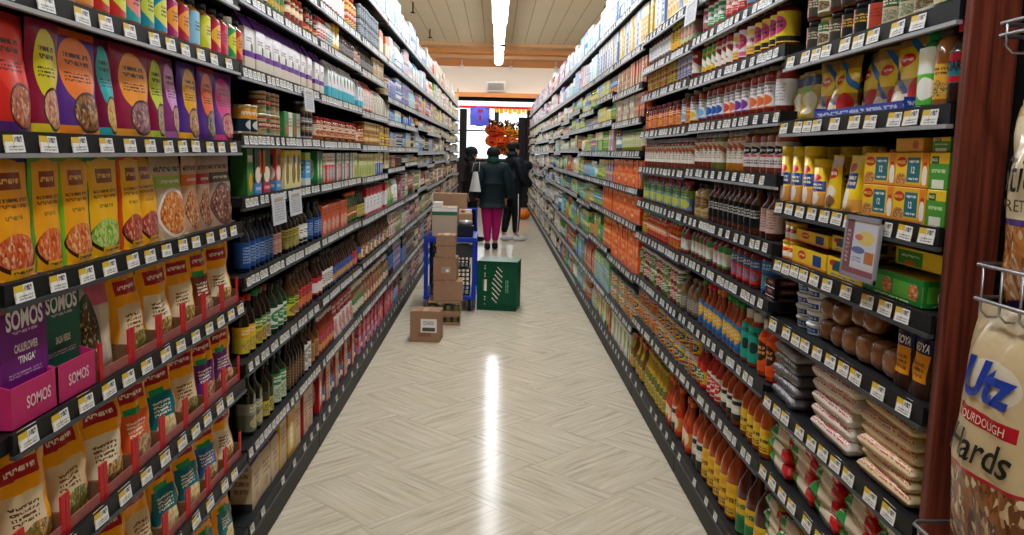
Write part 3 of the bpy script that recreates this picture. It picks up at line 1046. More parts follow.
maya('maya_m0', '7a1838', '2a9aa8', 'food:8a3020:c87048', 'c83030', '7a1838', 'maroon pouch nearest the camera', w=.18, seed=33)
one('L', 1.275, 1.472, 'maya_m0')

def kitch(key, border, bg, logo, food, look, w=.17, h=.222, seed=1, kraft=False):
    if not kraft:
        L_ = [('rect', .5, .45, .42, .5, bg), ('ell', .5, .84, .42, .14, bg), ('rect', .52, .8, .24, .07, logo), ('text', .52, .8, .2, .035, 'f0c060', 1), ('text', .5, .62, .34, .05, '7a5210', 2), ('text', .5, .5, .2, .03, '8a6a20', 1),
              ('ell', .5, .2, .44, .17, '3a2018'), ('ell', .5, .22, .41, .15, food), ('rect', .6, .05, .3, .035, 'e8a818'), ('text', .6, .05, .24, .02, '3a2a10', 1)]
        f = art('pouch_' + key, border, L_, .28, bump=.3)
    else:
        L_ = [('text', .5, .83, .42, .05, '3a2f28', 1), ('rect', .5, .68, .5, .07, border), ('text', .5, .68, .3, .03, 'e8e0c8', 1), ('ell', .5, .3, .46, .3, logo), ('ell', .5, .3, .42, .26, food)]
        f = art('pouch_' + key, bg, L_, .45, bump=.3)
    pouch(key, w, h, .045, f, look, seed=seed, kind='meal_pouch')


kp = [('ki0', '4a3580', 'e89a18', '8a3a18', 'food:a83818:d86838', 'purple edged amber pouch of red curry', 1.47, .19, 0, 0),
      ('ki1', '6aa838', 'eca01c', '8a3a18', 'food:c04018:e87838', 'green edged amber pouch of orange curry', 1.625, .155, 0, 0),
      ('ki2', '7ab82c', 'eea41a', '9a4a20', 'food:b84018:e08840', 'lime edged amber pouch with pointed frame', 1.745, .145, .008, 0),
      ('ki3', '1f8a42', 'efb41c', '8a4a20', 'food:5a9a30:b8d060', 'green edged yellow pouch of green peas', 1.87, .165, 0, 0),
      ('ki4', 'd8501c', 'f0b41a', '8a3a20', 'food:8a2018:c85040', 'orange topped yellow pouch of red beans', 2.015, .13, 0, 0),
      ('ki5', '9a2838', 'f0ae1c', '8a3a20', 'food:8a2028:c05048', 'maroon topped yellow pouch of red beans', 2.125, .13, .01, 0),
      ('ki6', '9ab838', 'c3aa88', 'e8e0d8', 'food:a04018:e08a30', 'brown paper look pouch with bowl of stew', 2.25, .17, 0, 1),
      ('ki7', 'd86830', 'c9a080', 'c9a080', 'food:2a2420:e08a50', 'brown pouch with orange panel', 2.385, .125, .01, 1),
      ('ki8', 'a82840', 'a88a72', 'a88a72', 'food:4a2820:b06a50', 'brown pouch with red panel, set back', 2.485, .12, .05, 1),
      ('ki9', '4a4038', 'b89a84', '6a4a40', 'food:3a1c18:8a5048', 'brown pouch of dark beans at the row end', 2.655, .165, 0, 1)]
KPX = [(-14, 33), (31, 62), (60, 90), (86, 120), (119, 141), (139, 159), (156, 185), (184, 198), (197, 209), (210, 233)]
for i, (k, bo, bg, lo, fo, nm, Y, w_, rc, kr) in enumerate(kp):
    a_, b_ = LX(KPX[i][0], 1.35), LX(KPX[i][1], 1.35)
    kitch(k, bo, bg, lo, fo, nm, w=b_ - a_ + .004, seed=i + 20, kraft=bool(kr))
    put('L', (a_ + b_) / 2, 1.207 + SH + .0005, k, extra_x=.004 if i % 2 else 0, jit=.2)
one('L', 1.28, 1.207, 'ki1', look='amber pouch nearest the camera')

# ---------- left bay 1: boxed meal kits in pink trays, with their lettering
def lettering(mb, body, S, u, v, width=None, height=None, mat=None, lift=.0012, W=1, H=1, **kw):
    vs, fs = text2d(body, width, height, **kw)
    mb.mesh2d(vs, fs, lambda x, y: S(u + x / W, v + y / H, lift), mat)


white_ink = pm('ink_white', 'f3efe9', 0.5); dark_ink = pm('ink_dark', '2c2522', 0.5)


def somos(name_, col, title, sub, sub2, Y, recess, label):
    W_, H_ = .155, .225
    f = art('box_' + name_, col, [('rect', .5, .97, .6, .04, '5a4a70' if 'pur' in name_ else '0f3a30'), ('rect', .5, .925, .6, .012, 'c0602c' if 'pur' in name_ else '0f3a30'), ('text', .52, .73, .26, .02, 'c8a8c0', 1), ('text', .5, .38, .34, .025, 'b898b8', 2), ('ell', .55, .1, .34, .12, 'food:c86838:7ab040'), ('ell', .2, .12, .14, .09, 'b04a90'), ('ell', .8, .16, .14, .09, 'e0509a')], .4)
    body = MB().box(-W_ / 2, W_ / 2, -.02, .02, 0, H_, f, f, f, bev=.003)
    o = body.build('meal_kit_box', loc=(XL - .016 - .02 - recess - .012, Y, .94 + SH + .0005 + .003), rz=PI / 2 + R(-2), label=label, cat='box')
    S = lambda u, v, l: ((u - .5) * W_, -.02 - l, v * H_)
    t = MB()
    kw = dict(W=W_, H=H_, mat=white_ink)
    lettering(t, 'SOMOS', S, .52, .84, width=.118, height=.037, bold=.03, **kw)
    if title: lettering(t, title, S, .52, .6, width=.075, height=.016, bold=.02, **kw)
    lettering(t, sub, S, .52, .5, width=.055, height=.015, bold=.02, **kw)
    t.build('lettering', o)


somos('purple', '6b1a72', 'CAULIFLOWER', "'TINGA'", 'plant based meal', 1.572, .0, 'purple meal kit box lettered SOMOS standing in a pink tray')
somos('green', '0f5a48', '', 'SALSA VERDE', 'plant based meal', 1.735, .014, 'dark green meal kit box lettered SOMOS right of the purple one')
pinkm = pm('tray_pink', 'c02a66', 0.5, var=.05); pinkd = pm('tray_inside', 'a86a50', 0.8)


def pink_tray(Y, W_, label):
    mb = MB(); D_ = .12; t_ = .003
    mb.box(-W_ / 2, W_ / 2, 0, t_, 0, .078, pinkm)
    mb.box(-W_ / 2, W_ / 2, 0, D_, 0, t_, pinkm)
    mb.box(-W_ / 2, W_ / 2, D_ - t_, D_, 0, .11, pinkm, side=pinkd)
    for s in (-1, 1):
        x = s * (W_ / 2 - t_ / 2)
        o = len(mb.v)
        for xx in (x - t_ / 2, x + t_ / 2): mb.v += [(xx, t_, 0), (xx, D_ - t_, 0), (xx, D_ - t_, .11), (xx, t_, .078)]
        mb.face([o, o + 1, o + 2, o + 3], pinkm); mb.face([o + 7, o + 6, o + 5, o + 4], pinkm); mb.face([o + 3, o + 2, o + 6, o + 7], pinkm)
    ob = mb.build('display_tray', loc=(XL - .0095, Y, .94 + SH), rz=PI / 2, label=label, cat='tray')
    t = MB(); S = lambda u, v, l: ((u - .5) * W_, -l, v * .078)
    lettering(t, 'SOMOS', S, .55, .52, width=.085, height=.024, mat=pm('ink_pink', 'efc3cf', .5), W=W_, H=.078, bold=.02)
    t.build('lettering', ob)


pink_tray(1.567, .165, 'pink cardboard tray lettered SOMOS under the purple box')
pink_tray(1.722, .165, 'pink cardboard tray lettered SOMOS under the green box')

# ---------- yellow rice and grain bags in red-cornered trays
card = pm('cardboard', '9a7250', 0.85, var=.12, bscale=60)
cardin = art('corrugated', '7d5a3e', [('text', .5, .5, .6, .6, '6a4a32', 12)], .9)
redc = pm('tray_red', 'c01c22', 0.45)
lipc = pm('tray_lip', 'a05a52', 0.5, var=.15, bscale=60)
NUM = ['nearest', 'second', 'third', 'fourth', 'fifth', 'sixth', 'seventh', 'eighth', 'ninth', 'tenth']


def red_tray(Y, W_, zb, label, D_=.15):
    mb = MB(); t_ = .003; z = 0
    mb.box(-W_ / 2, W_ / 2, 0, t_, 0, .026, lipc)
    mb.box(-W_ / 2, W_ / 2, 0, D_, 0, .002, card)
    mb.box(-W_ / 2, W_ / 2, D_ - t_, D_, 0, .12, card)
    for s in (-1, 1):
        x = s * (W_ / 2 - t_ / 2)
        mb.box(x - t_ / 2, x + t_ / 2, t_, D_ - t_, .002, .045, cardin, side=cardin)
        mb.box(x - s * .0 - (.014 if s > 0 else 0) - t_ / 2, x + (.014 if s < 0 else 0) + t_ / 2, -.001, t_, 0, .085, redc)
    return mb.build('display_tray', loc=(XL - .0095, Y, zb + SH), rz=PI / 2, label=label, cat='tray')


def ybag(key, low, food, look, w=.16, h=.235, seed=0, top='fba60c', banner='b01e26', lowv=.33, badge=None):
    L_ = [('rect', .45, lowv, .36, .2, low), ('text', .45, lowv + .03, .22, .085, 'f0e6d0' if low not in ('e8d8b8', 'e6cfa8', 'e0c49a') else '6a4a34', 4), ('rect', .46, .72, .34, .075, banner), ('text', .46, .72, .27, .035, 'f6e8d0', 1),
          ('ell', .62, .12, .36, .13, food), ('rect', .5, .985, .6, .02, 'c88018')]
    if low not in ('e8d8b8', 'e6cfa8', 'e0c49a'): L_.append(('rect', .4, .55, .22, .035, '1f9a58'))
    if badge: L_.append(('ell', .82, .86, .09, .07, badge))
    f = art('bag_' + key, top, L_, .26, bump=.4)
    pouch(key, w, h, .075, f, look, kind='grain_bag', cat='bag', seed=seed, crumple=.013)


YB = {'cream': ('e8d8b8', 'food:6a4020:d8b070', 'with cream panel'), 'teal': ('0f7480', 'food:c8a060:e8d8a0', 'with teal panel'), 'orange': ('e8622a', 'food:8a4a28:d8b888', 'with orange panel'),
      'purple': ('6a2a80', 'food:8a2a20:d0a080', 'with purple panel'), 'tan': ('e0c49a', 'food:b08040:3a7030', 'with pale tan panel'), 'blue': ('2a6aa8', 'food:8a5a30:d8c090', 'with blue panel'),
      'side': ('e6cfa8', 'food:4a6a30:b07030', 'showing its food picture'), 'brown': ('7a3a2a', 'food:e8d0b0:8a5a3a', 'with brown panel')}
for sd in range(3):
    for k, v in YB.items(): ybag('y_%s%d' % (k, sd), v[0], v[1], 'golden yellow grain bag ' + v[2], seed=sd * 11 + len(k), badge='3a7a40' if sd == 1 else None)


def bags(zb, items, depthoff=.0):
    for i, (Y, k, rc) in enumerate(items):
        put('L', Y, zb + SH + .003, 'y_%s%d' % (k, i % 3), extra_x=.012 + rc, jit=.5, look='golden grain bag %s, %s in its row' % (YB[k][2], NUM[i] if i < 8 else 'far end'))


# shelf D
pouch('greybag', .15, .215, .06, art('bag_grey', 'b9a79c', [('rect', .6, .85, .4, .14, 'c9566e'), ('ell', .22, .5, .26, .36, '3a4a34'), ('ell', .22, .5, .2, .28, 'food:27351f:60402a'), ('rect', .75, .4, .2, .3, 'cdbd9f')], .3, bump=.4), 'grey and pink bag with dark window', seed=5, kind='grain_bag', cat='bag', crumple=.008)


def tray_row(zb, y0, n, kinds, where_):
    for i in range(n):
        Y = y0 + .168 * i
        red_tray(Y, .166, zb, 'red-cornered cardboard tray, %s on the %s' % (NUM[i], where_))
        for j, k in enumerate((kinds[i][0], kinds[i][1])):
            if k: put('L', Y + (.0 if j == 0 else .012), zb + SH + .003, 'y_%s%d' % (k, (i + j) % 3), extra_x=.006 if j == 0 else .084, jit=.25, rz=random.uniform(-.24, -.04), look='golden grain bag %s%s' % (YB[k][2], '' if j == 0 else ', back row'))


put('L', 1.9, .94 + SH + .003, 'greybag', extra_x=.012, jit=.3)
tray_row(.94, 1.905, 6, [('', 'side'), ('tan', 'tan'), ('cream', 'side'), ('side', 'tan'), ('brown', 'cream'), ('cream', 'cream')], 'shelf of the SOMOS boxes')
tray_row(.67, 1.40, 9, [('brown', 'side'), ('side', 'cream'), ('tan', 'cream'), ('cream', 'tan'), ('orange', 'orange'), ('teal', 'cream'), ('tan', 'cream'), ('purple', 'cream'), ('purple', 'cream')], 'third shelf up')
tray_row(.405, 1.40, 9, [('cream', 'tan'), ('side', 'tan'), ('orange', 'cream'), ('cream', 'brown'), ('tan', 'teal'), ('teal', 'cream'), ('teal', 'blue'), ('blue', 'tan'), ('cream', 'tan')], 'second shelf up')
for Y, k in ((2.0, 'cream'), (2.19, 'orange'), (2.37, 'cream'), (2.55, 'teal'), (2.735, 'teal')):
    for j in (0, 1): put('L', Y, .13 + SH + .0005, 'y_%s%d' % (k, j), extra_x=.006 + .08 * j, jit=.4, look='golden grain bag %s%s' % (YB[k][2], '' if j == 0 else ', back row'))

# ---------- left bays 2 to 4
can('lc_navy', .036, .105, LA('half', '17303e', 'e09a2c', 'd8d8d0'), 'navy can with amber panel', metal='c8b890')
can('lc_tan', .033, .083, LA('band', 'b8a478', '8a3a2a'), 'tan can with red band', metal='c0b890')
can('lc_green', .033, .083, LA('band', '2f7a48', 'c83a34'), 'green can with red band')
can('lc_dark', .033, .083, LA('circ', '3a3a34', '8a7a5a', '2a2a2a'), 'dark can with round emblem')
box('lb_logo', .14, .12, .105, LA('duo', 'e6dfd0', '3a8a48', 'c8402c', 'd86a38'), 'white box with green and orange marks')
jar('lj_red', .034, .115, 'b06030', LA('fruit', 'e6d8c0', 'c86838', 'a83a2a'), lidm('c02830'), 'small salsa jar with red lid', kind='salsa_jar')
jar('lj_brn', .034, .115, '6a3018', LA('band', 'd8c8a0', '8a3a20'), lidm('a82828'), 'brown relish jar with red lid', kind='salsa_jar')
box('lb_brn', .09, .08, .075, LA('band', '9a5a30', 'd8b040'), 'small brown and yellow box')
box('lb_yel', .09, .08, .075, LA('band', 'e8c828', '9a5a30'), 'small bright yellow box')
U('L', 1.495, [(243, 259, 'lc_navy'), (259, 281, ['lc_tan', 'lc_green', 'lc_tan'], dict(tiers=2)), (281, 300, 'lb_logo'), (300, 315, 'lc_dark', dict(tiers=2)), (315, 362, ['lj_red', 'lj_red', 'lj_brn']), (362, 378, 'lb_brn', dict(tiers=2)), (378, 388, 'lb_yel', dict(tiers=2))])
# gable bags
gable('lg_pur', .115, .07, .19, art('print_puffs', 'e9e4ea', [('rect', .5, .98, .7, .2, '5f2a86'), ('ell', .5, .52, .34, .16, 'f4f2ee'), ('ell', .62, .42, .12, .09, '3f5a34'), ('text', .4, .56, .25, .05, '6a5a78', 2), ('rect', .5, .3, .7, .055, '6b2f94'), ('rect', .5, .1, .7, .14, 'e6dccb')], .4, bump=.2),
      art('print_puffs_side', 'efe6dc', [('rect', .5, .98, .7, .2, '5f2a86'), ('rect', .5, .3, .7, .055, '6b2f94'), ('rect', .5, .12, .7, .12, 'dcc3a0')], .4), pm('puff_top', '5f2a86', .4), 'white snack bag with purple top and band', kind='snack_bag')
gable('lg_teal', .1, .07, .185, art('print_puffs_t', 'eceef0', [('rect', .5, .95, .7, .1, 'e8e4f0'), ('ell', .5, .6, .2, .16, '4f8a50'), ('ell', .56, .5, .1, .08, 'd8403a'), ('rect', .5, .16, .7, .16, '3cbcd0')], .4, bump=.2),
      art('print_puffs_ts', 'eceef0', [('rect', .5, .16, .7, .16, '3cbcd0')], .4), pm('puff_top_w', 'ece8f2', .4), 'white snack bag with turquoise foot', kind='snack_bag')
gable('lg_red', .09, .07, .19, LA('tall', 'e8ded8', 'd84030', 'c89080'), LA('plain', 'e0d8d0', '888888'), pm('puff_red', 'd03a2c', .4), 'pale bag with red top', kind='snack_bag')
gable('lg_tan', .13, .08, .17, art('print_tanbag', 'dcd2c0', [('diag', .5, .5, .5, .05, '4a7a50'), ('text', .5, .7, .3, .08, '8a7a60', 2)], .5), LA('plain', 'd8ccb4', '998866'), pm('puff_tan', 'dcd2c0', .4), 'cream bag with green stroke', kind='snack_bag')
U('L', 1.72, [(243, 326, 'lg_pur'), (326, 362, 'lg_teal'), (362, 371, 'lg_red'), (371, 388, 'lg_tan')])
# 1.965 jars and bottles
jar('la_beige', .036, .12, 'a89478', LA('plain', 'cfc0a0', '6a5a40'), lidm('2a2a2a'), 'beige jar with black lid', kind='spread_jar')
jar('la_mix', .028, .115, '7a6a48', LA('duo', 'e0d8c0', '4a8a50', 'c83a30', 'd8a030'), lidm('c8c8c0'), 'slim jar with mixed colour label', kind='spread_jar')
jar('la_org', .036, .125, 'b0401c', LA('band', '9a3018', 'e8d0a0'), lidm('e0551c'), 'red sauce jar with orange lid', kind='spread_jar')
jar('la_drk', .034, .12, '5a2a1a', LA('circ', 'c84a30', '3a2a20', 'd8a060'), lidm('2a2420'), 'dark relish jar', kind='spread_jar')
bottle('la_wht', .026, .125, 'e8e0d8', LA('band', 'eceae6', 'c02a30'), lidm('c8202a'), 'white squeeze bottle with red cap', kind='condiment_bottle', style='squeeze')
bottle('la_tea', .026, .125, 'd8e0e0', LA('band', 'e0eaea', '2a8a90'), lidm('d8d8d8'), 'white bottle with teal band', kind='condiment_bottle', style='squeeze')
canister('la_yel', .04, .145, LA('circ', 'ecb83a', 'f6e8c0', 'c86a20'), lidm('e8b43c'), 'yellow canister')
bottle('la_blk', .028, .15, '2a1814', LA('side', '3a3836', 'c0b8b0', '888888'), lidm('1c1c1c'), 'dark bottle with grey label', kind='condiment_bottle')
bottle('la_pnk', .028, .15, '3a2018', LA('plain', 'd8b8a8', '8a3a34'), lidm('1c1c1c'), 'dark bottle with pale pink label', kind='condiment_bottle')
canister('la_brn', .04, .14, LA('plain', 'c8b08c', '7a6040'), lidm('b89c74'), 'beige canister')
U('L', 1.965, [(243, 266, 'la_beige'), (266, 284, 'la_mix'), (284, 303, 'la_org'), (303, 316, 'la_drk'), (316, 325, 'la_wht'), (325, 331, 'la_tea'), (331, 337, 'la_yel'), (337, 352, 'la_blk'), (352, 358, 'la_pnk'), (358, 372, 'la_blk'), (372, 388, 'la_brn')])
# 2.145
bottle('lt_rw', .036, .22, 'ece6e0', LA('tall', 'f0ece6', 'c02c34', 'f6f2ee'), lidm('c02830'), 'tall white bottle with red cap', kind='tall_bottle', style='squeeze', lv=(.06, .75))
bottle('lt_pw', .036, .22, 'ece6e0', LA('tall', 'f0ece6', '5a3a80', 'f6f2ee'), lidm('5a3a80'), 'tall white bottle with purple cap', kind='tall_bottle', style='squeeze', lv=(.06, .75))
bottle('lt_yr', .036, .2, 'e0b03a', LA('band', 'e8c060', 'c84a2a'), lidm('c83a28'), 'tall amber bottle with red cap', kind='tall_bottle', style='squeeze', lv=(.06, .7))
can('lt_gry', .034, .105, LA('plain', '5c666c', 'b8c0c4', '3a4044'), 'dark grey can', metal='8a9296')
box('lt_org', .12, .1, .17, LA('tall', 'e8c8a0', 'd87840', 'e8e0d0'), 'beige and orange carton')
U('L', 2.145, [(249, 300, ['lt_rw', 'lt_rw', 'lt_pw']), (300, 318, ['lt_rw', 'lt_rw']), (318, 345, ['lt_rw', 'lt_pw', 'lt_rw']), (345, 358, 'lt_yr'), (358, 377, 'lt_gry', dict(tiers=2)), (377, 388, 'lt_org')])
# 2.455 top shelf
box('ltop_b', .2, .2, .13, LA('duo', 'b8d0e0', '7aa8cc', '5a90c0', 'f0f4f8'), 'pale blue multipack')
box('ltop_w', .2, .2, .13, LA('circ', 'd4e0e8', '84b4d4', '6aa8cc', 'f4f8fa'), 'white multipack with blue disc')
box('ltop_g', .16, .15, .25, LA('tall', 'e6efe8', '7ac0a8', 'f0d8d8'), 'mint and white carton')
U('L', 2.455, [(262, 330, ['ltop_b', 'ltop_w'], dict(tiers=2)), (330, 400, ['ltop_b', 'ltop_w'], dict(tiers=2))])
# 1.285 cartons
box('ls_green', .08, .06, .165, LA('half', '3f8a2e', '2f6a28', 'e8a030'), 'green kit carton', side=pm('side_green', '2c6428', .5))
taco = art('print_taco', '22402c', [('rect', .5, .12, .7, .13, '3a88c8'), ('text', .5, .12, .35, .06, 'dce8f4', 1), ('ell', .5, .42, .42, .18, 'e8d8c4'), ('ell', .4, .75, .16, .14, '1c2c20'), ('rect', .85, .7, .1, .25, 'd8502a')], .4)
taco2 = art('print_taco2', '2c5a34', [('rect', .5, .12, .7, .13, 'b02a40'), ('text', .5, .12, .35, .06, 'f0d8dc', 1), ('ell', .5, .42, .42, .18, 'ecdccc'), ('rect', .15, .7, .12, .25, 'e0602c')], .4)
taco3 = art('print_taco3', 'd0482c', [('rect', .5, .12, .7, .13, '4a90cc'), ('text', .5, .12, .35, .06, 'dce8f4', 1), ('ell', .5, .42, .42, .18, 'ecdccc'), ('rect', .5, .75, .3, .12, '2a3a28')], .4)
box('ls_t1', .09, .06, .165, taco, 'taco shell carton with blue foot'); box('ls_t2', .09, .06, .165, taco2, 'taco shell carton with crimson foot'); box('ls_t3', .09, .06, .165, taco3, 'red taco shell carton with blue foot')
box('ls_yel', .1, .06, .16, art('print_kit_y', 'e6dca0', [('rect', .5, .9, .7, .1, 'e8c83a'), ('ell', .5, .4, .3, .28, '8a7038'), ('ell', .6, .75, .2, .14, '4a6a9a')], .4), 'pale yellow kit carton')
box('ls_blu', .1, .06, .15, art('print_kit_b', '4aa8dc', [('rect', .5, .88, .7, .1, 'b0c840'), ('text', .5, .55, .35, .2, 'e8f2f8', 3), ('rect', .5, .1, .7, .12, 'd8e4e0')], .4), 'sky blue kit carton')
box('ls_gr2', .07, .06, .16, LA('tall', '2a8a48', '1f6a38', 'c8d8b0'), 'green upright carton')
box('ls_red', .08, .06, .15, LA('food', 'd84a38', 'e8e0d8', '3a6a90', 'b02a28'), 'red and white kit carton')
box('ls_mul', .08, .06, .15, LA('duo', 'e8e0d0', '3a8a90', 'd8603a', 'c83a50'), 'cream carton with coloured blocks')
box('ls_yg', .09, .06, .15, LA('half', 'c8c878', 'd8d8a0', '8aa850', '6a6a3a'), 'yellow green carton')
box('ls_bl2', .09, .06, .15, LA('half', '3a68c0', 'e8d8b0', 'd8c8a0'), 'blue carton with cream top')
U('L', 1.285, [(243, 250, 'ls_green'), (250, 260, 'ls_t1'), (260, 272, 'ls_t2'), (272, 281, 'ls_t3'), (281, 303, 'ls_yel'), (303, 314, 'ls_blu'), (314, 320, 'ls_gr2'), (320, 333, 'ls_red'), (333, 352, ['ls_mul', 'ls_red', 'ls_mul']), (352, 374, 'ls_yg'), (374, 381, 'ls_bl2'), (381, 388, 'ls_yel')])
# 1.015
box('lv_green', .1, .09, .175, pm('carton_green', '0f5a34', .5, var=.1), 'plain dark green carton at the back')
box('lv_mar', .1, .09, .17, pm('carton_maroon', '7a1828', .5, var=.1), 'plain maroon carton at the back')
bottle('lv_blue', .03, .195, '0f1c30', LA('side', '1f4a8a', '9ab4d8', 'c83a3a'), lidm('101214'), 'dark marinade bottle with blue label', kind='marinade_bottle', lv=(.08, .55))
bottle('lv_pink', .03, .19, '2a1a18', LA('food', 'e0b8a8', 'd8a898', 'c86a70', '8a3a40'), lidm('101214'), 'dark bottle with pale floral label', kind='marinade_bottle')
bottle('lv_yg', .03, .19, '1a1a12', LA('food', '8a8a4a', 'c8b85a', '4a6a30', '2a2a1a'), lidm('101214'), 'dark bottle with olive yellow label', kind='marinade_bottle')
bottle('lv_wht', .034, .19, '1a1818', LA('circ', 'd8d8d0', 'f0f0ea', '2a2a2a', '2a2a2a'), lidm('101214'), 'dark bottle with white oval label', kind='marinade_bottle')
box('lv_org', .12, .1, .15, LA('food', 'c8502a', 'c84a20', 'e8dcc8', '3a2a20'), 'orange multipack carton')
bottle('lv_gr', .03, .18, '2a4a20', LA('band', '6a8a30', 'b02a28'), lidm('c8602c'), 'green bottle with orange cap', kind='marinade_bottle')
box('lv_wr', .16, .12, .19, LA('tall', 'ece8ec', 'c02030', 'f0ecf0', '8a8a90'), 'white carton with red top')
U('L', 1.015, [(243, 272, 'lv_blue'), (272, 283, 'lv_pink'), (283, 298, 'lv_yg'), (298, 308, 'lv_wht'), (308, 319, 'lv_blue'), (319, 345, 'lv_org'), (345, 356, 'lv_gr'), (356, 364, 'lv_yg'), (364, 388, 'lv_wr')])
for i, (px, k) in enumerate([(246, 'lv_green'), (252, 'lv_green'), (259, 'lv_mar'), (265, 'lv_green'), (272, 'lv_mar'), (279, 'lv_green'), (286, 'lv_green')]):
    put('L', LX(px, 1.2) + .02, 1.015 + SH + .0005, k, extra_x=.1)
# .715
for k, cap, a, b, c, nm in (('y', 'c02020', 'd8c838', '4a8a30', 'e8b020', 'yellow'), ('g', '1f7a38', 'd8c030', 'e0701c', '4a8a30', 'amber'), ('p', '8a2030', 'e0c0b8', 'd89a90', '3a7a50', 'pale pink'), ('b', '151515', 'c8ccd8', 'd8a0a0', '6a7a9a', 'pale grey')):
    bottle('lw_' + k, .031, .215, '1c130e', LA('food', a, c, b, 'f0e8c0'), lidm(cap), 'dark vinegar bottle with %s label' % nm, kind='vinegar_bottle', lv=(.06, .5))
bottle('lw_w', .036, .2, '1f3a24', LA('circ', 'e6e6de', '2f8a48', '2f8a48'), lidm('151515'), 'bottle with white and green label', kind='vinegar_bottle')
bottle('lw_o', .034, .2, '5a3a1c', LA('food', 'd8d030', '3a7a30', 'd83a28', 'e8d840'), lidm('3a2a1a'), 'brown bottle with yellow green label', kind='vinegar_bottle')
bottle('lw_u', .034, .21, '4a2a14', LA('food', '7a2a60', 'd0402a', 'e08a2a', '4a1a50'), lidm('3a2818'), 'brown bottle with purple and red label', kind='vinegar_bottle')
bottle('lw_r', .034, .2, '3a1a14', LA('tall', 'e8e2dc', 'c02a3a', 'e8d8d8'), lidm('2a2a2a'), 'dark bottle with white and red label', kind='vinegar_bottle')
bottle('lw_k', .03, .22, '120e0c', LA('plain', 'e8e4dc', '4a4a4a'), lidm('101010'), 'black bottle with plain white label', kind='vinegar_bottle')
bottle('lw_m', .03, .2, '3a1810', LA('duo', 'c84a40', '3a5a9a', '2a2a2a', 'd8a03a'), lidm('2a1a18'), 'dark bottle with red and blue label', kind='vinegar_bottle')
U('L', .715, [(243, 256, 'lw_y'), (256, 265, 'lw_g'), (265, 272, 'lw_p'), (272, 289, 'lw_w'), (289, 297, 'lw_o'), (297, 313, 'lw_u'), (313, 321, 'lw_r'), (321, 331, 'lw_k'), (331, 352, 'lw_m'), (352, 358, 'lw_u'), (358, 388, ['lw_m', 'lw_r', 'lw_o'])], rows=1)
# .41
bottle('lo_gy', .033, .235, '16180e', LA('food', '6a6a58', '8a8a78', 'c8c050', 'd8d8a0'), lidm('0e0e0e'), 'dark olive oil bottle with grey yellow label', kind='olive_oil_bottle', style='oil', lv=(.06, .5), sq=5)
bottle('lo_y', .03, .22, '1a1c10', LA('food', 'c8b838', '3a3a20', 'd8c848', '3a3a20'), lidm('0e0e0e'), 'dark olive oil bottle with yellow label', kind='olive_oil_bottle', style='oil', lv=(.06, .5))
bottle('lo_g', .036, .22, '14301c', LA('food', 'c8d0b8', '2f8a50', 'e6e6da', 'f0f0e8'), lidm('0e0e0e'), 'dark bottle with green and white label', kind='olive_oil_bottle', style='oil', lv=(.06, .6))
bottle('lo_k', .024, .235, '120f0c', LA('side', '4a3020', '8a6a40'), lidm('0e0e0e'), 'slim black vinegar bottle', kind='olive_oil_bottle', style='oil', lv=(.06, .5))
bottle('lo_w', .034, .22, '3a2014', LA('circ', 'e6e2dc', '9a9a94', 'c8c4bc'), lidm('1a1a1a'), 'dark bottle with large white label', kind='olive_oil_bottle', style='oil', lv=(.06, .62))
bottle('lo_b', .028, .21, '6a4020', LA('side', 'b08050', '6a4a2a'), lidm('2a1a10'), 'amber bottle with tan label', kind='olive_oil_bottle', style='oil')
pouch('lo_p', .12, .2, .05, LA('food', 'dcd8d4', 'b02a40', 'c8a8a8', 'e8e0e0'), 'white bag with red script', kind='dressing_bag', seed=3)
bottle('lo_m', .034, .2, '8a7a60', LA('tall', 'dcd6cc', '3a8a48', 'c8b8b0'), lidm('d8d8d0'), 'clear bottle with pale label', kind='dressing_bottle', style='squeeze')
bottle('lo_n', .03, .2, '9a3a2a', LA('duo', 'd8c8c0', 'b03a50', '3a7a9a', 'd8a040'), lidm('c8c0b8'), 'red dressing bottle', kind='dressing_bottle')
U('L', .41, [(249, 263, 'lo_gy'), (263, 275, 'lo_y'), (275, 286, 'lo_g'), (286, 303, 'lo_k'), (303, 310, 'lo_w'), (310, 318, 'lo_b'), (318, 333, 'lo_n'), (333, 352, 'lo_p'), (352, 360, 'lo_m'), (360, 388, ['lo_m', 'lo_n'])])
# base
gable('lz_pur', .13, .08, .21, art('print_base1', 'cdb898', [('rect', .5, .95, .7, .16, '4a2a70'), ('text', .5, .5, .3, .14, '8a6a50', 3), ('ell', .5, .22, .2, .1, 'b8a080')], .5), LA('plain', 'c8b090', '7a5a40'), pm('t_pur', '4a2a70', .5), 'tan flour bag with purple top', kind='paper_flour_bag')
box('lz_tan', .11, .09, .22, art('print_base2', 'c9ae86', [('text', .5, .6, .3, .2, '8a6440', 4), ('rect', .06, .5, .06, .6, 'd8a838')], .5), 'tan mix box with yellow edge', kind='mix_box')
box('lz_yel', .1, .08, .2, LA('tall', 'd8b060', 'c88a30', 'e8d8b0'), 'amber mix box', kind='mix_box')
box('lz_red', .1, .08, .2, art('print_base3', 'c8a890', [('rect', .06, .5, .1, .6, 'b02828'), ('text', .55, .6, .3, .2, '6a4a3a', 4), ('ell', .6, .25, .25, .14, 'b89070')], .5), 'tan box with red edge', kind='mix_box')
box('lz_rr', .08, .08, .22, LA('tall', 'b81c24', 'a01820', 'd8c0b0'), 'bright red upright box', kind='mix_box')
bottle('lz_mix', .036, .19, '8a3a30', LA('duo', 'e0d0c0', '2a6a9a', 'c03a40', 'e8d8c0'), lidm('c82030'), 'bottle with red cap and mixed label', kind='dressing_bottle')
box('lz_pk', .1, .08, .19, LA('band', 'd87a90', 'c83a58'), 'pink carton', kind='mix_box')
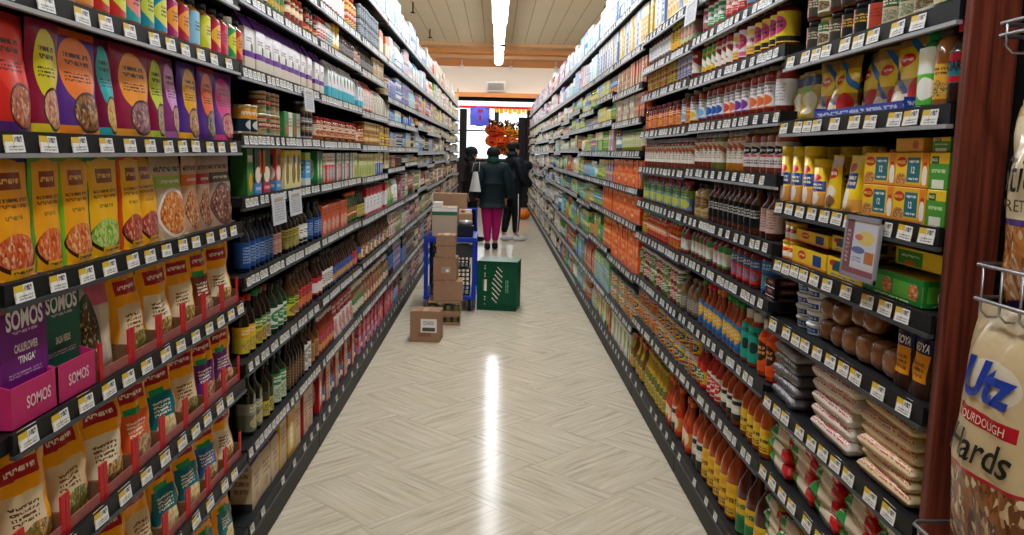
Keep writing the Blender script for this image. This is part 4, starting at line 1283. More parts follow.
U('L', .13, [(249, 277, 'lz_pur'), (277, 285, 'lz_tan'), (285, 300, ['lz_yel', 'lz_tan']), (300, 316, 'lz_red'), (316, 321, 'lz_rr'), (321, 352, ['lz_mix', 'lz_red', 'lz_mix']), (352, 376, ['lz_mix', 'lz_pk']), (376, 392, ['lz_pk', 'lz_rr'])])

# ================================================================== right side
# bay 1, small preserved jars two high
for i, (bg, a, lid) in enumerate([('2a4a38', 'd8d8c8', 'b09a58'), ('3a3a30', 'c84a38', '2a2a22'), ('d8d4c0', '2f6a44', 'b09a58'), ('1c2420', 'b03a34', '202020'), ('c8b890', '3a5a40', 'b09a58'), ('b8442c', 'e0dcc8', '202020')]):
    jar('rj%d' % i, .037, .086, ['6a5a28', '5a2018', '7a6a30', '4a2a18', '8a6a28', '7a2a1a'][i], LA('duo' if i % 2 else 'food', bg, a, ['d8a838', 'c8c0a0', '8a2a20'][i % 3], 'e0d8b0'), lidm(lid, .3), ['small antipasto jar with green label', 'small jar with dark red label', 'small jar with white green label', 'small black label jar', 'small tan label jar', 'small orange red label jar'][i], kind='antipasto_jar', lv=(.14, .8), lidh=.16)
rj = ['rj0', 'rj0', 'rj2', 'rj4', 'rj4', 'rj5', 'rj3', 'rj3', 'rj1', 'rj2', 'rj1']
run('R', 1.76, 1.64, 2.59, rj, tiers=2, gap=.006)
run('R', 2.02, 1.66, 2.59, 'rj4', tiers=1)
# bay 1, yellow bouillon bags in a blue tray
def maggi_bag(key, w_, h_, seed, v=0):
    f = art('bag_' + key, 'b58a3a', [('rect', .5, .56, .6, .2, 'f0cc10'), ('diag', .5, .8, .6, .06, '3a78b8'), ('ell', .4, .6, .2, .08, 'd8281c'), ('text', .4, .6, .15, .03, 'f6e8c0', 1), ('diag', .5, .22, .6, .05, '1f4a98'), ('rect', .5, .08, .6, .1, 'd8c8a8'), ('ell', .78, .2, .19, .17, 'd02a1c'), ('ell', .3, .14, .16, .09, 'e6dcc4'), ('ell', .5, .95, .3, .06, 'c89a4a')], .22, bump=.4)
    pouch(key, w_, h_, .07, f, 'yellow bouillon bag with tomato picture', kind='bouillon_bag', cat='bag', seed=seed, crumple=.008)
    return f


for i, (k, w_, h_) in enumerate([('mg0', .2, .18), ('mg1', .16, .165), ('mg2', .16, .165), ('mg3', .15, .16)]): maggi_bag(k, w_, h_, 40 + i)
pouch('mgx', .13, .14, .06, art('bag_mgx', 'b8a040', [('rect', .5, .8, .6, .1, '3a4a70'), ('ell', .6, .35, .3, .25, 'e0dcc0'), ('rect', .4, .62, .3, .06, '7ab040'), ('ell', .3, .2, .2, .12, 'e0a830')], .25, bump=.4), 'amber bag with green and white picture', kind='bouillon_bag', cat='bag', seed=77, crumple=.009)
z1 = 1.567
for (px, k, rc, rz, nm) in [(902, 'mg0', 0, 0, 'largest, nearest the bottles'), (873, 'mg1', .02, .12, 'leaning beside the largest'), (851, 'mg2', .03, -.2, 'third from the bottles'), (833, 'mg3', .0, 0, 'fourth from the bottles'), (818, 'mg1', .01, .1, 'fifth from the bottles'), (803, 'mgx', 0, .1, 'with white and green picture'), (791, 'mgx', .01, -.1, 'at the far end of the row')]:
    put('R', RX(px, 1.66), z1 + SH + .008, k, extra_x=.016 + rc, rz=rz, look='yellow bouillon bag, ' + nm, jit=.2)
bt_ = MB(); bl = art('tray_blue', '1f3a9a', [('text', .5, .5, .45, .3, 'b8c4e8', 1)], .4)
bt_.box(-.26, .26, 0, .003, 0, .022, bl).box(-.26, .26, 0, .13, 0, .003, bl).box(-.26, -.257, .003, .13, .003, .03, bl).box(.257, .26, .003, .13, .003, .03, bl)
bt_.build('blue_display_tray', loc=(XR + .0095, (RX(921, 1.6) + RX(817, 1.6)) / 2, z1 + SH), rz=-PI / 2, label='blue cardboard tray under the yellow bouillon bags', cat='tray')
bottle('rb_green', .03, .16, '2f8a38', LA('half', '58b83a', 'e6ece0', 'f0f0e8'), lidm('0f7a3a'), 'green seasoning bottle', kind='seasoning_bottle', style='short', sq=5, lv=(.05, .78))
bottle('rb_brown', .026, .165, 'a86a30', LA('food', 'e8a82c', 'e0b040', '4a2818', '6a3a1a'), lidm('3a2a22'), 'amber seasoning bottle with dark cap', kind='seasoning_bottle', style='short')
one('R', RX(929, 1.65), z1, 'rb_green', jit=.2); one('R', RX(943, 1.65), z1, 'rb_brown', jit=.2)
# dark soy bottle with red cap, lettered DARK
g_ = MB().lathe([(.028, 0), (.03, .005), (.03, .105), (.02, .135), (.012, .15)], 20, goo('2a1410'))
ob = g_.build('soy_sauce_bottle', loc=(XR + .05, RX(956, 1.65) , z1 + SH + .0005), rz=-PI / 2 + .5, label='dark sauce bottle with red cap and teal label lettered DARK', cat='bottle')
MB().lathe([(.0305, .045), (.0305, .105)], 20, art('print_dark', '1e7a8a', [('rect', .5, .82, 2, .16, 'c02030'), ('rect', .5, .12, 2, .1, 'c02030')], .3), cap=(False, False)).build('label', ob)
MB().lathe([(.018, .143), (.018, .168), (.016, .172)], 16, lidm('c8182a')).build('cap', ob)
t = MB(); vs, fs = text2d('DARK', width=.044, height=.02, bold=.03)
t.mesh2d(vs, fs, lambda x, y: (.0315 * math.sin(x / .0315), -.0315 * math.cos(x / .0315), .078 + y), dark_ink); t.build('lettering', ob)

# bay 1, bouillon cartons etc. (shelf lip 1.33)
z2 = 1.33
yel = 'f2c81a'


def chicken(key, w_, h_, cap, look, r=.026):
    canister(key, r, h_, art('print_' + key, yel, [('ell', .5, .72, .26, .09, 'c8231a'), ('rect', .5, .5, .4, .13, '17418a'), ('text', .5, .5, .3, .08, 'e8e0c0', 2), ('rect', .5, .16, 2, .17, 'e8a050'), ('ell', .5, .22, .22, .18, 'f2ece0'), ('rect', .5, .38, .06, .03, 'c8231a')], .3), lidm(cap), look, kind='bouillon_shaker', sq=4)


chicken('ck1', .05, .165, 'e8c420', 'tall yellow bouillon shaker'); chicken('ck2', .05, .13, 'e0bc20', 'short yellow bouillon shaker', r=.028)
pouch('ck3', .07, .14, .05, art('print_ck3', 'f0c41a', [('rect', .5, .88, .6, .08, 'd8c8c8'), ('ell', .5, .66, .36, .1, 'c8231a'), ('text', .5, .66, .3, .05, 'f6ecd8', 1), ('ell', .5, .3, .4, .14, 'e8dcc8'), ('ell', .6, .14, .3, .12, '8a6048')], .3, bump=.2), 'yellow bouillon pouch with red script', kind='bouillon_pouch')
pouch('ck4', .09, .14, .055, art('print_ck4', 'f4d01c', [('rect', .45, .55, .34, .14, '17418a'), ('text', .45, .55, .28, .1, 'e8e0c0', 2), ('ell', .4, .78, .24, .08, 'c8231a'), ('rect', .5, .1, .6, .12, 'e8a850'), ('ell', .35, .22, .2, .18, 'f2ece0')], .3, bump=.2), 'yellow bouillon pouch with blue panel', kind='bouillon_pouch')
bottle('ckd', .022, .155, '120f0c', LA('circ', 'e8a82c', '1a1a1a', 'e8b83a'), lidm('d8a81c'), 'black seasoning bottle with yellow cap', kind='seasoning_bottle', lv=(.06, .36))
for px, k, rc in [(788, 'ck1', 0), (799, 'ck1', 0), (811, 'ck1', 0), (820, 'ck2', .004), (834, 'ck3', 0), (853, 'ck4', 0), (867, 'ckd', .03), (875, 'ckd', .035)]:
    put('R', RX(px, 1.45), z2 + SH + .0005, k, extra_x=rc, jit=.3)
for px in (792, 806, 820, 840): put('R', RX(px, 1.45), z2 + SH + .0005, 'ck1', extra_x=.075, jit=.3, look='tall yellow bouillon shaker in the back row')
for px in (868, 880, 892, 904): put('R', RX(px, 1.45), z2 + SH + .0005, 'ckd', extra_x=.11, jit=.2, look='black yellow-capped bottle in the back row')


def maggi_box(w_, h_, d_, loc, rz, label, green=False, small=False):
    base_ = '4a9a30' if green else 'f0b41c'
    if green: L_ = [('rect', .5, .86, .7, .16, 'f0c81c'), ('rect', .3, .8, .18, .1, '1f5a28'), ('text', .5, .5, .35, .08, 'cfe8b0', 1), ('rect', .5, .14, .3, .12, 'e8ecd8')]
    else: L_ = [('rect', .42, .5, .4, .34, 'f4cc1e'), ('rect', .58, .5, .2, .36, '17707e'), ('text', .58, .74, .15, .06, 'e8f0f0', 1), ('text', .58, .24, .15, .05, 'e8f0f0', 1), ('rect', .93, .5, .1, .6, 'e8861c'), ('ell', .92, .34, .08, .3, 'f2efe6'), ('rect', .92, .68, .05, .05, 'c82a1c'), ('ell', .2, .2, .17, .2, 'food:8a4a1c:d88a38'), ('ell', .2, .72, .17, .15, 'c8231a'), ('rect', .5, .04, .7, .04, 'e89020')]
    if small: L_ = [('ell', .75, .5, .12, .3, 'c8602c')]
    key = 'print_mb%d%d' % (green, small)
    f = art(key, 'e8a830' if small else base_, L_, .4)
    sd = pm('mbside%d' % green, '3f8a2a' if green else 'e8a41a', .4)
    o = MB().box(-w_ / 2, w_ / 2, -d_ / 2, d_ / 2, 0, h_, f, sd, sd, bev=.0015).build('bouillon_carton', loc=loc, rz=rz, label=label, cat='box')
    if not small:
        t = MB(); S = lambda u, v, l: ((u - .5) * w_, -d_ / 2 - l, v * h_)
        if green: lettering(t, 'MAGGI', S, .3, .8, width=w_ * .26, height=h_ * .09, mat=white_ink, W=w_, H=h_, bold=.02)
        else:
            lettering(t, 'MAGGI', S, .2, .72, width=w_ * .25, height=h_ * .1, mat=pm('ink_yellow', 'f6d84a', .5), W=w_, H=h_, bold=.02)
            lettering(t, '12', S, .58, .5, height=h_ * .2, mat=white_ink, W=w_, H=h_, bold=.03)
        t.build('lettering', o)


bw = .098; bh = .073; bd = .06; xb = XR + .018 + bd / 2; zz = z2 + SH + .0005
rows_ = [('lower', 0), ('upper', 1)]
yc_ = [RX(914, 1.4), RX(882, 1.4)]
W1 = RX(899, 1.4) - RX(932, 1.4); W2 = RX(868, 1.4) - RX(899, 1.4)
for nm, t_ in rows_:
    maggi_box(W1 - .003, bh, bd, (xb, (RX(899, 1.4) + RX(932, 1.4)) / 2, zz + t_ * (bh + .001)), -PI / 2, 'yellow bouillon carton lettered MAGGI beside the green cartons, %s of two' % nm)
    maggi_box(W2 - .003, bh, bd, (xb, (RX(868, 1.4) + RX(899, 1.4)) / 2, zz + t_ * (bh + .001)), -PI / 2, 'yellow bouillon carton lettered MAGGI nearest the black bottles, %s of two' % nm)
    maggi_box(RX(933, 1.4) - RX(953, 1.4), bh, bd, (xb, (RX(933, 1.4) + RX(953, 1.4)) / 2, zz + t_ * (bh + .001)), -PI / 2, 'green bouillon carton beside the wooden post, %s of two' % nm, green=True)
maggi_box(.12, .03, .07, (xb + .012, RX(914, 1.5) + .01, zz + 2 * (bh + .001) + .0005), -PI / 2, 'flat amber carton lying on the yellow cartons', small=True)
maggi_box(.07, .03, .06, (xb + .01, RX(944, 1.5) + .005, zz + 2 * (bh + .001) + .0005), -PI / 2, 'flat green carton lying on the green cartons', green=True)

# bay 1, shelf lip 1.157 : shakers, display boxes
z3 = 1.157
canister('ss1', .022, .056, art('print_ss1', 'f0c81c', [('ell', .5, .3, .4, .24, 'f2ece0'), ('ell', .5, .66, .36, .14, 'c8231a'), ('rect', .5, .08, 2, .1, 'e87a2a')], .3), lidm('e8b81c'), 'tiny yellow shaker with chicken picture', kind='spice_shaker', sq=4)
run('R', z3, RX(797, 1.2), 2.59, 'ss1', tiers=2, gap=.002)


def disp_box(px0, px1, zb, h_, colf, lab, D_=.12, dark=True, lift=0, recess=0, rows=1):
    """open printed display carton with rows of small packets inside"""
    a, b = RX(px0, zb + .06), RX(px1, zb + .06); W_ = b - a
    mb = MB(); t_ = .0025
    mb.box(-W_ / 2, W_ / 2, 0, t_, 0, h_, colf, colf)
    mb.box(-W_ / 2, W_ / 2, D_ - t_, D_, 0, h_ * 1.25, colf)
    for s in (-1, 1): mb.box(s * (W_ / 2 - t_ / 2) - t_ / 2, s * (W_ / 2 - t_ / 2) + t_ / 2, t_, D_ - t_, 0, h_, colf)
    mb.box(-W_ / 2, W_ / 2, 0, D_, 0, t_, colf)
    o = mb.build('display_carton', loc=(XR + .014 + recess, (a + b) / 2, zb + SH + .0005 + lift), rz=-PI / 2, label=lab, cat='box')
    q = MB(); n = max(3, int(W_ / .02))
    for i in range(n):
        x = -W_ / 2 + t_ + .001 + (i + .5) * (W_ - 2 * t_ - .002) / n
        q.box(x - .008, x + .008, .006, D_ - .01, t_, h_ * .96, pm('packet_brown', '8a6a3a', .5) if dark else pm('packet_yel', 'e8c41c', .5))
    q.build('packets', o, kind='stuff')
    return o


f1 = art('disp_y1', 'f0c61c', [('ell', .3, .6, .12, .25, 'c8231a'), ('text', .3, .6, .09, .1, 'f6e8b0', 1), ('rect', .75, .5, .12, .3, '17418a'), ('rect', .5, .08, .6, .1, 'e88a20')], .4)
f2 = art('disp_y2', 'f0c61c', [('rect', .28, .6, .14, .26, '17505e'), ('rect', .74, .6, .14, .26, '17505e'), ('ell', .12, .7, .07, .14, 'c8231a'), ('ell', .58, .7, .07, .14, 'c8231a'), ('text', .5, .15, .4, .08, '3a78b8', 1)], .4)
f3 = art('disp_g', '1f7a30', [('rect', .28, .5, .2, .3, '58a838'), ('rect', .72, .5, .2, .3, '58a838'), ('ell', .42, .5, .08, .3, 'food:8a3a1c:d87838'), ('ell', .86, .5, .08, .3, 'food:8a3a1c:d87838'), ('text', .5, .1, .3, .06, 'cfe8b0', 1)], .4)
f4 = art('disp_yg', 'f2cc1e', [('rect', .3, .5, .25, .38, '3a9a38'), ('text', .3, .6, .18, .1, 'e8f0d0', 1), ('ell', .3, .25, .12, .12, 'c86a30')], .4)
disp_box(833, 799, z3, .05, f1, 'yellow display carton of dark packets, lower of the two by the shakers')
disp_box(832, 800, z3, .036, f1, 'yellow display carton of dark packets, upper of the two by the shakers', lift=.064, recess=.005)
disp_box(871, 835, z3, .052, f2, 'yellow and teal display carton, lower of two left of the hanging sign')
disp_box(870, 836, z3, .04, f2, 'yellow and teal display carton, upper of two left of the hanging sign', lift=.067, recess=.005)
disp_box(931, 873, z3, .058, f3, 'green display carton of bouillon packets under the hanging sign', dark=False)
disp_box(944, 893, z3, .04, f4, 'yellow and green display carton on the green one', dark=False, lift=.0745, recess=.02)
# ball shaped snack in net beside the post
pm('net_white', 'b8b8a8', .6, bump=.8, bscale=60, var=.4)
MB().ball((0, 0, .028), .03, .03, .028, MATS['net_white'], 16, 10).build('netted_packet', loc=(XR + .06, 1.665, z3 + SH), label='round white netted packet beside the wooden post', cat='packet')

# bay 1, shelf lip .97 : dark trays, tubs, brown sugar cones
z4 = .97
box('dk_tray', .085, .09, .026, art('print_dk', '2a1a18', [('rect', .5, .5, .3, .3, '6a4038'), ('text', .5, .5, .2, .15, 'b89080', 1)], .25), 'flat dark food tray in a stack', kind='food_tray', cat='tray')
put_n = 4
for t_ in range(4):
    for px in (774,):
        put('R', RX(px, 1.05) - .0, z4 + SH + .0005 + t_ * .0285, 'dk_tray', jit=.5)
reg('tub', s_tub, 'food_tub', .1, .1, .0335, 'tub', r=.05, h=.0335, body=pm('tub_clear', 'd8dce0', .3), lid=pm('tub_lid', 'e6ebee', .35), label=art('print_tub', 'e6e8ec', [('rect', .5, .5, .26, .36, '24509a'), ('text', .5, .5, .2, .2, 'd8e0f0', 2), ('rect', 1.5, .5, .3, .36, '24509a')], .3)); SPEC['tub']['look'] = 'white and blue round food tub'
ty = [RX(799, 1.05), RX(799, 1.05) - .108]
for j, Y in enumerate(ty):
    for t_ in range(4):
        put('R', Y, z4 + SH + .0005 + t_ * .0342, 'tub', extra_x=.0 if j else .01, jit=.5, look='white and blue food tub, %s in the %s stack' % (('lowest', 'second', 'third', 'top')[t_], ('far', 'near')[j]))
brownm = art('sugar_cone', '7c4c2a', [('text', .5, .5, 2, 2, '6a3c20', 3)], .25, coat=.7, bump=.3)
brownm2 = pm('panela', '8a5a36', .22, coat=.8, var=.15, bump=.3, bscale=25)
reg('loaf', s_loaf, 'brown_sugar_cone', .076, .066, .06, 'brown sugar', r=.038, h=.06, body=brownm2, wrap=None); SPEC['loaf']['look'] = 'film-wrapped brown sugar cone'
reg('loafb', s_loaf, 'brown_sugar_cone', .086, .075, .074, 'brown sugar', r=.043, h=.074, body=brownm2, wrap=None); SPEC['loafb']['look'] = 'large film-wrapped brown sugar cone'
yy = [(822, 1, .01), (822, 2, .012), (836, 1, 0), (838, 2, 0), (853, 2, .0), (867, 1, .0), (867, 0, .0), (853, 1, .01), (881, 0, 0)]
for t_ in range(2):
    for i, px in enumerate((823, 836)):
        put('R', RX(px, 1.05), z4 + SH + .0005 + t_ * .0605, 'loaf', jit=1, extra_x=.004, look='brown sugar cone %s, %s' % (('beside the tubs', 'second from the tubs')[i], ('below', 'on top')[t_]))
for i, px in enumerate((850, 864, 877, 892)):
    Y = RX(px, 1.05)
    put('R', Y, z4 + SH + .0005, 'loafb' if i < 3 else 'loafb', look='large brown sugar cone, %s from the orange-label pouches' % ('fourth', 'third', 'second', 'first')[i])
    if i < 2: put('R', Y, z4 + SH + .075, 'loaf', extra_x=.012, look='brown sugar cone on top of the large ones, %s' % ('left', 'right')[i])
pouch('gopouch', .075, .125, .03, art('print_go', '3a2018', [('rect', .5, .5, .42, .24, 'e8981c'), ('text', .5, .46, .3, .14, '7a4a10', 3), ('rect', .5, .85, .6, .12, '16224a')], .3, bump=.2), 'pouch with orange label', kind='spice_pouch')
for i, px in enumerate((921, 904)):
    Y = RX(px, 1.05)
    w_, h_ = .075, .125
    mb, S = pouch_mb(w_, h_, .03, SPEC['gopouch']['kw']['front'], seed=60 + i)
    o = mb.build('spice_pouch', loc=(XR + .036, Y, z4 + SH + .001), rz=-PI / 2, label='spice pouch with orange label lettered GOYA, %s' % ('next to the wooden post', 'next to the brown sugar cones')[i], cat='pouch')
    t = MB(); lettering(t, 'GOYA', S, .5, .84, width=.055, height=.018, mat=white_ink, W=w_, H=h_, lift=.0018, bold=.03); t.build('lettering', o)

# bay 1, shelf lip .725: bags lying in piles
z5 = .725
silver = art('bag_silver', '5c5659', [('rect', .5, .5, .3, .3, '7a7678'), ('text', .5, .08, .35, .05, 'b8b8bc', 1)], .3, bump=.3)
silver_r = art('bag_silverr', '8a8488', [('rect', .5, .62, .5, .1, '2a4aa0'), ('rect', .5, .85, .5, .08, 'c02030'), ('text', .5, .1, .35, .05, '4a4a4c', 1)], .3, bump=.3)
flour = art('bag_flour', 'ddd5c6', [('text', .5, .1, .4, .06, 'c8404a', 2), ('text', .5, .9, .4, .06, 'c8404a', 2), ('rect', .5, .5, .4, .2, 'd8a83a')], .35, bump=.4)
ricem = art('bag_rice', 'dcc79c', [('text', .5, .1, .42, .06, 'c05040', 2), ('text', .5, .9, .42, .06, 'c05040', 2), ('rect', .5, .55, .42, .28, 'e8bc1c'), ('ell', .55, .55, .2, .14, '1c1c18')], .3, bump=.4)
pillow('p_sil', .22, .14, .036, silver, 'dark silver flat bag', kind='rice_bag', seed=3, crumple=.005)
pillow('p_silr', .22, .14, .036, silver_r, 'silver bag with blue and red print', kind='rice_bag', seed=5, crumple=.005)
pillow('p_flo', .26, .16, .04, flour, 'white flour bag', kind='flour_bag', seed=7, crumple=.004)
pillow('p_ric', .25, .16, .034, ricem, 'cream rice bag', kind='rice_bag', seed=9, crumple=.005)
TN = ['lowest', 'second', 'third', 'fourth', 'fifth', 'top']
for t_ in range(6): put('R', (RX(916, .85) + RX(866, .85)) / 2 - .005, z5 + SH + .0005 + t_ * .0305, 'p_ric', extra_x=-.004 + .004 * (t_ % 2), jit=1, look='cream rice bag, %s of the pile by the post' % TN[t_])
for t_ in range(5): put('R', (RX(866, .85) + RX(813, .85)) / 2 + .015, z5 + SH + .0005 + t_ * .0365, 'p_flo', extra_x=.004 * (t_ % 2), look='white flour bag, %s of the middle pile' % TN[t_ if t_ < 4 else 5])
for t_ in range(5): put('R', (RX(806, .85) + RX(780, .85)) / 2 + .035, z5 + SH + .0005 + t_ * .0345, 'p_sil' if t_ < 4 else 'p_silr', look='dark silver bag, %s of the nearer silver pile' % TN[t_ if t_ < 4 else 5])
# bay 1, bean bags with green and red ends
z6 = .5
bean = art('bag_bean', 'd6c6aa', [('rect', .12, .5, .24, .7, '1f8a30'), ('rect', .86, .5, .2, .7, 'c01818'), ('ell', .62, .35, .12, .2, 'f0c828'), ('ell', .62, .65, .12, .2, 'f0c828'), ('text', .35, .5, .2, .4, 'e6dcc8', 4)], .16, coat=.4, bump=.5)
pillow('bean', .195, .12, .048, bean, 'bean bag with green and red ends', kind='bean_bag', seed=11, crumple=.006)
pillow('bean2', .18, .12, .048, bean, 'bean bag with green and red ends', kind='bean_bag', seed=15, crumple=.007)
colN = ['nearest the camera', 'second', 'third', 'fourth', 'farthest']
for i, Y in enumerate((1.73, 1.93, 2.12, 2.31, 2.49)):
    for t_ in range(4):
        put('R', Y + .012 * (t_ % 2), z6 + SH + .0005 + t_ * .0435, 'bean' if i % 2 else 'bean2', jit=2, look='red and green bean bag, %s, %s column' % (TN[t_ if t_ < 3 else 5], colN[i].split()[0]))
for i, Y in enumerate((1.75, 1.95, 2.15, 2.34, 2.5)):
    for t_ in range(6):
        put('R', Y + .012 * (t_ % 2), .127 + SH + .0005 + t_ * .0435, 'bean', jit=2, look='green and red bean bag, %s, %s column' % (TN[t_], colN[i].split()[0]))

# ---------- right bays 2 and 3
for k, bg, a, b, body, lid, nm in (('ra_g', '2f9a50', 'e6ece4', 'e6ece4', 'b83a28', '2a2a2a', 'green and white label'), ('ra_r', 'c8302a', 'f0d8d0', 'e8b0a8', 'a82a20', '2a2a2a', 'red checked label'), ('ra_b', '4aa8d0', 'e8f0f4', 'c83a30', 'a83020', '2a2a2a', 'sky blue label'),
                                  ('ra_p', 'd04a68', 'f0e0e4', '58a858', '8a2a20', 'b8bcc0', 'pink label'), ('ra_pg', '9ac070', 'e07a90', 'f0e8e0', '9a3a28', 'b8bcc0', 'pale green label'), ('ra_w', 'e6e6e4', 'b8b8b8', '6a6a6a', '7a2a22', '2a2a2a', 'plain white label')):
    jar(k, .037, .15, body, LA('band' if k != 'ra_w' else 'plain', bg, a, b, bg), lidm(lid), 'pasta sauce jar with ' + nm, kind='pasta_sauce_jar')
jar('ra_v', .037, .15, '7a3a2a', LA('duo', 'e8b020', '6a3a8a', '2a6a40', 'd8c030'), lidm('c8d040'), 'pasta sauce jar with purple yellow label', kind='pasta_sauce_jar')
U('R', 1.97, [(800, 770, 'ra_g'), (770, 755, 'ra_g'), (755, 745, 'ra_b'), (745, 724, 'ra_r'), (724, 709, 'ra_g'), (709, 697, 'ra_p'), (697, 682, 'ra_pg'), (682, 672, 'ra_v'), (672, 641, 'ra_w')])
for k, bg, a, b, body, lid, nm in (('rb_y', 'ecd024', 'c03a70', '2a2a20', '8a2418', '2a2022', 'bright yellow label'), ('rb_yw', 'ecc83a', 'e8e0e0', 'c84a6a', '8a2a1c', '2a2022', 'yellow and white label'), ('rb_pk', 'e8dcdc', 'b83058', 'd86a80', '8a241c', '2a2022', 'white label and red star'),
                                  ('rb_z', 'a83022', 'ece4d8', 'e8e0d0', '8a2a1c', 'b8bcc0', 'red zigzag label'), ('rb_zg', '5a9a30', 'ece4d8', 'e0b428', '8a2a1c', 'b8bcc0', 'green zigzag label'), ('rb_l', '9a98b8', 'c8c4d8', '4a4a6a', '6a3a2a', 'b8bcc0', 'lilac grey label'),
                                  ('rb_o', 'a89a38', 'd8a030', '3a3a20', '7a4a1c', '8a8a80', 'olive label'), ('rb_or', 'b8602a', 'd89a48', '4a2a18', '7a3a18', '8a8a80', 'brown orange label')):
    st = 'diag' if '_z' in k else ('circ' if k in ('rb_y', 'rb_pk') else 'band')
    jar(k, .038, .155, body, LA(st, bg, a, b, b), lidm(lid, .4 if lid == 'b8bcc0' else 0), 'pasta sauce jar with ' + nm, kind='pasta_sauce_jar', lv=(.14, .76))
U('R', 1.80, [(785, 761, 'rb_y'), (761, 746, ['rb_y', 'rb_yw']), (746, 733, ['rb_pk', 'rb_yw']), (733, 717, 'rb_z'), (717, 703, 'rb_zg'), (703, 693, 'rb_z'), (693, 678, 'rb_l'), (678, 668, 'rb_o'), (668, 641, ['rb_or', 'rb_o'])])
for k, bg, a, nm in (('rc_w', 'e8e4e6', 'a8a8ac', 'plain white label'), ('rc_o', 'eae6e6', 'e07038', 'white label and orange tomato'), ('rc_p', 'eae6e8', '7a3a9a', 'white label and purple fruit'), ('rc_r', 'eae6e6', 'd8483a', 'white label and red tomato'),
                     ('rc_b', 'e6e8ec', '2a5aa8', 'white label and blue fruit'), ('rc_y', 'e8e8e4', 'd8b83a', 'white label and yellow fruit'), ('rc_l', 'dfe8ee', '7ab0d8', 'pale blue label')):
    jar(k, .037, .158, '8a2a1c', LA('fruit' if k != 'rc_w' else 'side', bg, a, '7a7a80'), lidm('8f8a72', .2), 'slim sauce jar with ' + nm, kind='marinara_jar', lv=(.14, .66), lidr=.66, lidh=.1)
for k, bg, a, lid, nm in (('rc_f1', 'e0701c', 'b03018', 'c04060', 'orange photo label'), ('rc_f2', 'c84a20', 'e89038', '3a2a28', 'red photo label'), ('rc_f3', 'e8a040', 'c05028', '3a2a28', 'amber photo label')):
    jar(k, .036, .135, '7a2a1c', LA('food', bg, a, 'd88a40', 'e8d8b0'), lidm(lid), 'sauce jar with ' + nm, kind='marinara_jar', lv=(.12, .68))
U('R', 1.60, [(784, 772, 'rc_w'), (772, 748, 'rc_o'), (748, 735, 'rc_p'), (735, 722, ['rc_o', 'rc_r']), (722, 704, 'rc_b'), (704, 697, 'rc_l'), (697, 690, 'rc_y'), (690, 680, ['rc_f3', 'rc_l']), (680, 641, ['rc_f3', 'rc_f1', 'rc_f2', 'rc_f1'])])
jar('rd_5s', .04, .152, '9a4a34', art('print_5s', 'd9d0cc', [('ell', .5, .68, .34, .17, '1c2430'), ('text', .5, .68, .22, .08, 'e0dcd8', 1), ('rect', .5, .46, .24, .05, 'c84a50'), ('text', .5, .2, .3, .1, '4a4644', 2)], .35), lidm('8f8a72', .2), 'stout sauce jar with black round emblem', kind='organic_sauce_jar', lv=(.14, .68), lidr=.7, lidh=.1)
crm = art('print_cream', 'e6dccc', [('diag', .3, .98, .7, .12, 'c8683a'), ('text', .6, .45, .12, .28, '7a7068', 5)], .4)
jar('rd_co', .036, .152, 'd8861c', crm, lidm('8c9094', .5), 'sauce jar with cream label, orange contents', kind='organic_sauce_jar', lv=(.2, .74))
jar('rd_cr', .036, .152, '8a3a20', crm, lidm('8c9094', .5), 'sauce jar with cream label, red contents', kind='organic_sauce_jar', lv=(.2, .74))
jar('rd_cg', .036, .152, '7a7a30', crm, lidm('8c9094', .5), 'sauce jar with cream label, green contents', kind='organic_sauce_jar', lv=(.2, .74))
U('R', 1.405, [(784, 744, 'rd_5s'), (744, 723, 'rd_co'), (723, 713, 'rd_cg'), (713, 641, 'rd_cr')])
bottle('re_pk', .034, .16, '5a2a1c', LA('side', 'd0b0a4', '8a6a64'), lidm('3a2a24'), 'brown bottle with pale pink label', kind='barbecue_sauce_bottle', lv=(.14, .62))
bottle('re_bk', .034, .165, '6a3422', LA('duo', '101418', '101418', 'c8c8c0', '9a9a90'), lidm('2a2420'), 'brown sauce bottle with black label', kind='barbecue_sauce_bottle', lv=(.14, .62))
bottle('re_bg', .045, .15, 'c8b078', LA('circ', 'c9b27c', '6a4a30', 'a08a50', 'a08050'), lidm('2a2826'), 'beige bottle with brown disc', kind='barbecue_sauce_bottle', style='short', lv=(.1, .7), sq=5)
bottle('re_ye', .032, .15, '8a5030', LA('food', '6a8ab0', '9ac04a', 'd8c838', '3a4a80'), lidm('c83a4a'), 'slim bottle with yellow and blue label', kind='barbecue_sauce_bottle', lv=(.1, .7))
bottle('re_gr', .032, .15, '5a5a30', LA('food', '5a9a50', '4a7aa0', 'c8c040', '2a4a40'), lidm('3a3a3a'), 'slim bottle with green label', kind='barbecue_sauce_bottle', lv=(.1, .7))
U('R', 1.195, [(774, 757, 're_pk'), (757, 707, 're_bk'), (707, 689, 're_bg'), (689, 641, ['re_ye', 're_ye', 're_gr'])])
bottle('rf_bl', .045, .15, '6a2a20', LA('food', '2a5aa8', '3a78c0', '3a9a60', 'b8d0e8'), lidm('3a2a28'), 'large jar with blue label', kind='juice_bottle', style='short', lv=(.1, .74))
bottle('rf_bt', .036, .15, '7a2418', LA('food', 'd8301c', '2a6ab0', 'e05a20', 'e8e0d0'), lidm('2a4a48'), 'red bottle with blue tomato label', kind='juice_bottle', style='short', lv=(.1, .66))
bottle('rf_gw', .032, .155, '7a2c20', LA('tall', 'e4e4dc', '4a9a58', 'd8dcd0'), lidm('5a2a24'), 'red bottle with white green label', kind='juice_bottle', lv=(.12, .64))
bottle('rf_rw', .032, .155, '7a2c20', LA('tall', 'e4e0dc', 'b03a50', 'e0d4d4'), lidm('5a2a24'), 'red bottle with white crimson label', kind='juice_bottle', lv=(.12, .64))
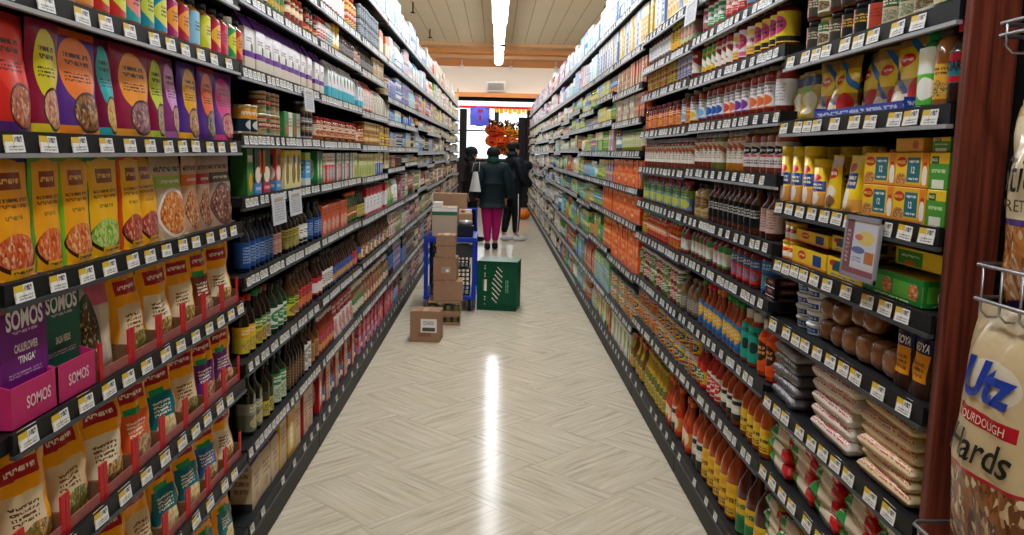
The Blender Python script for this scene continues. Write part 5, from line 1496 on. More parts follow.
bottle('rf_or', .032, .15, 'c8581c', LA('band', 'd87a28', 'c83a28'), lidm('2ab090'), 'orange bottle with turquoise cap', kind='juice_bottle', style='short', lv=(.1, .7))
bottle('rf_rd', .032, .15, 'b83a28', LA('band', 'd8503a', 'e8a070'), lidm('2ab090'), 'coral red bottle with turquoise cap', kind='juice_bottle', style='short', lv=(.1, .7))
bottle('rf_ye', .032, .15, 'c89a20', LA('band', 'e0b830', 'd86a28'), lidm('2ab090'), 'yellow bottle with turquoise cap', kind='juice_bottle', style='short', lv=(.1, .7))
U('R', 1.012, [(770, 757, 'rf_bl'), (757, 728, 'rf_bt'), (728, 712, ['rf_gw', 'rf_gw', 'rf_rw']), (712, 681, ['rf_gw', 'rf_rw']), (681, 668, 'rf_or'), (668, 648, 'rf_rd'), (648, 641, 'rf_ye')])
bottle('rg_ch', .037, .19, 'd84a14', LA('circ', 'e0561a', '3a2418', 'd84a18', 'e8a060'), lidm('d8d4cc'), 'orange chili sauce bottle with white cap', kind='chili_sauce_bottle', style='squeeze', lv=(.1, .7))
bottle('rg_te', .037, .19, 'b84a1c', art('print_tealc', '1fa088', [('ell', .35, .42, .16, .16, '1c3a34'), ('ell', .7, .42, .16, .16, '1c3a34'), ('ell', .35, .42, .1, .1, 'e0702a'), ('text', .5, .8, .35, .1, '1c4a40', 1)], .35), lidm('d8d4cc'), 'chili sauce bottle with teal label', kind='chili_sauce_bottle', style='squeeze', lv=(.08, .74))
for k, cap, nm in (('g', '1f8a34', 'green'), ('r', 'c82030', 'red'), ('o', 'd87a20', 'orange')):
    bottle('rg_' + k, .028, .195, 'a84a20', LA('circ', '2f74b0', 'e0a82c', '2a5a90', 'e8d8b0'), lidm(cap), 'hot sauce bottle with blue label, %s cap' % nm, kind='chili_sauce_bottle', style='thin', lv=(.06, .56))
bottle('rg_br', .038, .17, '7a5a3a', LA('side', '6a6458', 'b8b0a0'), lidm('8a7a60'), 'round brown jar with grey label', kind='olive_jar', style='round', lv=(.1, .5))
for k, body, a, nm in (('1', '6a7a30', 'd8d8c8', 'green olives'), ('2', '8a2418', 'e0c8c0', 'red peppers'), ('3', 'a89a40', '4a7a40', 'yellow peppers')):
    jar('rg_j' + k, .035, .088, body, LA('band', a, '3a7a48' if k != '2' else 'b83038'), lidm('e0dede'), 'small jar of %s with white lid' % nm, kind='olive_jar', lv=(.3, .75))
U('R', .745, [(776, 755, 'rg_ch'), (755, 741, 'rg_te'), (741, 722, 'rg_g'), (722, 713, 'rg_o'), (713, 703, 'rg_r'), (703, 697, 'rg_g'), (697, 681, 'rg_br'), (681, 632, ['rg_j1', 'rg_j2', 'rg_j2', 'rg_j3', 'rg_j1'], dict(tiers=2))])
bottle('rh_rd', .036, .2, 'c0541c', LA('band', 'e8b01c', 'e0c030', '2a2420', '2a2420'), lidm('2a1c14'), 'orange hot sauce bottle with yellow label', kind='hot_sauce_bottle', style='round', lv=(.1, .5))
bottle('rh_bk', .036, .2, 'b04418', LA('band', '1f2a28', 'd8d8cc', '2a2a2a'), lidm('1c1410'), 'orange hot sauce bottle with black label', kind='hot_sauce_bottle', style='round', lv=(.1, .5))
bottle('rh_wr', .03, .19, 'b83020', LA('circ', 'e6dcd4', 'c02a24', 'c02a24'), lidm('c02020'), 'red hot sauce bottle with white label', kind='hot_sauce_bottle', lv=(.1, .56))
can('rh_y', .034, .09, LA('circ', 'e4c41c', '2a3a70', 'b02a20', 'e8e0a0'), 'yellow food can with dark emblem')
can('rh_g', .034, .09, LA('food', '3a8a40', 'c83020', 'e0a028', 'e8d840'), 'green food can with food picture')
can('rh_o', .034, .09, LA('food', 'd86a1c', 'c02a1c', '4a8a30', 'f0d8a0'), 'orange food can with food picture')
bottle('rh_tc', .03, .18, 'b02c1c', LA('tall', 'd8a81c', 'c8281c', '2a6a40'), lidm('1f6a50'), 'red hot sauce bottle with green cap', kind='hot_sauce_bottle', lv=(.08, .6))
U('R', .487, [(768, 738, 'rh_rd'), (738, 720, 'rh_bk'), (720, 706, 'rh_wr'), (706, 697, 'rh_tc'), (697, 683, ['rh_y', 'rh_o'], dict(tiers=2)), (683, 655, ['rh_y', 'rh_y', 'rh_g'], dict(tiers=2)), (655, 626, ['rh_o', 'rh_g', 'rh_o', 'rh_y'], dict(tiers=2))])
bottle('ri_pu', .045, .28, '42201c', LA('band', 'e0a81c', 'e8c030', '4a2a60', '5a2a6a'), lidm('3a2018'), 'dark sauce bottle with yellow and purple label', kind='large_sauce_bottle', style='round', lv=(.06, .46))
bottle('ri_gr', .045, .28, '50241c', LA('half', '2a8a44', 'e0b01c', '1f6a38', '2a6a3a'), lidm('3a2018'), 'dark sauce bottle with green and yellow label', kind='large_sauce_bottle', style='round', lv=(.06, .5))
bottle('ri_or', .045, .28, 'a8481c', LA('band', 'e0a41c', 'e8b820', '2a6a40', '7a4a18'), lidm('4a2418'), 'orange sauce bottle with yellow label', kind='large_sauce_bottle', style='round', lv=(.06, .5))
bottle('ri_bw', .04, .26, 'b04820', LA('band', '243430', 'd8d4c8', '2a2a28'), lidm('4a2418'), 'orange sauce bottle with black white label', kind='large_sauce_bottle', style='round', lv=(.06, .5))
bottle('ri_rd', .034, .24, 'c04a1c', LA('tall', 'd87a28', 'c8301c', 'e8d0a0'), lidm('d05a20'), 'slim orange bottle with red label', kind='hot_sauce_bottle', style='thin', lv=(.08, .55))
bottle('ri_ye', .034, .23, 'c09a28', LA('food', 'd8c030', '3a7a30', 'e0a020', 'b02a20'), lidm('b8941c'), 'slim yellow green bottle', kind='hot_sauce_bottle', style='thin', lv=(.08, .55))
bottle('ri_br', .034, .23, '6a4a1c', LA('food', '8a9a30', '8a2a1c', 'd8a030', '3a5a20'), lidm('c02a30'), 'slim brown bottle with red cap', kind='hot_sauce_bottle', style='thin', lv=(.08, .55))
U('R', .127, [(772, 752, 'ri_pu', dict(rows=2)), (752, 733, 'ri_gr', dict(rows=2)), (733, 702, 'ri_or', dict(rows=2)), (702, 690, 'ri_bw'), (690, 665, ['ri_rd', 'ri_rd', 'ri_rd', 'ri_bw']), (665, 645, 'ri_ye'), (645, 628, ['ri_br', 'ri_ye'])])
# 2.145 tall cartons
for k, bg, a, b, nm in (('y', 'dcb83c', 'e8dcae', 'c8862a', 'yellow'), ('y2', 'e6d27c', 'dca838', 'f0e8c8', 'pale yellow'), ('b', '7a9ad0', 'dce4f0', '3a62b0', 'blue and white'), ('w', 'e4e2da', '98b0d8', 'd8b860', 'white')):
    box('rt_' + k, .075, .05, .24, LA('tall', bg, a, b, 'f4f0e4'), 'tall slim %s pasta carton' % nm, kind='pasta_carton')
U('R', 2.145, [(760, 667, 'rt_y'), (667, 655, ['rt_b', 'rt_y2']), (655, 640, 'rt_y')])
run('R', 2.145, 3.88, 4.5, ['rt_y', 'rt_y', 'rt_w', 'rt_y2', 'rt_b'])
run('R', 2.12, 5.16, 6.4, ['rt_y', 'rt_y2', 'rt_y', 'rt_w', 'rt_b', 'rt_w'])
run('R', 2.12, 6.43, 7.67, ['rt_b', 'rt_w', 'rt_b', 'rt_y2'])
# bay 4: orange cartons
org = LA('food', 'ee5c10', 'f27818', 'd8400c', 'f8d0a0')
box('ro_1', .11, .08, .085, org, 'bright orange carton', kind='orange_carton', side=pm('orange_side', 'ec5810', .5))
box('ro_2', .1, .08, .08, LA('band', 'ec6014', 'f49a30', 'b03a14'), 'orange carton with amber band', kind='orange_carton')
for z_, t_, w_ in ((1.255, 2, 5.16), (1.035, 2, 5.16), (.72, 3, 5.16)):
    run('R', z_, w_, 6.41, ['ro_1', 'ro_1', 'ro_2'], tiers=t_, gap=.003)
run('R', 1.035, 6.43, 7.1, ['ro_1'], tiers=2)
run('R', .72, 6.43, 6.9, ['ro_2'], tiers=3)
jar('rp_gy', .036, .14, '8a8a38', LA('food', 'c8d060', 'd8d8b8', '7aa030', 'e8e8c0'), lidm('3a6a38'), 'green relish jar', kind='relish_jar')
jar('rp_bu', .036, .14, '6a5a50', LA('band', '8ac0d0', 'e0e8e8'), lidm('5a5a5a'), 'pale blue label jar', kind='relish_jar')
run('R', 1.485, 5.16, 6.1, ['rp_gy', 'rp_gy', 'rp_gy']); run('R', 1.485, 6.1, 6.41, 'rp_bu')
box('rp_y', .09, .07, .075, LA('duo', 'd8d040', '7ab0c8', 'c84a30', 'f0ecd0'), 'yellow and blue carton', kind='mix_carton')
box('rp_r', .09, .07, .075, LA('food', 'a8402a', 'c85a38', '5a7a30', 'e8d0a0'), 'brown red carton', kind='mix_carton')
run('R', 1.69, 5.16, 5.55, 'rp_r', tiers=2); run('R', 1.69, 5.55, 6.41, ['rp_y', 'rp_y', 'rp_r'], tiers=2)
box('rp_w', .1, .07, .16, LA('duo', 'e4dcc0', 'c83a34', 'd8b028', '4a9a50'), 'cream carton with red and yellow blocks', kind='mix_carton')
run('R', 1.893, 5.16, 5.8, 'rp_w'); run('R', 1.893, 5.8, 6.41, ['rp_r', 'rp_y'], tiers=2)
can('rp_c1', .036, .1, LA('food', 'c83a24', '4a8a38', 'd8a038', 'f0d8a0'), 'red food can with green picture'); can('rp_c2', .036, .1, LA('food', '5a8a38', 'd8c8a0', 'c86a28', 'f0e8c0'), 'green food can with cream band'); can('rp_c3', .036, .1, LA('band', 'e0d8c0', 'b02a24'), 'cream food can with red band')
run('R', .40, 5.16, 6.41, ['rp_c1', 'rp_c1', 'rp_c2', 'rp_c3', 'rp_c2'], tiers=2)
gable('rq_w', .15, .08, .26, art('print_rqw', 'dfe6d8', [('ell', .4, .4, .24, .24, '7ab050'), ('rect', .7, .5, .08, .3, 'd8e0d0'), ('text', .5, .75, .3, .06, '5a8a4a', 2), ('rect', .15, .3, .08, .3, 'c8502c')], .4, bump=.3), LA('plain', 'dfe6d8', '888888'), pm('rq_top', 'e4e8e0', .5), 'large white rice sack with green print', kind='rice_sack')
gable('rq_y', .15, .08, .25, art('print_rqy', 'd8c84a', [('ell', .5, .45, .3, .24, 'c84a2a'), ('text', .5, .75, .3, .06, '3a6a3a', 2), ('rect', .5, .1, .6, .1, '5a9a40')], .4, bump=.3), LA('plain', 'd8c84a', '886a30'), pm('rq_ty', 'e0d8a0', .5), 'large yellow rice sack', kind='rice_sack')
run('R', .127, 5.3, 6.41, 'rq_w', pitch=.16); run('R', .127, 6.43, 7.2, ['rq_y', 'rq_w'])

# ---------- farther bays: a varied stock of cartons, cans, jars, bottles, bags and packets
FARK = {}


def far_key(shape, cols, nm, h):
    """shape, three colours -> registered product"""
    k = 'far_%s_%s_%d' % (shape, '_'.join(cols), int(h * 1000))
    if k in SPEC: return k
    bg, a, b = cols
    st = random.choice({'carton': ['tall', 'duo', 'food', 'circ', 'half'], 'can': ['food', 'band', 'circ'], 'jar': ['band', 'plain', 'food'], 'bottle': ['tall', 'food', 'plain'], 'bag': ['tall', 'circ'], 'pouch': ['half', 'food', 'circ'], 'pack': ['duo', 'circ']}[shape])
    L_ = LA(st, bg, a, b, 'f0ece0')
    if shape == 'carton': box(k, random.choice((.09, .12, .15)), .1, h, L_, nm + ' carton', kind='grocery_carton')
    elif shape == 'can': can(k, .037, h, L_, nm + ' can', kind='tin_can')
    elif shape == 'jar': jar(k, .037, h, b, L_, lidm(a), nm + ' jar', kind='glass_jar')
    elif shape == 'bottle': bottle(k, .034, h, b, L_, lidm(a), nm + ' bottle', kind='grocery_bottle', style=random.choice(('sauce', 'squeeze')))
    elif shape == 'bag': gable(k, .12, .08, h, L_, L_, pm('t_' + a, a, .5), nm + ' bag', kind='grocery_bag')
    elif shape == 'pouch': pouch(k, .13, h, .05, L_, nm + ' pouch', kind='grocery_pouch')
    elif shape == 'pack': box(k, .2, .14, h, L_, nm + ' multipack', kind='multipack')
    return k


NAMES = {'w': 'white', 'b': 'blue', 'r': 'red', 'y': 'yellow', 'o': 'orange', 'g': 'green', 'p': 'purple', 'k': 'dark', 't': 'tan', 'n': 'brown', 'q': 'turquoise', 'i': 'pink'}
TONES = {'w': ('e6e6e2', 'dcd8d0'), 'b': ('4a7cc0', '8ab4dc'), 'r': ('a8342e', 'b85a48'), 'y': ('e0c43c', 'd8cc78'), 'o': ('e0762c', 'd8904a'), 'g': ('4f9a48', '8ab868'), 'p': ('7a5aa8', '9a88c0'), 'k': ('2c2e34', '4a4440'), 't': ('cdb994', 'b8a484'), 'n': ('7a4a30', '945c3a'), 'q': ('4ab0b8', '8accd0'), 'i': ('b87a88', 'c89aa4')}


def zone(side, b, zi, n):
    """colour letters for a shelf of a far bay: (main pairs)"""
    f = zi / max(1, n - 1)
    if side == 'L':
        if f > .85: return ['wb', 'wi', 'bw', 'wq'] if b < 8 else ['wt', 'iw', 'wg', 'ow', 'yw']
        if f > .62: return (['by', 'bw', 'qw', 'bp'] if b < 7 else ['oy', 'ob', 'wi', 'yo', 'oi']) if b < 9 else ['tw', 'yt', 'ow', 'gt', 'wt']
        if f > .4: return ['bk', 'ot', 'wk', 'tb', 'kn', 'yk'] if b < 9 else ['tk', 'wt', 'tn', 'gt', 'kt']
        if f > .2: return ['ik', 'tw', 'wr', 'gt', 'kr', 'nt'] if b < 9 else ['kt', 'nt', 'rt', 'wt']
        return ['ir', 'rk', 'wi', 'kp', 'tk', 'bk'] if b < 8 else ['ki', 'rt', 'kn', 'nt']
    if f > .85: return ['wb', 'bw', 'wi', 'qw'] if b < 9 else (['iw', 'wi', 'rw', 'wp'] if b < 13 else ['pw', 'wp', 'iw', 'wt'])
    if f > .62: return ['yb', 'gy', 'ob', 'yg'] if b < 8 else (['ow', 'iw', 'wi', 'tw', 'gw'] if b < 13 else ['wt', 'ty', 'yw'])
    if f > .4: return ['oy', 'qw', 'gy', 'bo', 'yg'] if b < 7 else (['gw', 'ro', 'bg', 'gt', 'yw'] if b < 11 else ['rt', 'wt', 'wg', 'tk'])
    if f > .2: return ['gy', 'qg', 'gb', 'og'] if b < 9 else (['bw', 'wb', 'kw', 'tw'] if b < 12 else ['tw', 'wt', 'kt', 'wk'])
    return ['gb', 'bg', 'ro', 'wg'] if b < 9 else (['kw', 'wt', 'tw', 'kt', 'yw'])


def far_fill(side, b):
    E_ = bay_edges(side); sh = shelves_of(side, b); n = len(sh)
    done = {'R': {4, 5}}.get(side, set())
    for i, z in enumerate(sh):
        top_gap = (sh[i + 1] - z - SH - .02) if i + 1 < n else random.choice((.22, .26, .3))
        Y = E_[b - 1] + .01; end = E_[b] - .01
        occupied = [(p['y'] - SPEC[p['key']]['w'] / 2, p['y'] + SPEC[p['key']]['w'] / 2) for p in PLACED if p['side'] == side and abs(p['z'] - z - SH) < .01 and E_[b - 1] < p['y'] < E_[b]]
        if occupied: Y = max(o_[1] for o_ in occupied) + .002
        random.shuffle(z_ := list(zone(side, b, i, n)))
        q = 0
        while Y < end - .12:
            L_ = min(random.uniform(.22, .62), end - Y)
            pr = z_[q % len(z_)]; q += 1
            shape = random.choice(['carton', 'carton', 'can', 'jar', 'bottle', 'bag', 'pouch', 'carton', 'can'] if top_gap < .26 else ['carton', 'bag', 'bottle', 'pack', 'can'])
            if i == n - 1: shape = random.choice(['pack', 'carton', 'bag'])
            tiers = 1
            if shape in ('can', 'pack'):
                tiers = 2 if top_gap > .17 else 1; h = min(top_gap / tiers * .92, .12)
                if top_gap / .115 > 2.2: tiers = 2
            elif shape == 'carton' and random.random() < .5 and top_gap > .15: tiers = 2; h = top_gap * .45
            else: h = min(.24, top_gap * random.uniform(.8, .94))
            h = max(.05, round(h / .02) * .02) if h > .09 else max(.05, round(h / .01) * .01)
            while tiers * (h + .001) > top_gap + .012 and h > .03: h -= .01
            cols = (random.choice(TONES[pr[0]]), random.choice(TONES[pr[1]]), random.choice(TONES[pr[1]] + TONES[pr[0]]))
            k = far_key(shape, cols, '%s and %s' % (NAMES[pr[0]], NAMES[pr[1]]), h)
            Y2 = run(side, z, Y, Y + L_, k, tiers=tiers, gap=.004)
            Y = max(Y2, Y + .02) + .004


for b_ in range(5, len(L_BAYS)): far_fill('L', b_)
run('L', 2.455, LX(400, 2.5), L_BAYS[5], ['ltop_b', 'ltop_w'], tiers=2)
for b_ in range(4, len(R_BAYS)): far_fill('R', b_)
# top shelf of right bay 3 and above
run('R', 2.425, 3.88, 5.13, [far_key('carton', ('d8d4cc', '8ab4dc', 'e0c43c'), 'pale mixed', .2), far_key('pack', ('e6e6e2', 'd87a94', '8ab4dc'), 'white and pink', .12)])
flush()

# ================================================================== wooden post, end panel and the wire snack rack
po = MB().box(.865, .957, 1.585, 1.612, 0, 2.6, wood, bev=.002)
pst = po.build('end_post', label='reddish wooden post at the near end of the right shelves', cat='post')
MB().box(.90, 1.36, 1.6125, 1.6185, 0, 2.6, blackm).build('side_panel', pst)
wire = pm('wire_chrome', 'a9a9ac', .28, metal=.9)
rack = MB().box(1.12, 1.14, .55, 1.56, .02, 2.2, blackm)
ro = rack.build('wire_rack', label='black backed snack rack with chrome wire baskets at right edge', cat='rack')
for z0, z1 in ((1.685, 1.735), (1.235, 1.325), (.757, .822)):
    b = MB(); x0, x1, y0, y1 = (.85 if z0 > 1 else .805), 1.1, .62, (1.475 if z0 > 1 else 1.525)
    for z in (z1, z0 + .03): b.tube([(x1, y1, z), (x0 + .012, y1, z), (x0, y1 - .012, z), (x0, y0, z), (x1, y0, z)], .0035, 8, wire)
    y = y1 - .03
    while y > y0:
        b.tube([(x0, y, z1 + .002), (x0, y, z0 + .012), (x0 + .012, y, z0), (x1, y, z0)], .0024, 6, wire); y -= .056
    for x in (.92, .99, 1.06): b.tube([(x, y1, z1), (x, y1, z0 + .008), (x, y1 - .008, z0), (x, y0, z0)], .0024, 6, wire)
    b.build('basket', ro)


def snack_bag(Y, X, z, w_, h_, front, seed, label, texts=(), rz=0.0):
    mb, S = pouch_mb(w_, h_, .12, front, None, 22, 26, seed, .012, seal=.035, gusset=False)
    o = mb.build('pretzel_bag', loc=(X, Y, z), rz=-PI / 2 + rz, label=label, cat='bag')
    if texts:
        t = MB()
        for body, u, v, tw, th, mat, kw in texts: lettering(t, body, S, u, v, width=tw, height=th, mat=mat, W=w_, H=h_, lift=.004, **kw)
        t.build('lettering', o)
    return o


utz = art('bag_utz', 'c2ab82', [('ell', .5, .763, .3, .077, 'cfc3ac'), ('rect', .5, .626, .33, .026, 'a81a26'), ('rect', .5, .431, .6, .007, 'a81a26'), ('rect', .5, .21, .6, .214, 'food:4a2410:9a602c'), ('ell', .92, .94, .24, .09, '8e1220'), ('rect', .5, .975, .6, .026, 'c0ae8c')], .25, coat=.25, bump=.5)
snack_bag(1.375, .885, .765, .275, .485, utz, 4, 'cream pretzel bag lettered Utz and Hards in lower right corner',
          [('Utz', .5, .763, .15, .07, pm('ink_blue', '1c3a94', .35), dict(shear=.2, bold=.04)), ('SOURDOUGH', .5, .626, .14, .015, pm('ink_pale', 'e0c0b0', .5), {}), ('Hards', .5, .524, .185, .052, pm('ink_black', '1c1814', .4), dict(shear=.25, bold=.01))])
stick = art('bag_stick', 'c8a878', [('rect', .5, .62, .6, .3, 'dccba6'), ('rect', .5, .44, .6, .02, '4a2a78'), ('rect', .5, .24, .6, .19, 'food:8a4a20:c8843c'), ('ell', .5, .02, .5, .07, '2a2a6a'), ('ell', .5, .9, .3, .03, '5a3a90')], .2, coat=.4, bump=.5)
snack_bag(1.35, .915, 1.24, .25, .37, stick, 9, 'pretzel stick bag with purple stripe standing in middle wire basket',
          [('Sticks', .5, .66, .17, .06, pm('ink_black', '1c1814', .4), dict(shear=.25)), ('PRETZELS', .5, .52, .15, .02, pm('ink_brown', '4a3420', .5), {})])
snack_bag(1.3, .93, 1.70, .25, .34, art('bag_brown', '8a5a34', [('rect', .5, .3, .6, .2, 'food:5a2c12:a86a30'), ('ell', .5, .7, .3, .12, 'c8a060')], .2, coat=.4, bump=.5), 14, 'brown snack bag in the top wire basket')
snack_bag(1.05, .885, .765, .26, .45, art('bag_red', 'a01c20', [('ell', .5, .6, .3, .16, 'd8c8a8'), ('rect', .5, .15, .6, .15, 'food:5a2c12:a86a30')], .2, coat=.4, bump=.5), 19, 'red snack bag in the lower wire basket')

# ================================================================== floor items: carton, crate, stock cart
boxcol = pm('kraft_board', '9c7a5e', .8, var=.06, bscale=8)
boxd = pm('kraft_dark', '8c6646', .8, var=.06, bscale=8)
tape = pm('parcel_tape', 'b8936c', .35)


def cardboard_box(w_, d_, h_, loc, rz, label, name='cardboard_box', paper=None, openf=False, mat=None, group=None):
    mt = mat or boxcol
    mb = MB()
    if openf:
        t_ = .004
        mb.box(-w_ / 2, w_ / 2, -d_ / 2, d_ / 2, 0, t_, mt)
        for s in (-1, 1):
            mb.box(-w_ / 2, w_ / 2, s * (d_ / 2 - t_ / 2) - t_ / 2, s * (d_ / 2 - t_ / 2) + t_ / 2, t_, h_ * .32, mt)
            mb.box(s * (w_ / 2 - t_ / 2) - t_ / 2, s * (w_ / 2 - t_ / 2) + t_ / 2, -d_ / 2 + t_, d_ / 2 - t_, t_, h_, mt)
            mb.box(-w_ / 2, w_ / 2, s * (d_ / 2 - t_ / 2) - t_ / 2, s * (d_ / 2 - t_ / 2) + t_ / 2, h_ * .85, h_, mt)
        mb.box(-w_ / 2, w_ / 2, -d_ / 2, d_ / 2, h_, h_ + .003, mt)
    else:
        mb.box(-w_ / 2, w_ / 2, -d_ / 2, d_ / 2, 0, h_, mt, bev=.003)
        for s in (-1, 1): mb.box(-w_ / 2 + .002, w_ / 2 - .002, s * .001 + (0 if s > 0 else -d_ / 2 + .002), (d_ / 2 - .002) if s > 0 else -.001, h_, h_ + .002, mt)
    o = mb.build(name, loc=loc, rz=rz, label=label, cat='box', group=group)
    if not openf: MB().box(-.022, .022, -d_ / 2 - .001, d_ / 2 + .001, h_ + .002, h_ + .0028, tape).build('tape', o)
    if paper:
        u0, u1, v0, v1, pmat = paper
        MB().box(-w_ / 2 + u0 * w_, -w_ / 2 + u1 * w_, -d_ / 2 - .0012, -d_ / 2, v0 * h_, v1 * h_, pmat).build('paper_label', o)
    return o


paper_m = art('shipping_label', 'ebe8e2', [('rect', .5, .22, .4, .14, '55504a'), ('text', .5, .7, .35, .16, '77736c', 3)], .6)
hand = pm('hand_hole', '4a3424', .9)
o = cardboard_box(.235, .2, .245, (-.525, 6.68, 0), R(-4), 'small brown cardboard box with white label alone on the floor', paper=(.36, .9, .32, .76, paper_m))
MB().box(-.05, .05, -.1005, -.0995, .045, .075, boxd).build('printed_mark', o)
# column of boxes in front of the cart
cy = 7.38
cardboard_box(.20, .26, .085, (-.385, cy + .0, 0), R(2), 'lowest open-fronted cardboard tray in the stack before the blue cart', openf=True, group='boxes stacked before the cart')
jj = pm('glass_jars', '6a6a40', .2, coat=.5)
for q in range(3): MB().lathe([(.026, 0), (.028, .004), (.028, .055), (.02, .06)], 12, jj).lathe([(.022, .06), (.022, .07)], 12, lidm('d8d8d0')).build('glass_jar_boxed', loc=(-.45 + q * .062, cy - .09, .0045), label='small jar in the lowest cardboard tray, %s of three' % ('left', 'middle', 'right')[q], cat='jar', group='jars in the lowest tray')
cardboard_box(.28, .28, .125, (-.42, cy, .0885), R(-1), 'wide open-fronted cardboard tray, second from floor in the stack before the cart', openf=True, group='boxes stacked before the cart')
for q in range(4): MB().lathe([(.028, 0), (.031, .004), (.031, .075), (.022, .085)], 12, jj).lathe([(.024, .085), (.024, .098)], 12, lidm('d8d8d0' if q % 2 else '3a3a3a')).build('glass_jar_boxed', loc=(-.52 + q * .068, cy - .095, .0885 + .0045), label='jar in the wide cardboard tray, %s of four' % ('first', 'second', 'third', 'last')[q], cat='jar', group='jars in the wide tray')
cardboard_box(.255, .27, .165, (-.395, cy, .217), R(3), 'wide brown box, third from floor in the stack before the cart', group='boxes stacked before the cart')
cardboard_box(.2, .22, .2, (-.415, cy, .3855), R(-3), 'brown box with torn round label, fourth in the stack before the cart', paper=(.35, .75, .35, .62, art('torn_label', 'b89878', [('ell', .4, .5, .3, .4, '8f95a0'), ('ell', .65, .4, .2, .25, 'e6e4e0')], .6)), group='boxes stacked before the cart')
cardboard_box(.165, .2, .098, (-.415, cy, .5885), R(2), 'small brown box, second from top of the stack before the cart', group='boxes stacked before the cart')
cardboard_box(.165, .2, .09, (-.413, cy, .6895), R(-2), 'small brown box on top of the stack before the cart', group='boxes stacked before the cart')

# green crate standing on its end: pierced front, open back
green = pm('crate_green', '0a5034', .38, var=.05)
cr = MB(); cw, chh, cdp = .37, .47, .33; t_ = .008
nc, nr = 30, 38
cwid, chgt = cw / nc, chh / nr
rndc = random.Random(5)
for r_ in range(nr):
    c = 0
    while c < nc:
        def hole(c_):
            if r_ < 3 or r_ > nr - 3 or c_ < 2 or c_ > nc - 2: return False
            if 4 <= c_ <= 6 and 15 <= r_ <= 23: return True                      # hand hole
            if c_ in (5,) and (r_ < 13 or r_ > 25) and r_ % 3: return r_ % 2 == 0
            if 11 <= c_ <= 18 and 6 <= r_ <= 33: return (c_ + r_) % 4 == 0 and abs((c_ - 14.5) * 3.0 - (r_ - 19)) < 14
            return False
        if hole(c): c += 1; continue
        e = c
        while e < nc and not hole(e): e += 1
        cr.box(-cw / 2 + c * cwid, -cw / 2 + e * cwid, 0, t_, r_ * chgt, (r_ + 1) * chgt, green); c = e
for s in (-1, 1):
    x = s * (cw / 2 - t_ / 2); cr.box(x - t_ / 2, x + t_ / 2, t_, cdp, 0, chh, green)
cr.box(-cw / 2, cw / 2, t_, cdp, 0, t_, green).box(-cw / 2, cw / 2, t_, cdp, chh - t_, chh, green)
cr.box(-cw / 2 - .006, cw / 2 + .006, -.006, cdp + .002, chh - .01, chh + .003, green).box(-cw / 2 - .006, cw / 2 + .006, -.006, .0, 0, .012, green)
for s in (-1, 1): cr.box(s * cw / 2 - .007, s * cw / 2 + .007, -.006, .008, .012, chh - .012, green)
for k in range(3): cr.box(cw / 2, cw / 2 + .006, .05 + k * .09, .058 + k * .09, .012, chh - .012, green)
for z in (.03, .05, .42, .44): cr.box(-cw / 2 + .007, cw / 2 - .007, -.004, 0, z, z + .005, green)
co = cr.build('plastic_crate', loc=(.035, 7.99, 0), rz=R(-9), label='dark green plastic crate standing on its end in mid aisle', cat='crate')
t = MB().grid(lambda u, v: (.075 + .04 * v, -.0025, .17 + .13 * (1 - u)), 1, 1, art('ink_crate', '0b5236', [('text', .5, .5, .46, .44, '7fb8a0', 2)], .5), flip=True); t.build('printed_mark', co)

# blue stock cart
blue = pm('cart_blue', '1438a8', .4)
ct = MB(); cx0, cx1, cy0, cy1 = -.655, -.165, 7.9, 8.62
for x in (cx0 + .02, cx1 - .02):
    for y in (cy0 + .02, cy1 - .02): ct.box(x - .018, x + .018, y - .018, y + .018, .11, .70, blue, bev=.003)
ct.box(cx0, cx1, cy0, cy0 + .035, .655, .70, blue, bev=.004).box(cx0, cx1, cy1 - .035, cy1, .655, .70, blue, bev=.004)
ct.box(cx0, cx0 + .035, cy0 + .035, cy1 - .035, .655, .70, blue).box(cx1 - .035, cx1, cy0 + .035, cy1 - .035, .655, .70, blue)
ct.box(cx0 + .03, cx1 - .03, cy0 + .03, cy1 - .03, .675, .69, blue)
ct.box(cx0, cx1, cy0, cy1, .11, .145, blue, bev=.004)
cart = ct.build('stock_cart', label='blue metal stock cart loaded with boxes beside the left shelves', cat='cart')
rub = pm('wheel_rubber', '1a1a1c', .6)
for nx_, x in enumerate((cx0 + .05, cx1 - .06)):
    for ny_, y in enumerate((cy0 + .05, cy1 - .06)):
        wv = MB()
        o_ = [( .0, 0)]
        sub = MB().lathe([(.02, -.016), (.05, -.016), (.055, -.01), (.055, .01), (.05, .016), (.02, .016)], 18, rub)
        wv.add(sub, Matrix.Translation((x, y, .0552)) @ Matrix.Rotation(PI / 2, 4, 'Y'))
        wv.box(x - .024, x - .019, y - .02, y + .02, .04, .11, steel).box(x + .019, x + .024, y - .02, y + .02, .04, .11, steel).box(x - .024, x + .024, y - .02, y + .02, .104, .11, steel)
        wv.build('wheel', cart)
ct2 = MB().tube([(cx0 + .02, cy1 - .01, .7), (cx0 + .02, cy1 + .03, .92), (cx1 - .02, cy1 + .03, .92), (cx1 - .02, cy1 - .01, .7)], .013, 10, blue); ct2.build('handle', cart)


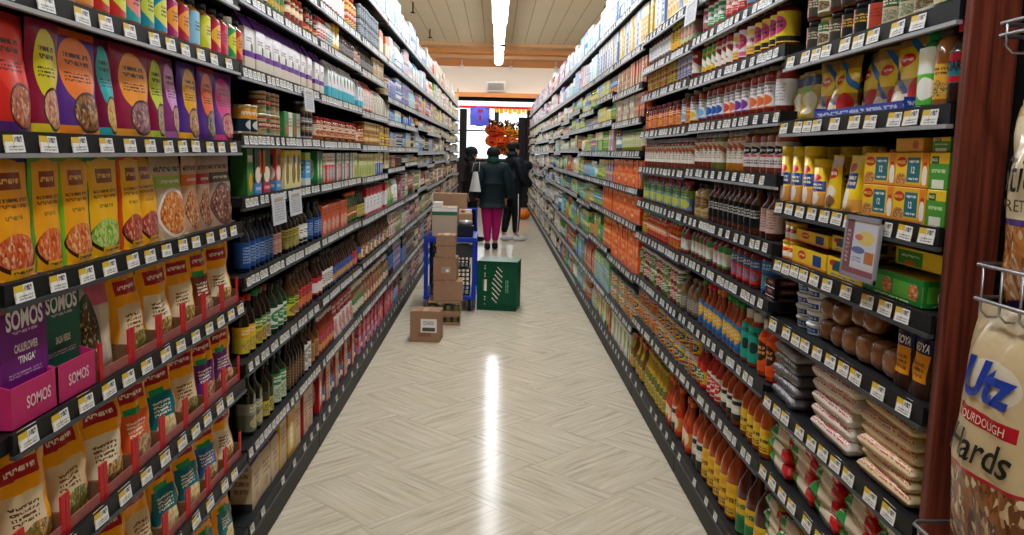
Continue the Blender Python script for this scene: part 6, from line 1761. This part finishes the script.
def grille_crate(w_, d_, h_, loc, label, col):
    mb = MB(); n = 9
    for k in range(n + 1):
        x = -w_ / 2 + k * w_ / n
        for y in (-d_ / 2, d_ / 2): mb.box(x - .004, x + .004, y - .003, y + .003, 0, h_, col)
    for k in range(7):
        y = -d_ / 2 + k * d_ / 6
        for x in (-w_ / 2, w_ / 2): mb.box(x - .003, x + .003, y - .004, y + .004, 0, h_, col)
    for z in (0, h_ * .33, h_ * .66, h_ - .012):
        mb.box(-w_ / 2, w_ / 2, -d_ / 2 - .004, -d_ / 2 + .004, z, z + .012, col).box(-w_ / 2, w_ / 2, d_ / 2 - .004, d_ / 2 + .004, z, z + .012, col)
        mb.box(-w_ / 2 - .004, -w_ / 2 + .004, -d_ / 2, d_ / 2, z, z + .012, col).box(w_ / 2 - .004, w_ / 2 + .004, -d_ / 2, d_ / 2, z, z + .012, col)
    mb.box(-w_ / 2, w_ / 2, -d_ / 2, d_ / 2, 0, .006, col)
    return mb.build('milk_crate', loc=loc, label=label, cat='crate')


dkc = pm('crate_black', '17211f', .45)
grille_crate(.36, .3, .26, (-.41, 8.12, .146), 'lower dark plastic crate on the deck of the blue cart', dkc)
grille_crate(.34, .3, .2, (-.41, 8.12, .408), 'upper dark plastic crate inside the blue cart', dkc)
MB().box(-.1, .1, -.004, .004, 0, .12, pm('board_dark', '3c3c40', .7)).build('board', loc=(-.30, 7.93, .512), rz=R(6), label='dark grey board leaning inside the blue cart', cat='board')
# load on the cart top (deck at .70)
big = cardboard_box(.235, .3, .27, (-.475, 8.12, .7005), R(2), 'tall beige carton with green stripe on the blue cart', mat=pm('carton_beige', 'b3a08a', .7))
MB().box(-.117, .117, -.1512, -.15, .2, .235, pm('stripe_green', '2a6a4a', .6)).build('stripe', big)
MB().box(-.117, .117, -.1512, -.15, .235, .27, pm('white_print', 'dcdad2', .6)).build('white_top', big)
MB().box(-.045, .045, -.06, .06, 0, .045, pm('white_box', 'd8d6ce', .6), bev=.002).build('small_carton', loc=(-.54, 8.1, .9735), label='small white box lying on the beige carton', cat='box')
cardboard_box(.33, .12, .385, (-.44, 8.42, .7005), R(0), 'large brown box standing at the back of the blue cart')
nb = MB().box(-.075, .075, -.075, .075, 0, .1, pm('navy_box', '141c28', .5), bev=.002)
nb.build('carton_dark', loc=(-.275, 8.1, .7005), label='dark navy box at the right end of the cart top', cat='box')
MB().lathe([(.0, 0), (.06, .003), (.068, .03), (.06, .045), (0, .05)], 14, pm('film_silver', 'a8a8aa', .3, metal=.5, bump=.6, bscale=40)).build('wrapped_packet', loc=(-.275, 8.1, .8008), label='silver wrapped packet on the dark navy box', cat='packet')
cb2 = MB().box(-.065, .065, -.06, .06, 0, .2, pm('carton_tan', 'b08a68', .7), bev=.002); cb2.build('carton_tall', loc=(-.285, 8.29, .7005), label='tan box behind the navy box on the blue cart', cat='box')
MB().box(-.06, .06, -.05, .05, 0, .04, art('print_pkt', 'd8c8b8', [('ell', .3, .5, .2, .3, 'c03a30'), ('ell', .75, .5, .15, .3, 'e0e0e0')], .4)).build('packet', loc=(-.285, 8.29, .9008), label='red and white packet on the tan box of the cart', cat='packet')
# red bag hanging over the shelf behind the cart
pouch('redbag', .16, .16, .08, pm('red_plastic', 'c01a24', .35, bump=.5), 'bright red plastic bag behind the cart', kind='plastic_bag', cat='bag', seed=8, crumple=.01)
_, S_ = meshes('redbag', 0)
o = bpy.data.objects.new('plastic_bag', S_[0][1]); COL.objects.link(o); o.location = (XL - .06, 8.55, L_SH[5][2] + .0 + SH + .001); o.rotation_euler = (0, 0, PI / 2)
o.location.z = shelves_of('L', bay_of('L', 8.55))[3] - .22 if False else o.location.z
tag(o, label='bright red plastic bag on the left shelf just above the cart', cat='bag')

# ================================================================== paper signs hanging from the rails
signp = art('sign_paper', 'c9ccd2', [('text', .5, .5, .36, .4, '8a8d94', 9), ('rect', .5, .8, .3, .05, 'b09a70')], .4)


def hang_sign(side, px0, px1, zlip, h_, label, mat=signp, frame_=None):
    a, b = ypx(side, px0, zlip), ypx(side, px1, zlip)
    W_ = abs(b - a); Y = (a + b) / 2
    X = (XL + .016) if side == 'L' else (XR - .016)
    mb = MB().box(-W_ / 2, W_ / 2, 0, .002, -h_, 0, mat)
    if frame_:
        for s in (-1, 1): mb.box(s * W_ / 2 - .005, s * W_ / 2 + .005, -.002, .004, -h_ - .005, .005, frame_)
        for z in (-h_, 0): mb.box(-W_ / 2 - .005, W_ / 2 + .005, -.002, .004, z - .005, z + .005, frame_)
    o = mb.build('shelf_sign', loc=(X, Y, zlip + SH - .005), rz=ROT[side], label=label, cat='sign')
    o.rotation_euler = (R(-4), 0, ROT[side])
    MB().box(-.01, .01, .002, .008, -.02, .004, steel).build('clip', o)
    return o


hang_sign('L', 258, 272, 1.285, .115, 'white paper sign hanging from the taco carton shelf, nearer of two')
hang_sign('L', 276.5, 289, 1.285, .1, 'white paper sign hanging from the taco carton shelf, farther of two')
hang_sign('L', 292, 302, 1.72, .1, 'white paper sign hanging under the white snack bags')
hang_sign('R', 709, 697, 2.145, .1, 'white paper sign hanging high among the right pasta sauces')
mg = art('sign_maggi', 'c9bfc0', [('rect', .12, .5, .12, .6, '7a4a50'), ('rect', .58, .55, .34, .36, 'c4c8d2'), ('ell', .62, .68, .26, .12, 'd8c070'), ('ell', .42, .68, .12, .05, 'c07058'), ('ell', .44, .46, .2, .06, '5a6a98'), ('rect', .78, .36, .13, .1, 'b8703c'), ('text', .42, .3, .14, .05, '7a86a8', 2), ('rect', .5, .07, .6, .07, '8a5058'), ('text', .1, .5, .05, .3, 'c8a8a8', 8)], .3)
hang_sign('R', 903, 868, 1.33, .135, 'framed recipe card hanging below the yellow bouillon cartons', mg, pm('sign_frame', '9a9aa4', .3, metal=.3))

# ================================================================== far end: columns, sign, balloons
MB().box(-.98, -.80, 22.9, 23.3, 0, 2.62, pm('column_dark', '241f20', .6), bev=.01).build('column', label='dark square column at the end of the left shelves', cat='column')
MB().box(.60, .825, 23.4, 23.7, 0, 2.45, MATS['column_dark'], bev=.01).build('column', label='narrow dark column left of the right shelf end', cat='column')
MB().box(.83, 1.06, 23.35, 23.7, 0, 2.65, pm('column_brown', '2c2422', .6), bev=.01).build('column', label='taller dark column touching the right shelf end', cat='column')
wb = glow('fascia_white', 'fbf6f4', 1.6)
MB().box(-2.6, 2.6, 24.6, 24.7, 2.78, 3.0, wb).build('fascia_sign', label='long bright white fascia above the checkout area', cat='sign')
MB().box(-2.6, 2.6, 24.56, 24.6, 2.72, 2.79, glow('fascia_red', 'e02a2a', .7)).build('red_band', label='thin red band below the white fascia', cat='sign')
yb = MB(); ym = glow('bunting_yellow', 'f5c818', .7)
for k in range(9):
    x = -.05 + k * .125
    yb.box(x, x + .11, 24.54, 24.56, 2.62 - (.04 if k % 2 else 0), 2.72, ym)
yb.build('bunting', label='yellow scalloped bunting under the red band', cat='bunting')
sg = MB().lathe([(.0, -.02), (.27, -.02), (.28, 0), (.27, .02), (0, .02)], 28, glow('disc_blue_glow', '5a68dc', .45))  # glow added to the disc to lighten it against the window
so = MB()
so.add(sg, Matrix.Translation((0, 0, 0)) @ Matrix.Rotation(PI / 2, 4, 'X'))
so.box(-.27, .27, -.012, .012, -.25, .25, glow('sign_purple_glow', '6a58c8', .3))  # same added glow on the square panel
s_ob = so.build('hanging_sign', loc=(-.47, 24.0, 2.47), label='round blue and purple sign hanging at the aisle end', cat='sign')
tt = MB().box(-.06, .08, -.03, -.024, .1, .2, pm('red_print', 'c8304a', .5)); tt.box(-.03, .04, -.03, -.024, -.12, .04, MATS['red_print']); tt.build('emblem', s_ob)
MB().tube([(-.62, 0, .25), (-.62, 0, 1.0)], .012, 6, black).tube([(0, 0, .27), (0, 0, .5)], .004, 6, black).build('rod', s_ob)
MB().box(-2.6, 2.6, 26.0, 26.6, 0, 1.25, pm('counter_dark', '2a2624', .6), bev=.01).box(-2.6, 2.6, 25.95, 26.65, 1.25, 1.3, pm('counter_top', '6a5a50', .4)).build('checkout_counter', label='long dark checkout counter beyond the aisle end', cat='counter')
# pumpkin balloons
pum = [glow('balloon_orange_a', 'f0581c', .25), glow('balloon_orange_b', 'e8741c', .25), glow('balloon_yellow', 'eaa01c', .25)]
for m_ in pum: m_.node_tree.nodes['Principled BSDF'].inputs['Emission Strength'].default_value = 0.0
dark = pm('balloon_face', '1a0f0c', .4)
rb = random.Random(3)
bl_ = [(-.12, 2.12, .2, 0, 'upper left'), (.10, 2.1, .2, 0, 'upper middle'), (-.10, 1.82, .21, 0, 'left'), (.14, 1.80, .2, 0, 'centre'), (.34, 2.12, .19, 2, 'yellow upper right'), (.38, 1.82, .19, 1, 'right'), (.02, 1.55, .18, 0, 'lowest left'), (.30, 1.54, .17, 1, 'lowest right'), (.60, 2.02, .15, 2, 'small yellow far right'), (.56, 1.75, .15, 1, 'small orange far right')]
for i, (x, z, r_, c_, nm) in enumerate(bl_):
    mb = MB()
    def f(u, v, r_=r_):
        a = 2 * PI * u; b = PI * (v - .5); rr = r_ * (1 + .06 * abs(math.cos(4 * a))) * math.cos(b)
        return rr * math.cos(a), rr * math.sin(a), r_ * .85 * math.sin(b)
    mb.grid(f, 32, 12, pum[c_])
    o = mb.build('pumpkin_balloon', loc=(x, 24.32 + .12 * (i % 3), z), label='orange pumpkin balloon in the far display, %s' % nm, cat='balloon', group='pumpkin balloons at the aisle end')
    fc = MB()
    for s in (-1, 1):
        o0 = len(fc.v); fc.v += [(s * r_ * .4 - .03, -r_ * .95, r_ * .12), (s * r_ * .4 + .03, -r_ * .95, r_ * .12), (s * r_ * .4, -r_ * .92, r_ * .42)]; fc.face([o0, o0 + 1, o0 + 2], dark)
    fc.box(-r_ * .4, r_ * .4, -r_ * 1.01, -r_ * .9, -r_ * .35, -r_ * .2, dark)
    fc.build('face', o)
    MB().tube([(0, 0, r_ * .8), (0, 0, 3.893 - z)], .003, 5, black).build('string', o)
# autumn leaf garlands
for gi, (x0, x1, z, nm) in enumerate([(-.2, .3, 2.32, 'left'), (.2, .75, 2.3, 'right'), (.0, .6, 1.66, 'lower')]):
    lf = MB(); cols_ = [pm('leaf_brown', '5a2a14', .6), pm('leaf_dark', '2a1a14', .6), pm('leaf_green', '3a5a20', .6), pm('leaf_gold', 'c88018', .6)]
    for k in range(46):
        u = rb.random(); c = Vector((x0 + (x1 - x0) * u + rb.uniform(-.04, .04), rb.uniform(-.05, .05), rb.uniform(-.09, .09) - .08 * math.sin(PI * u)))
        Mx = Matrix.Translation(c) @ Matrix.Rotation(rb.uniform(0, 6.28), 4, 'Z') @ Matrix.Rotation(rb.uniform(-1, 1), 4, 'X')
        o0 = len(lf.v); s = rb.uniform(.04, .075)
        lf.v += [tuple(Mx @ Vector(p)) for p in ((0, 0, -s), (s * .6, 0, -s * .2), (s * .4, 0, s * .5), (0, 0, s), (-s * .4, 0, s * .5), (-s * .6, 0, -s * .2))]
        lf.face(list(range(o0, o0 + 6)), rb.choice(cols_))
    lf.build('leaf_garland', loc=(0, 23.93, z), label='brown and gold autumn leaf garland among pumpkin balloons, %s' % nm, cat='garland')
# real pumpkin on the floor
def pf(u, v):
    a = 2 * PI * u; b = PI * (v - .5); rr = .15 * (1 + .09 * abs(math.cos(5 * a))) * math.cos(b)
    return rr * math.cos(a), rr * math.sin(a), .12 + .12 * math.sin(b)
p_ = MB().grid(pf, 40, 12, pm('pumpkin_skin', 'e0701c', .4)); p_o = p_.build('pumpkin', loc=(.64, 19.2, 0.001), label='orange pumpkin on the floor beyond the shoppers', cat='pumpkin')
MB().tube([(0, 0, .22), (.01, 0, .28)], [.018, .012], 8, pm('stem', '5a6a30', .7)).build('stem', p_o)

# ================================================================== people
skin_m = pm('skin', 'b98468', .55); hair_m = pm('hair', '17110f', .6)


def skinmesh(name, nodes, edges, mat, sub=2, root='pelvis'):
    me = bpy.data.meshes.new(name); keys = list(nodes)
    me.from_pydata([nodes[k][:3] for k in keys], [(keys.index(a), keys.index(b)) for a, b in edges], [])
    o = bpy.data.objects.new(name, me); COL.objects.link(o)
    md = o.modifiers.new('s', 'SKIN'); md.use_smooth_shade = True
    md.branch_smoothing = .6
    sv = me.skin_vertices[0].data
    for i, k in enumerate(keys):
        r_ = nodes[k][3]; sv[i].radius = r_ if isinstance(r_, tuple) else (r_, r_)
        sv[i].use_root = (k == root)
    sb = o.modifiers.new('b', 'SUBSURF'); sb.levels = sub; sb.render_levels = sub
    bpy.context.view_layer.update()
    dg = bpy.context.evaluated_depsgraph_get()
    m2 = bpy.data.meshes.new_from_object(o.evaluated_get(dg))
    bpy.data.objects.remove(o)
    m2.name = name
    m2.materials.clear(); m2.materials.append(mat)
    for p in m2.polygons: p.use_smooth = True
    return m2


def link(name, me, parent, **t):
    o = bpy.data.objects.new(name, me); COL.objects.link(o); o.parent = parent; tag(o, **t); return o


def person(H, loc, rz, label, top_m, leg_m, shoe_m, armR, armL, stance, puff=.03, hat=None, hood=None, hairlen=.0, name='person', legw=1.0, stripe=None, hatm=None):
    """faces +y locally; armR/armL = (elbow, wrist) offsets from the shoulder"""
    h = H; sw = .108 * h
    N = {}
    N['pelvis'] = (0, 0, .53 * h, (.098 * h * .85, .07 * h)); N['waist'] = (0, 0, .62 * h, (.078 * h, .06 * h)); N['chest'] = (0, 0, .72 * h, (.095 * h, .066 * h))
    N['shc'] = (0, -.005, .80 * h, (.062 * h, .05 * h)); N['neck'] = (0, 0, .85 * h, .032 * h); N['jaw'] = (0, .018, .885 * h, .042 * h); N['head'] = (0, .008, .93 * h, (.047 * h, .055 * h)); N['crown'] = (0, 0, .962 * h, .036 * h)
    N['nose'] = (0, .018 + .052 * h, .908 * h, .008 * h)
    E_ = [('pelvis', 'waist'), ('waist', 'chest'), ('chest', 'shc'), ('shc', 'neck'), ('neck', 'jaw'), ('jaw', 'head'), ('head', 'crown'), ('jaw', 'nose')]
    for s, S, arm in ((1, 'R', armR), (-1, 'L', armL)):
        sh = Vector((s * sw, 0, .805 * h))
        el = sh + Vector(arm[0]); wr = el + Vector(arm[1]); d = Vector(arm[1]).normalized()
        N['sh' + S] = (*sh, .034 * h); N['el' + S] = (*el, .026 * h); N['wr' + S] = (*wr, .017 * h)
        pl = wr + d * .06; N['pa' + S] = (*pl, (.022, .016))
        E_ += [('shc', 'sh' + S), ('sh' + S, 'el' + S), ('el' + S, 'wr' + S), ('wr' + S, 'pa' + S)]
        sd = d.cross(Vector((0, 0, 1)));
        sd = sd.normalized() if sd.length > .1 else Vector((0, 1, 0))
        up = sd.cross(d)
        for fi in range(4):
            ln = (.062, .072, .068, .052)[fi]; b0 = pl + sd * (.012 * (fi - 1.5)) + d * .022
            N['f%d%s' % (fi, S)] = (*(b0 + d * ln * .5 - up * .006), .0085); N['t%d%s' % (fi, S)] = (*(b0 + d * ln - up * .02), .007)
            E_ += [('pa' + S, 'f%d%s' % (fi, S)), ('f%d%s' % (fi, S), 't%d%s' % (fi, S))]
        th = wr + d * .03 + sd * (-.03) ; N['th' + S] = (*th, .010); N['tt' + S] = (*(th + d * .03 - sd * .012), .008)
        E_ += [('wr' + S, 'th' + S), ('th' + S, 'tt' + S)]
        fx, fy = stance[0 if s > 0 else 1]
        N['hip' + S] = (s * .05 * h, 0, .49 * h, .052 * h * legw); N['kn' + S] = (s * .055 * h + fx * .5, fy * .5 + .012, .28 * h, .035 * h)
        N['an' + S] = (s * .055 * h + fx, fy, .055 * h, .022 * h); N['to' + S] = (s * .06 * h + fx, fy + .13, .022 * h, .02 * h)
        E_ += [('pelvis', 'hip' + S), ('hip' + S, 'kn' + S), ('kn' + S, 'an' + S), ('an' + S, 'to' + S)]
    body = skinmesh(name, N, E_, skin_m)
    o = bpy.data.objects.new(name, body); COL.objects.link(o); o.location = loc; o.rotation_euler = (0, 0, rz)
    tag(o, label=label, cat='person')

    def grow(keys, add, extra=None):
        q = {}
        for k in keys:
            v = N[k]; r_ = v[3]
            q[k] = (*v[:3], (r_[0] + add, r_[1] + add) if isinstance(r_, tuple) else r_ + add)
        if extra: q.update(extra)
        return q
    J = grow(['pelvis', 'waist', 'chest', 'shc', 'shR', 'elR', 'wrR', 'shL', 'elL', 'wrL'], puff)
    J['hem'] = (0, 0, .42 * h, (.10 * h + puff, .075 * h + puff)); J['col'] = (0, 0, .855 * h, .036 * h + puff * .6)
    JE = [('hem', 'pelvis'), ('pelvis', 'waist'), ('waist', 'chest'), ('chest', 'shc'), ('shc', 'col')] + [(a, b) for S in 'RL' for a, b in (('shc', 'sh' + S), ('sh' + S, 'el' + S), ('el' + S, 'wr' + S))]
    link('jacket', skinmesh('jacket', J, JE, top_m), o)
    P = grow(['hipR', 'knR', 'hipL', 'knL'], .022 * legw)
    P['pelvis'] = (0, 0, .525 * h, (.05 * h, .05 * h))
    for S in 'RL': a = N['an' + S]; P['an' + S] = (a[0], a[1], a[2] + .03, a[3] + .016)
    link('trousers', skinmesh('trousers', P, [('pelvis', 'hip' + S) for S in 'RL'] + [('hip' + S, 'kn' + S) for S in 'RL'] + [('kn' + S, 'an' + S) for S in 'RL'], leg_m), o)
    for S in 'RL':
        a, t2 = N['an' + S], N['to' + S]
        sh_ = MB(); sh_.ball((a[0] + .003, (a[1] + t2[1]) / 2 + .0, .045), .05, .135, .045, shoe_m, 14, 10, .8)
        sh_.lathe([(.045, .04), (.043, .1)], 12, shoe_m, cx=a[0], cy=a[1]); sh_.build('shoe', o)
    hd = N['head']
    if hood: MB().ball((0, -.03, .868 * h), .105, .1, .07, hood, 16, 10).build('hood', o)
    hr = MB().ball((0, -.012, .94 * h), .05 * h + .012, .055 * h + .012, .05 * h, hair_m, 18, 12)
    if hairlen: hr.ball((0, -.035, .90 * h), .055 * h, .035 * h, .055 * h, hair_m, 14, 10)
    hr.build('hair', o)
    if hat == 'beanie':
        MB().ball((0, -.006, .952 * h), .054 * h + .014, .06 * h + .014, .052 * h, hatm, 18, 12).lathe([(.054 * h + .018, .918 * h), (.056 * h + .018, .94 * h), (.053 * h + .016, .955 * h)], 18, hatm, cap=(False, False)).build('hat', o)
    if hat == 'cap':
        MB().ball((0, -.004, .958 * h), .052 * h + .012, .058 * h + .012, .036 * h, hatm, 18, 12).ball((0, .085, .948 * h), .06, .07, .008, hatm, 14, 6).build('hat', o)
    ey = MB()
    for s in (-1, 1): ey.ball((s * .026, .018 + .038 * h, .925 * h), .009, .006, .006, hair_m, 8, 6)
    ey.ball((0, .018 + .036 * h, .889 * h), .02, .006, .004, pm('lips', '8a4a40', .5), 8, 6)
    ey.build('face', o)
    ea = MB()
    for s in (-1, 1): ea.ball((s * (.047 * h + .004), 0, .918 * h), .008, .016, .024, skin_m, 8, 8)
    ea.build('ear', o)
    if stripe:
        st = MB()
        a, k_, hp = N['anR'], N['knR'], N['hipR']
        st.tube([(hp[0] + hp[3] + .018, hp[1], hp[2] - .02), (k_[0] + k_[3] + .02, k_[1], k_[2]), (a[0] + a[3] + .012, a[1], a[2] + .04)], .008, 6, stripe); st.build('side_stripe', o)
    return o, N


teal = pm('jacket_teal', '081a20', .6, var=.15, bump=.2, bscale=12); mag = pm('trousers_magenta', 'a3105e', .75, var=.08, bump=.2, bscale=14); blk = pm('cloth_black', '0c0d10', .7); plum = pm('jacket_plum', '1c1418', .6)
shoeb = pm('shoe_black', '101012', .4); shoew = pm('shoe_white', 'd8d8d8', .4)
person(1.58, (-.04, 13.1, 0), R(4), 'person seen from behind in dark teal padded jacket and magenta trousers', teal, mag, shoeb,
       ((.07, -.02, -.27), (-.02, .12, -.2)), ((-.07, -.02, -.27), (.03, .14, -.2)), ((-.03, .05), (.02, -.04)), puff=.068, hood=pm('hood_green', '0c3a30', .7), hairlen=1, legw=1.25, hat='beanie', hatm=pm('hat_dark', '14161a', .7))
man, N_ = person(1.69, (.30, 14.5, 0), R(-62), 'person in dark jacket and black cap reaching to the right shelf', pm('jacket_navy', '0a141c', .6, var=.15), blk, shoew,
       ((.04, .06, -.27), (-.02, .16, -.16)), ((-.02, .24, -.1), (.03, .24, .02)), ((-.02, .03), (.02, -.12)), puff=.055, hood=pm('collar_navy', '0f1d26', .6), hat='cap', hatm=pm('cap_black', '0d0e12', .6), stripe=pm('stripe_white', 'd8d8dc', .5))
person(1.58, (-.405, 14.3, 0), R(-75), 'person in plum jacket and black beanie behind the loaded cart', plum, blk, shoeb,
       ((.05, .02, -.27), (-.02, .16, -.15)), ((-.05, .05, -.26), (.03, .16, -.16)), ((-.0, .03), (.0, -.04)), puff=.052, hood=pm('collar_dark', '120f12', .7), hairlen=1, hat='beanie', hatm=pm('beanie', '0a1214', .8))
# white shoulder bag at the hip of the person in teal
tb = MB()
tb.grid(lambda u, v: ((u - .5) * .19 * (1 - .6 * v), -.03 * math.sin(PI * u) - .01, v * .3), 8, 8, pm('tote_white', 'c8c8c4', .6))
tb.grid(lambda u, v: ((u - .5) * .19 * (1 - .6 * v), .03 * math.sin(PI * u) - .01, v * .3), 8, 8, MATS['tote_white'], flip=True)
to_ = tb.build('shoulder_bag', loc=(-.30, 12.9, .90), rz=R(-20), label='white shoulder bag hanging at left of the person in teal jacket', cat='bag')
MB().tube([(-.06, -.01, .3), (-.02, -.03, .42), (.06, .0, .45), (.06, -.01, .3)], .007, 6, pm('strap', 'b8b8b4', .6)).tube([(-.08, -.01, .02), (-.12, 0, -.06), (-.1, 0, -.16)], .006, 6, MATS['strap']).build('strap', to_)
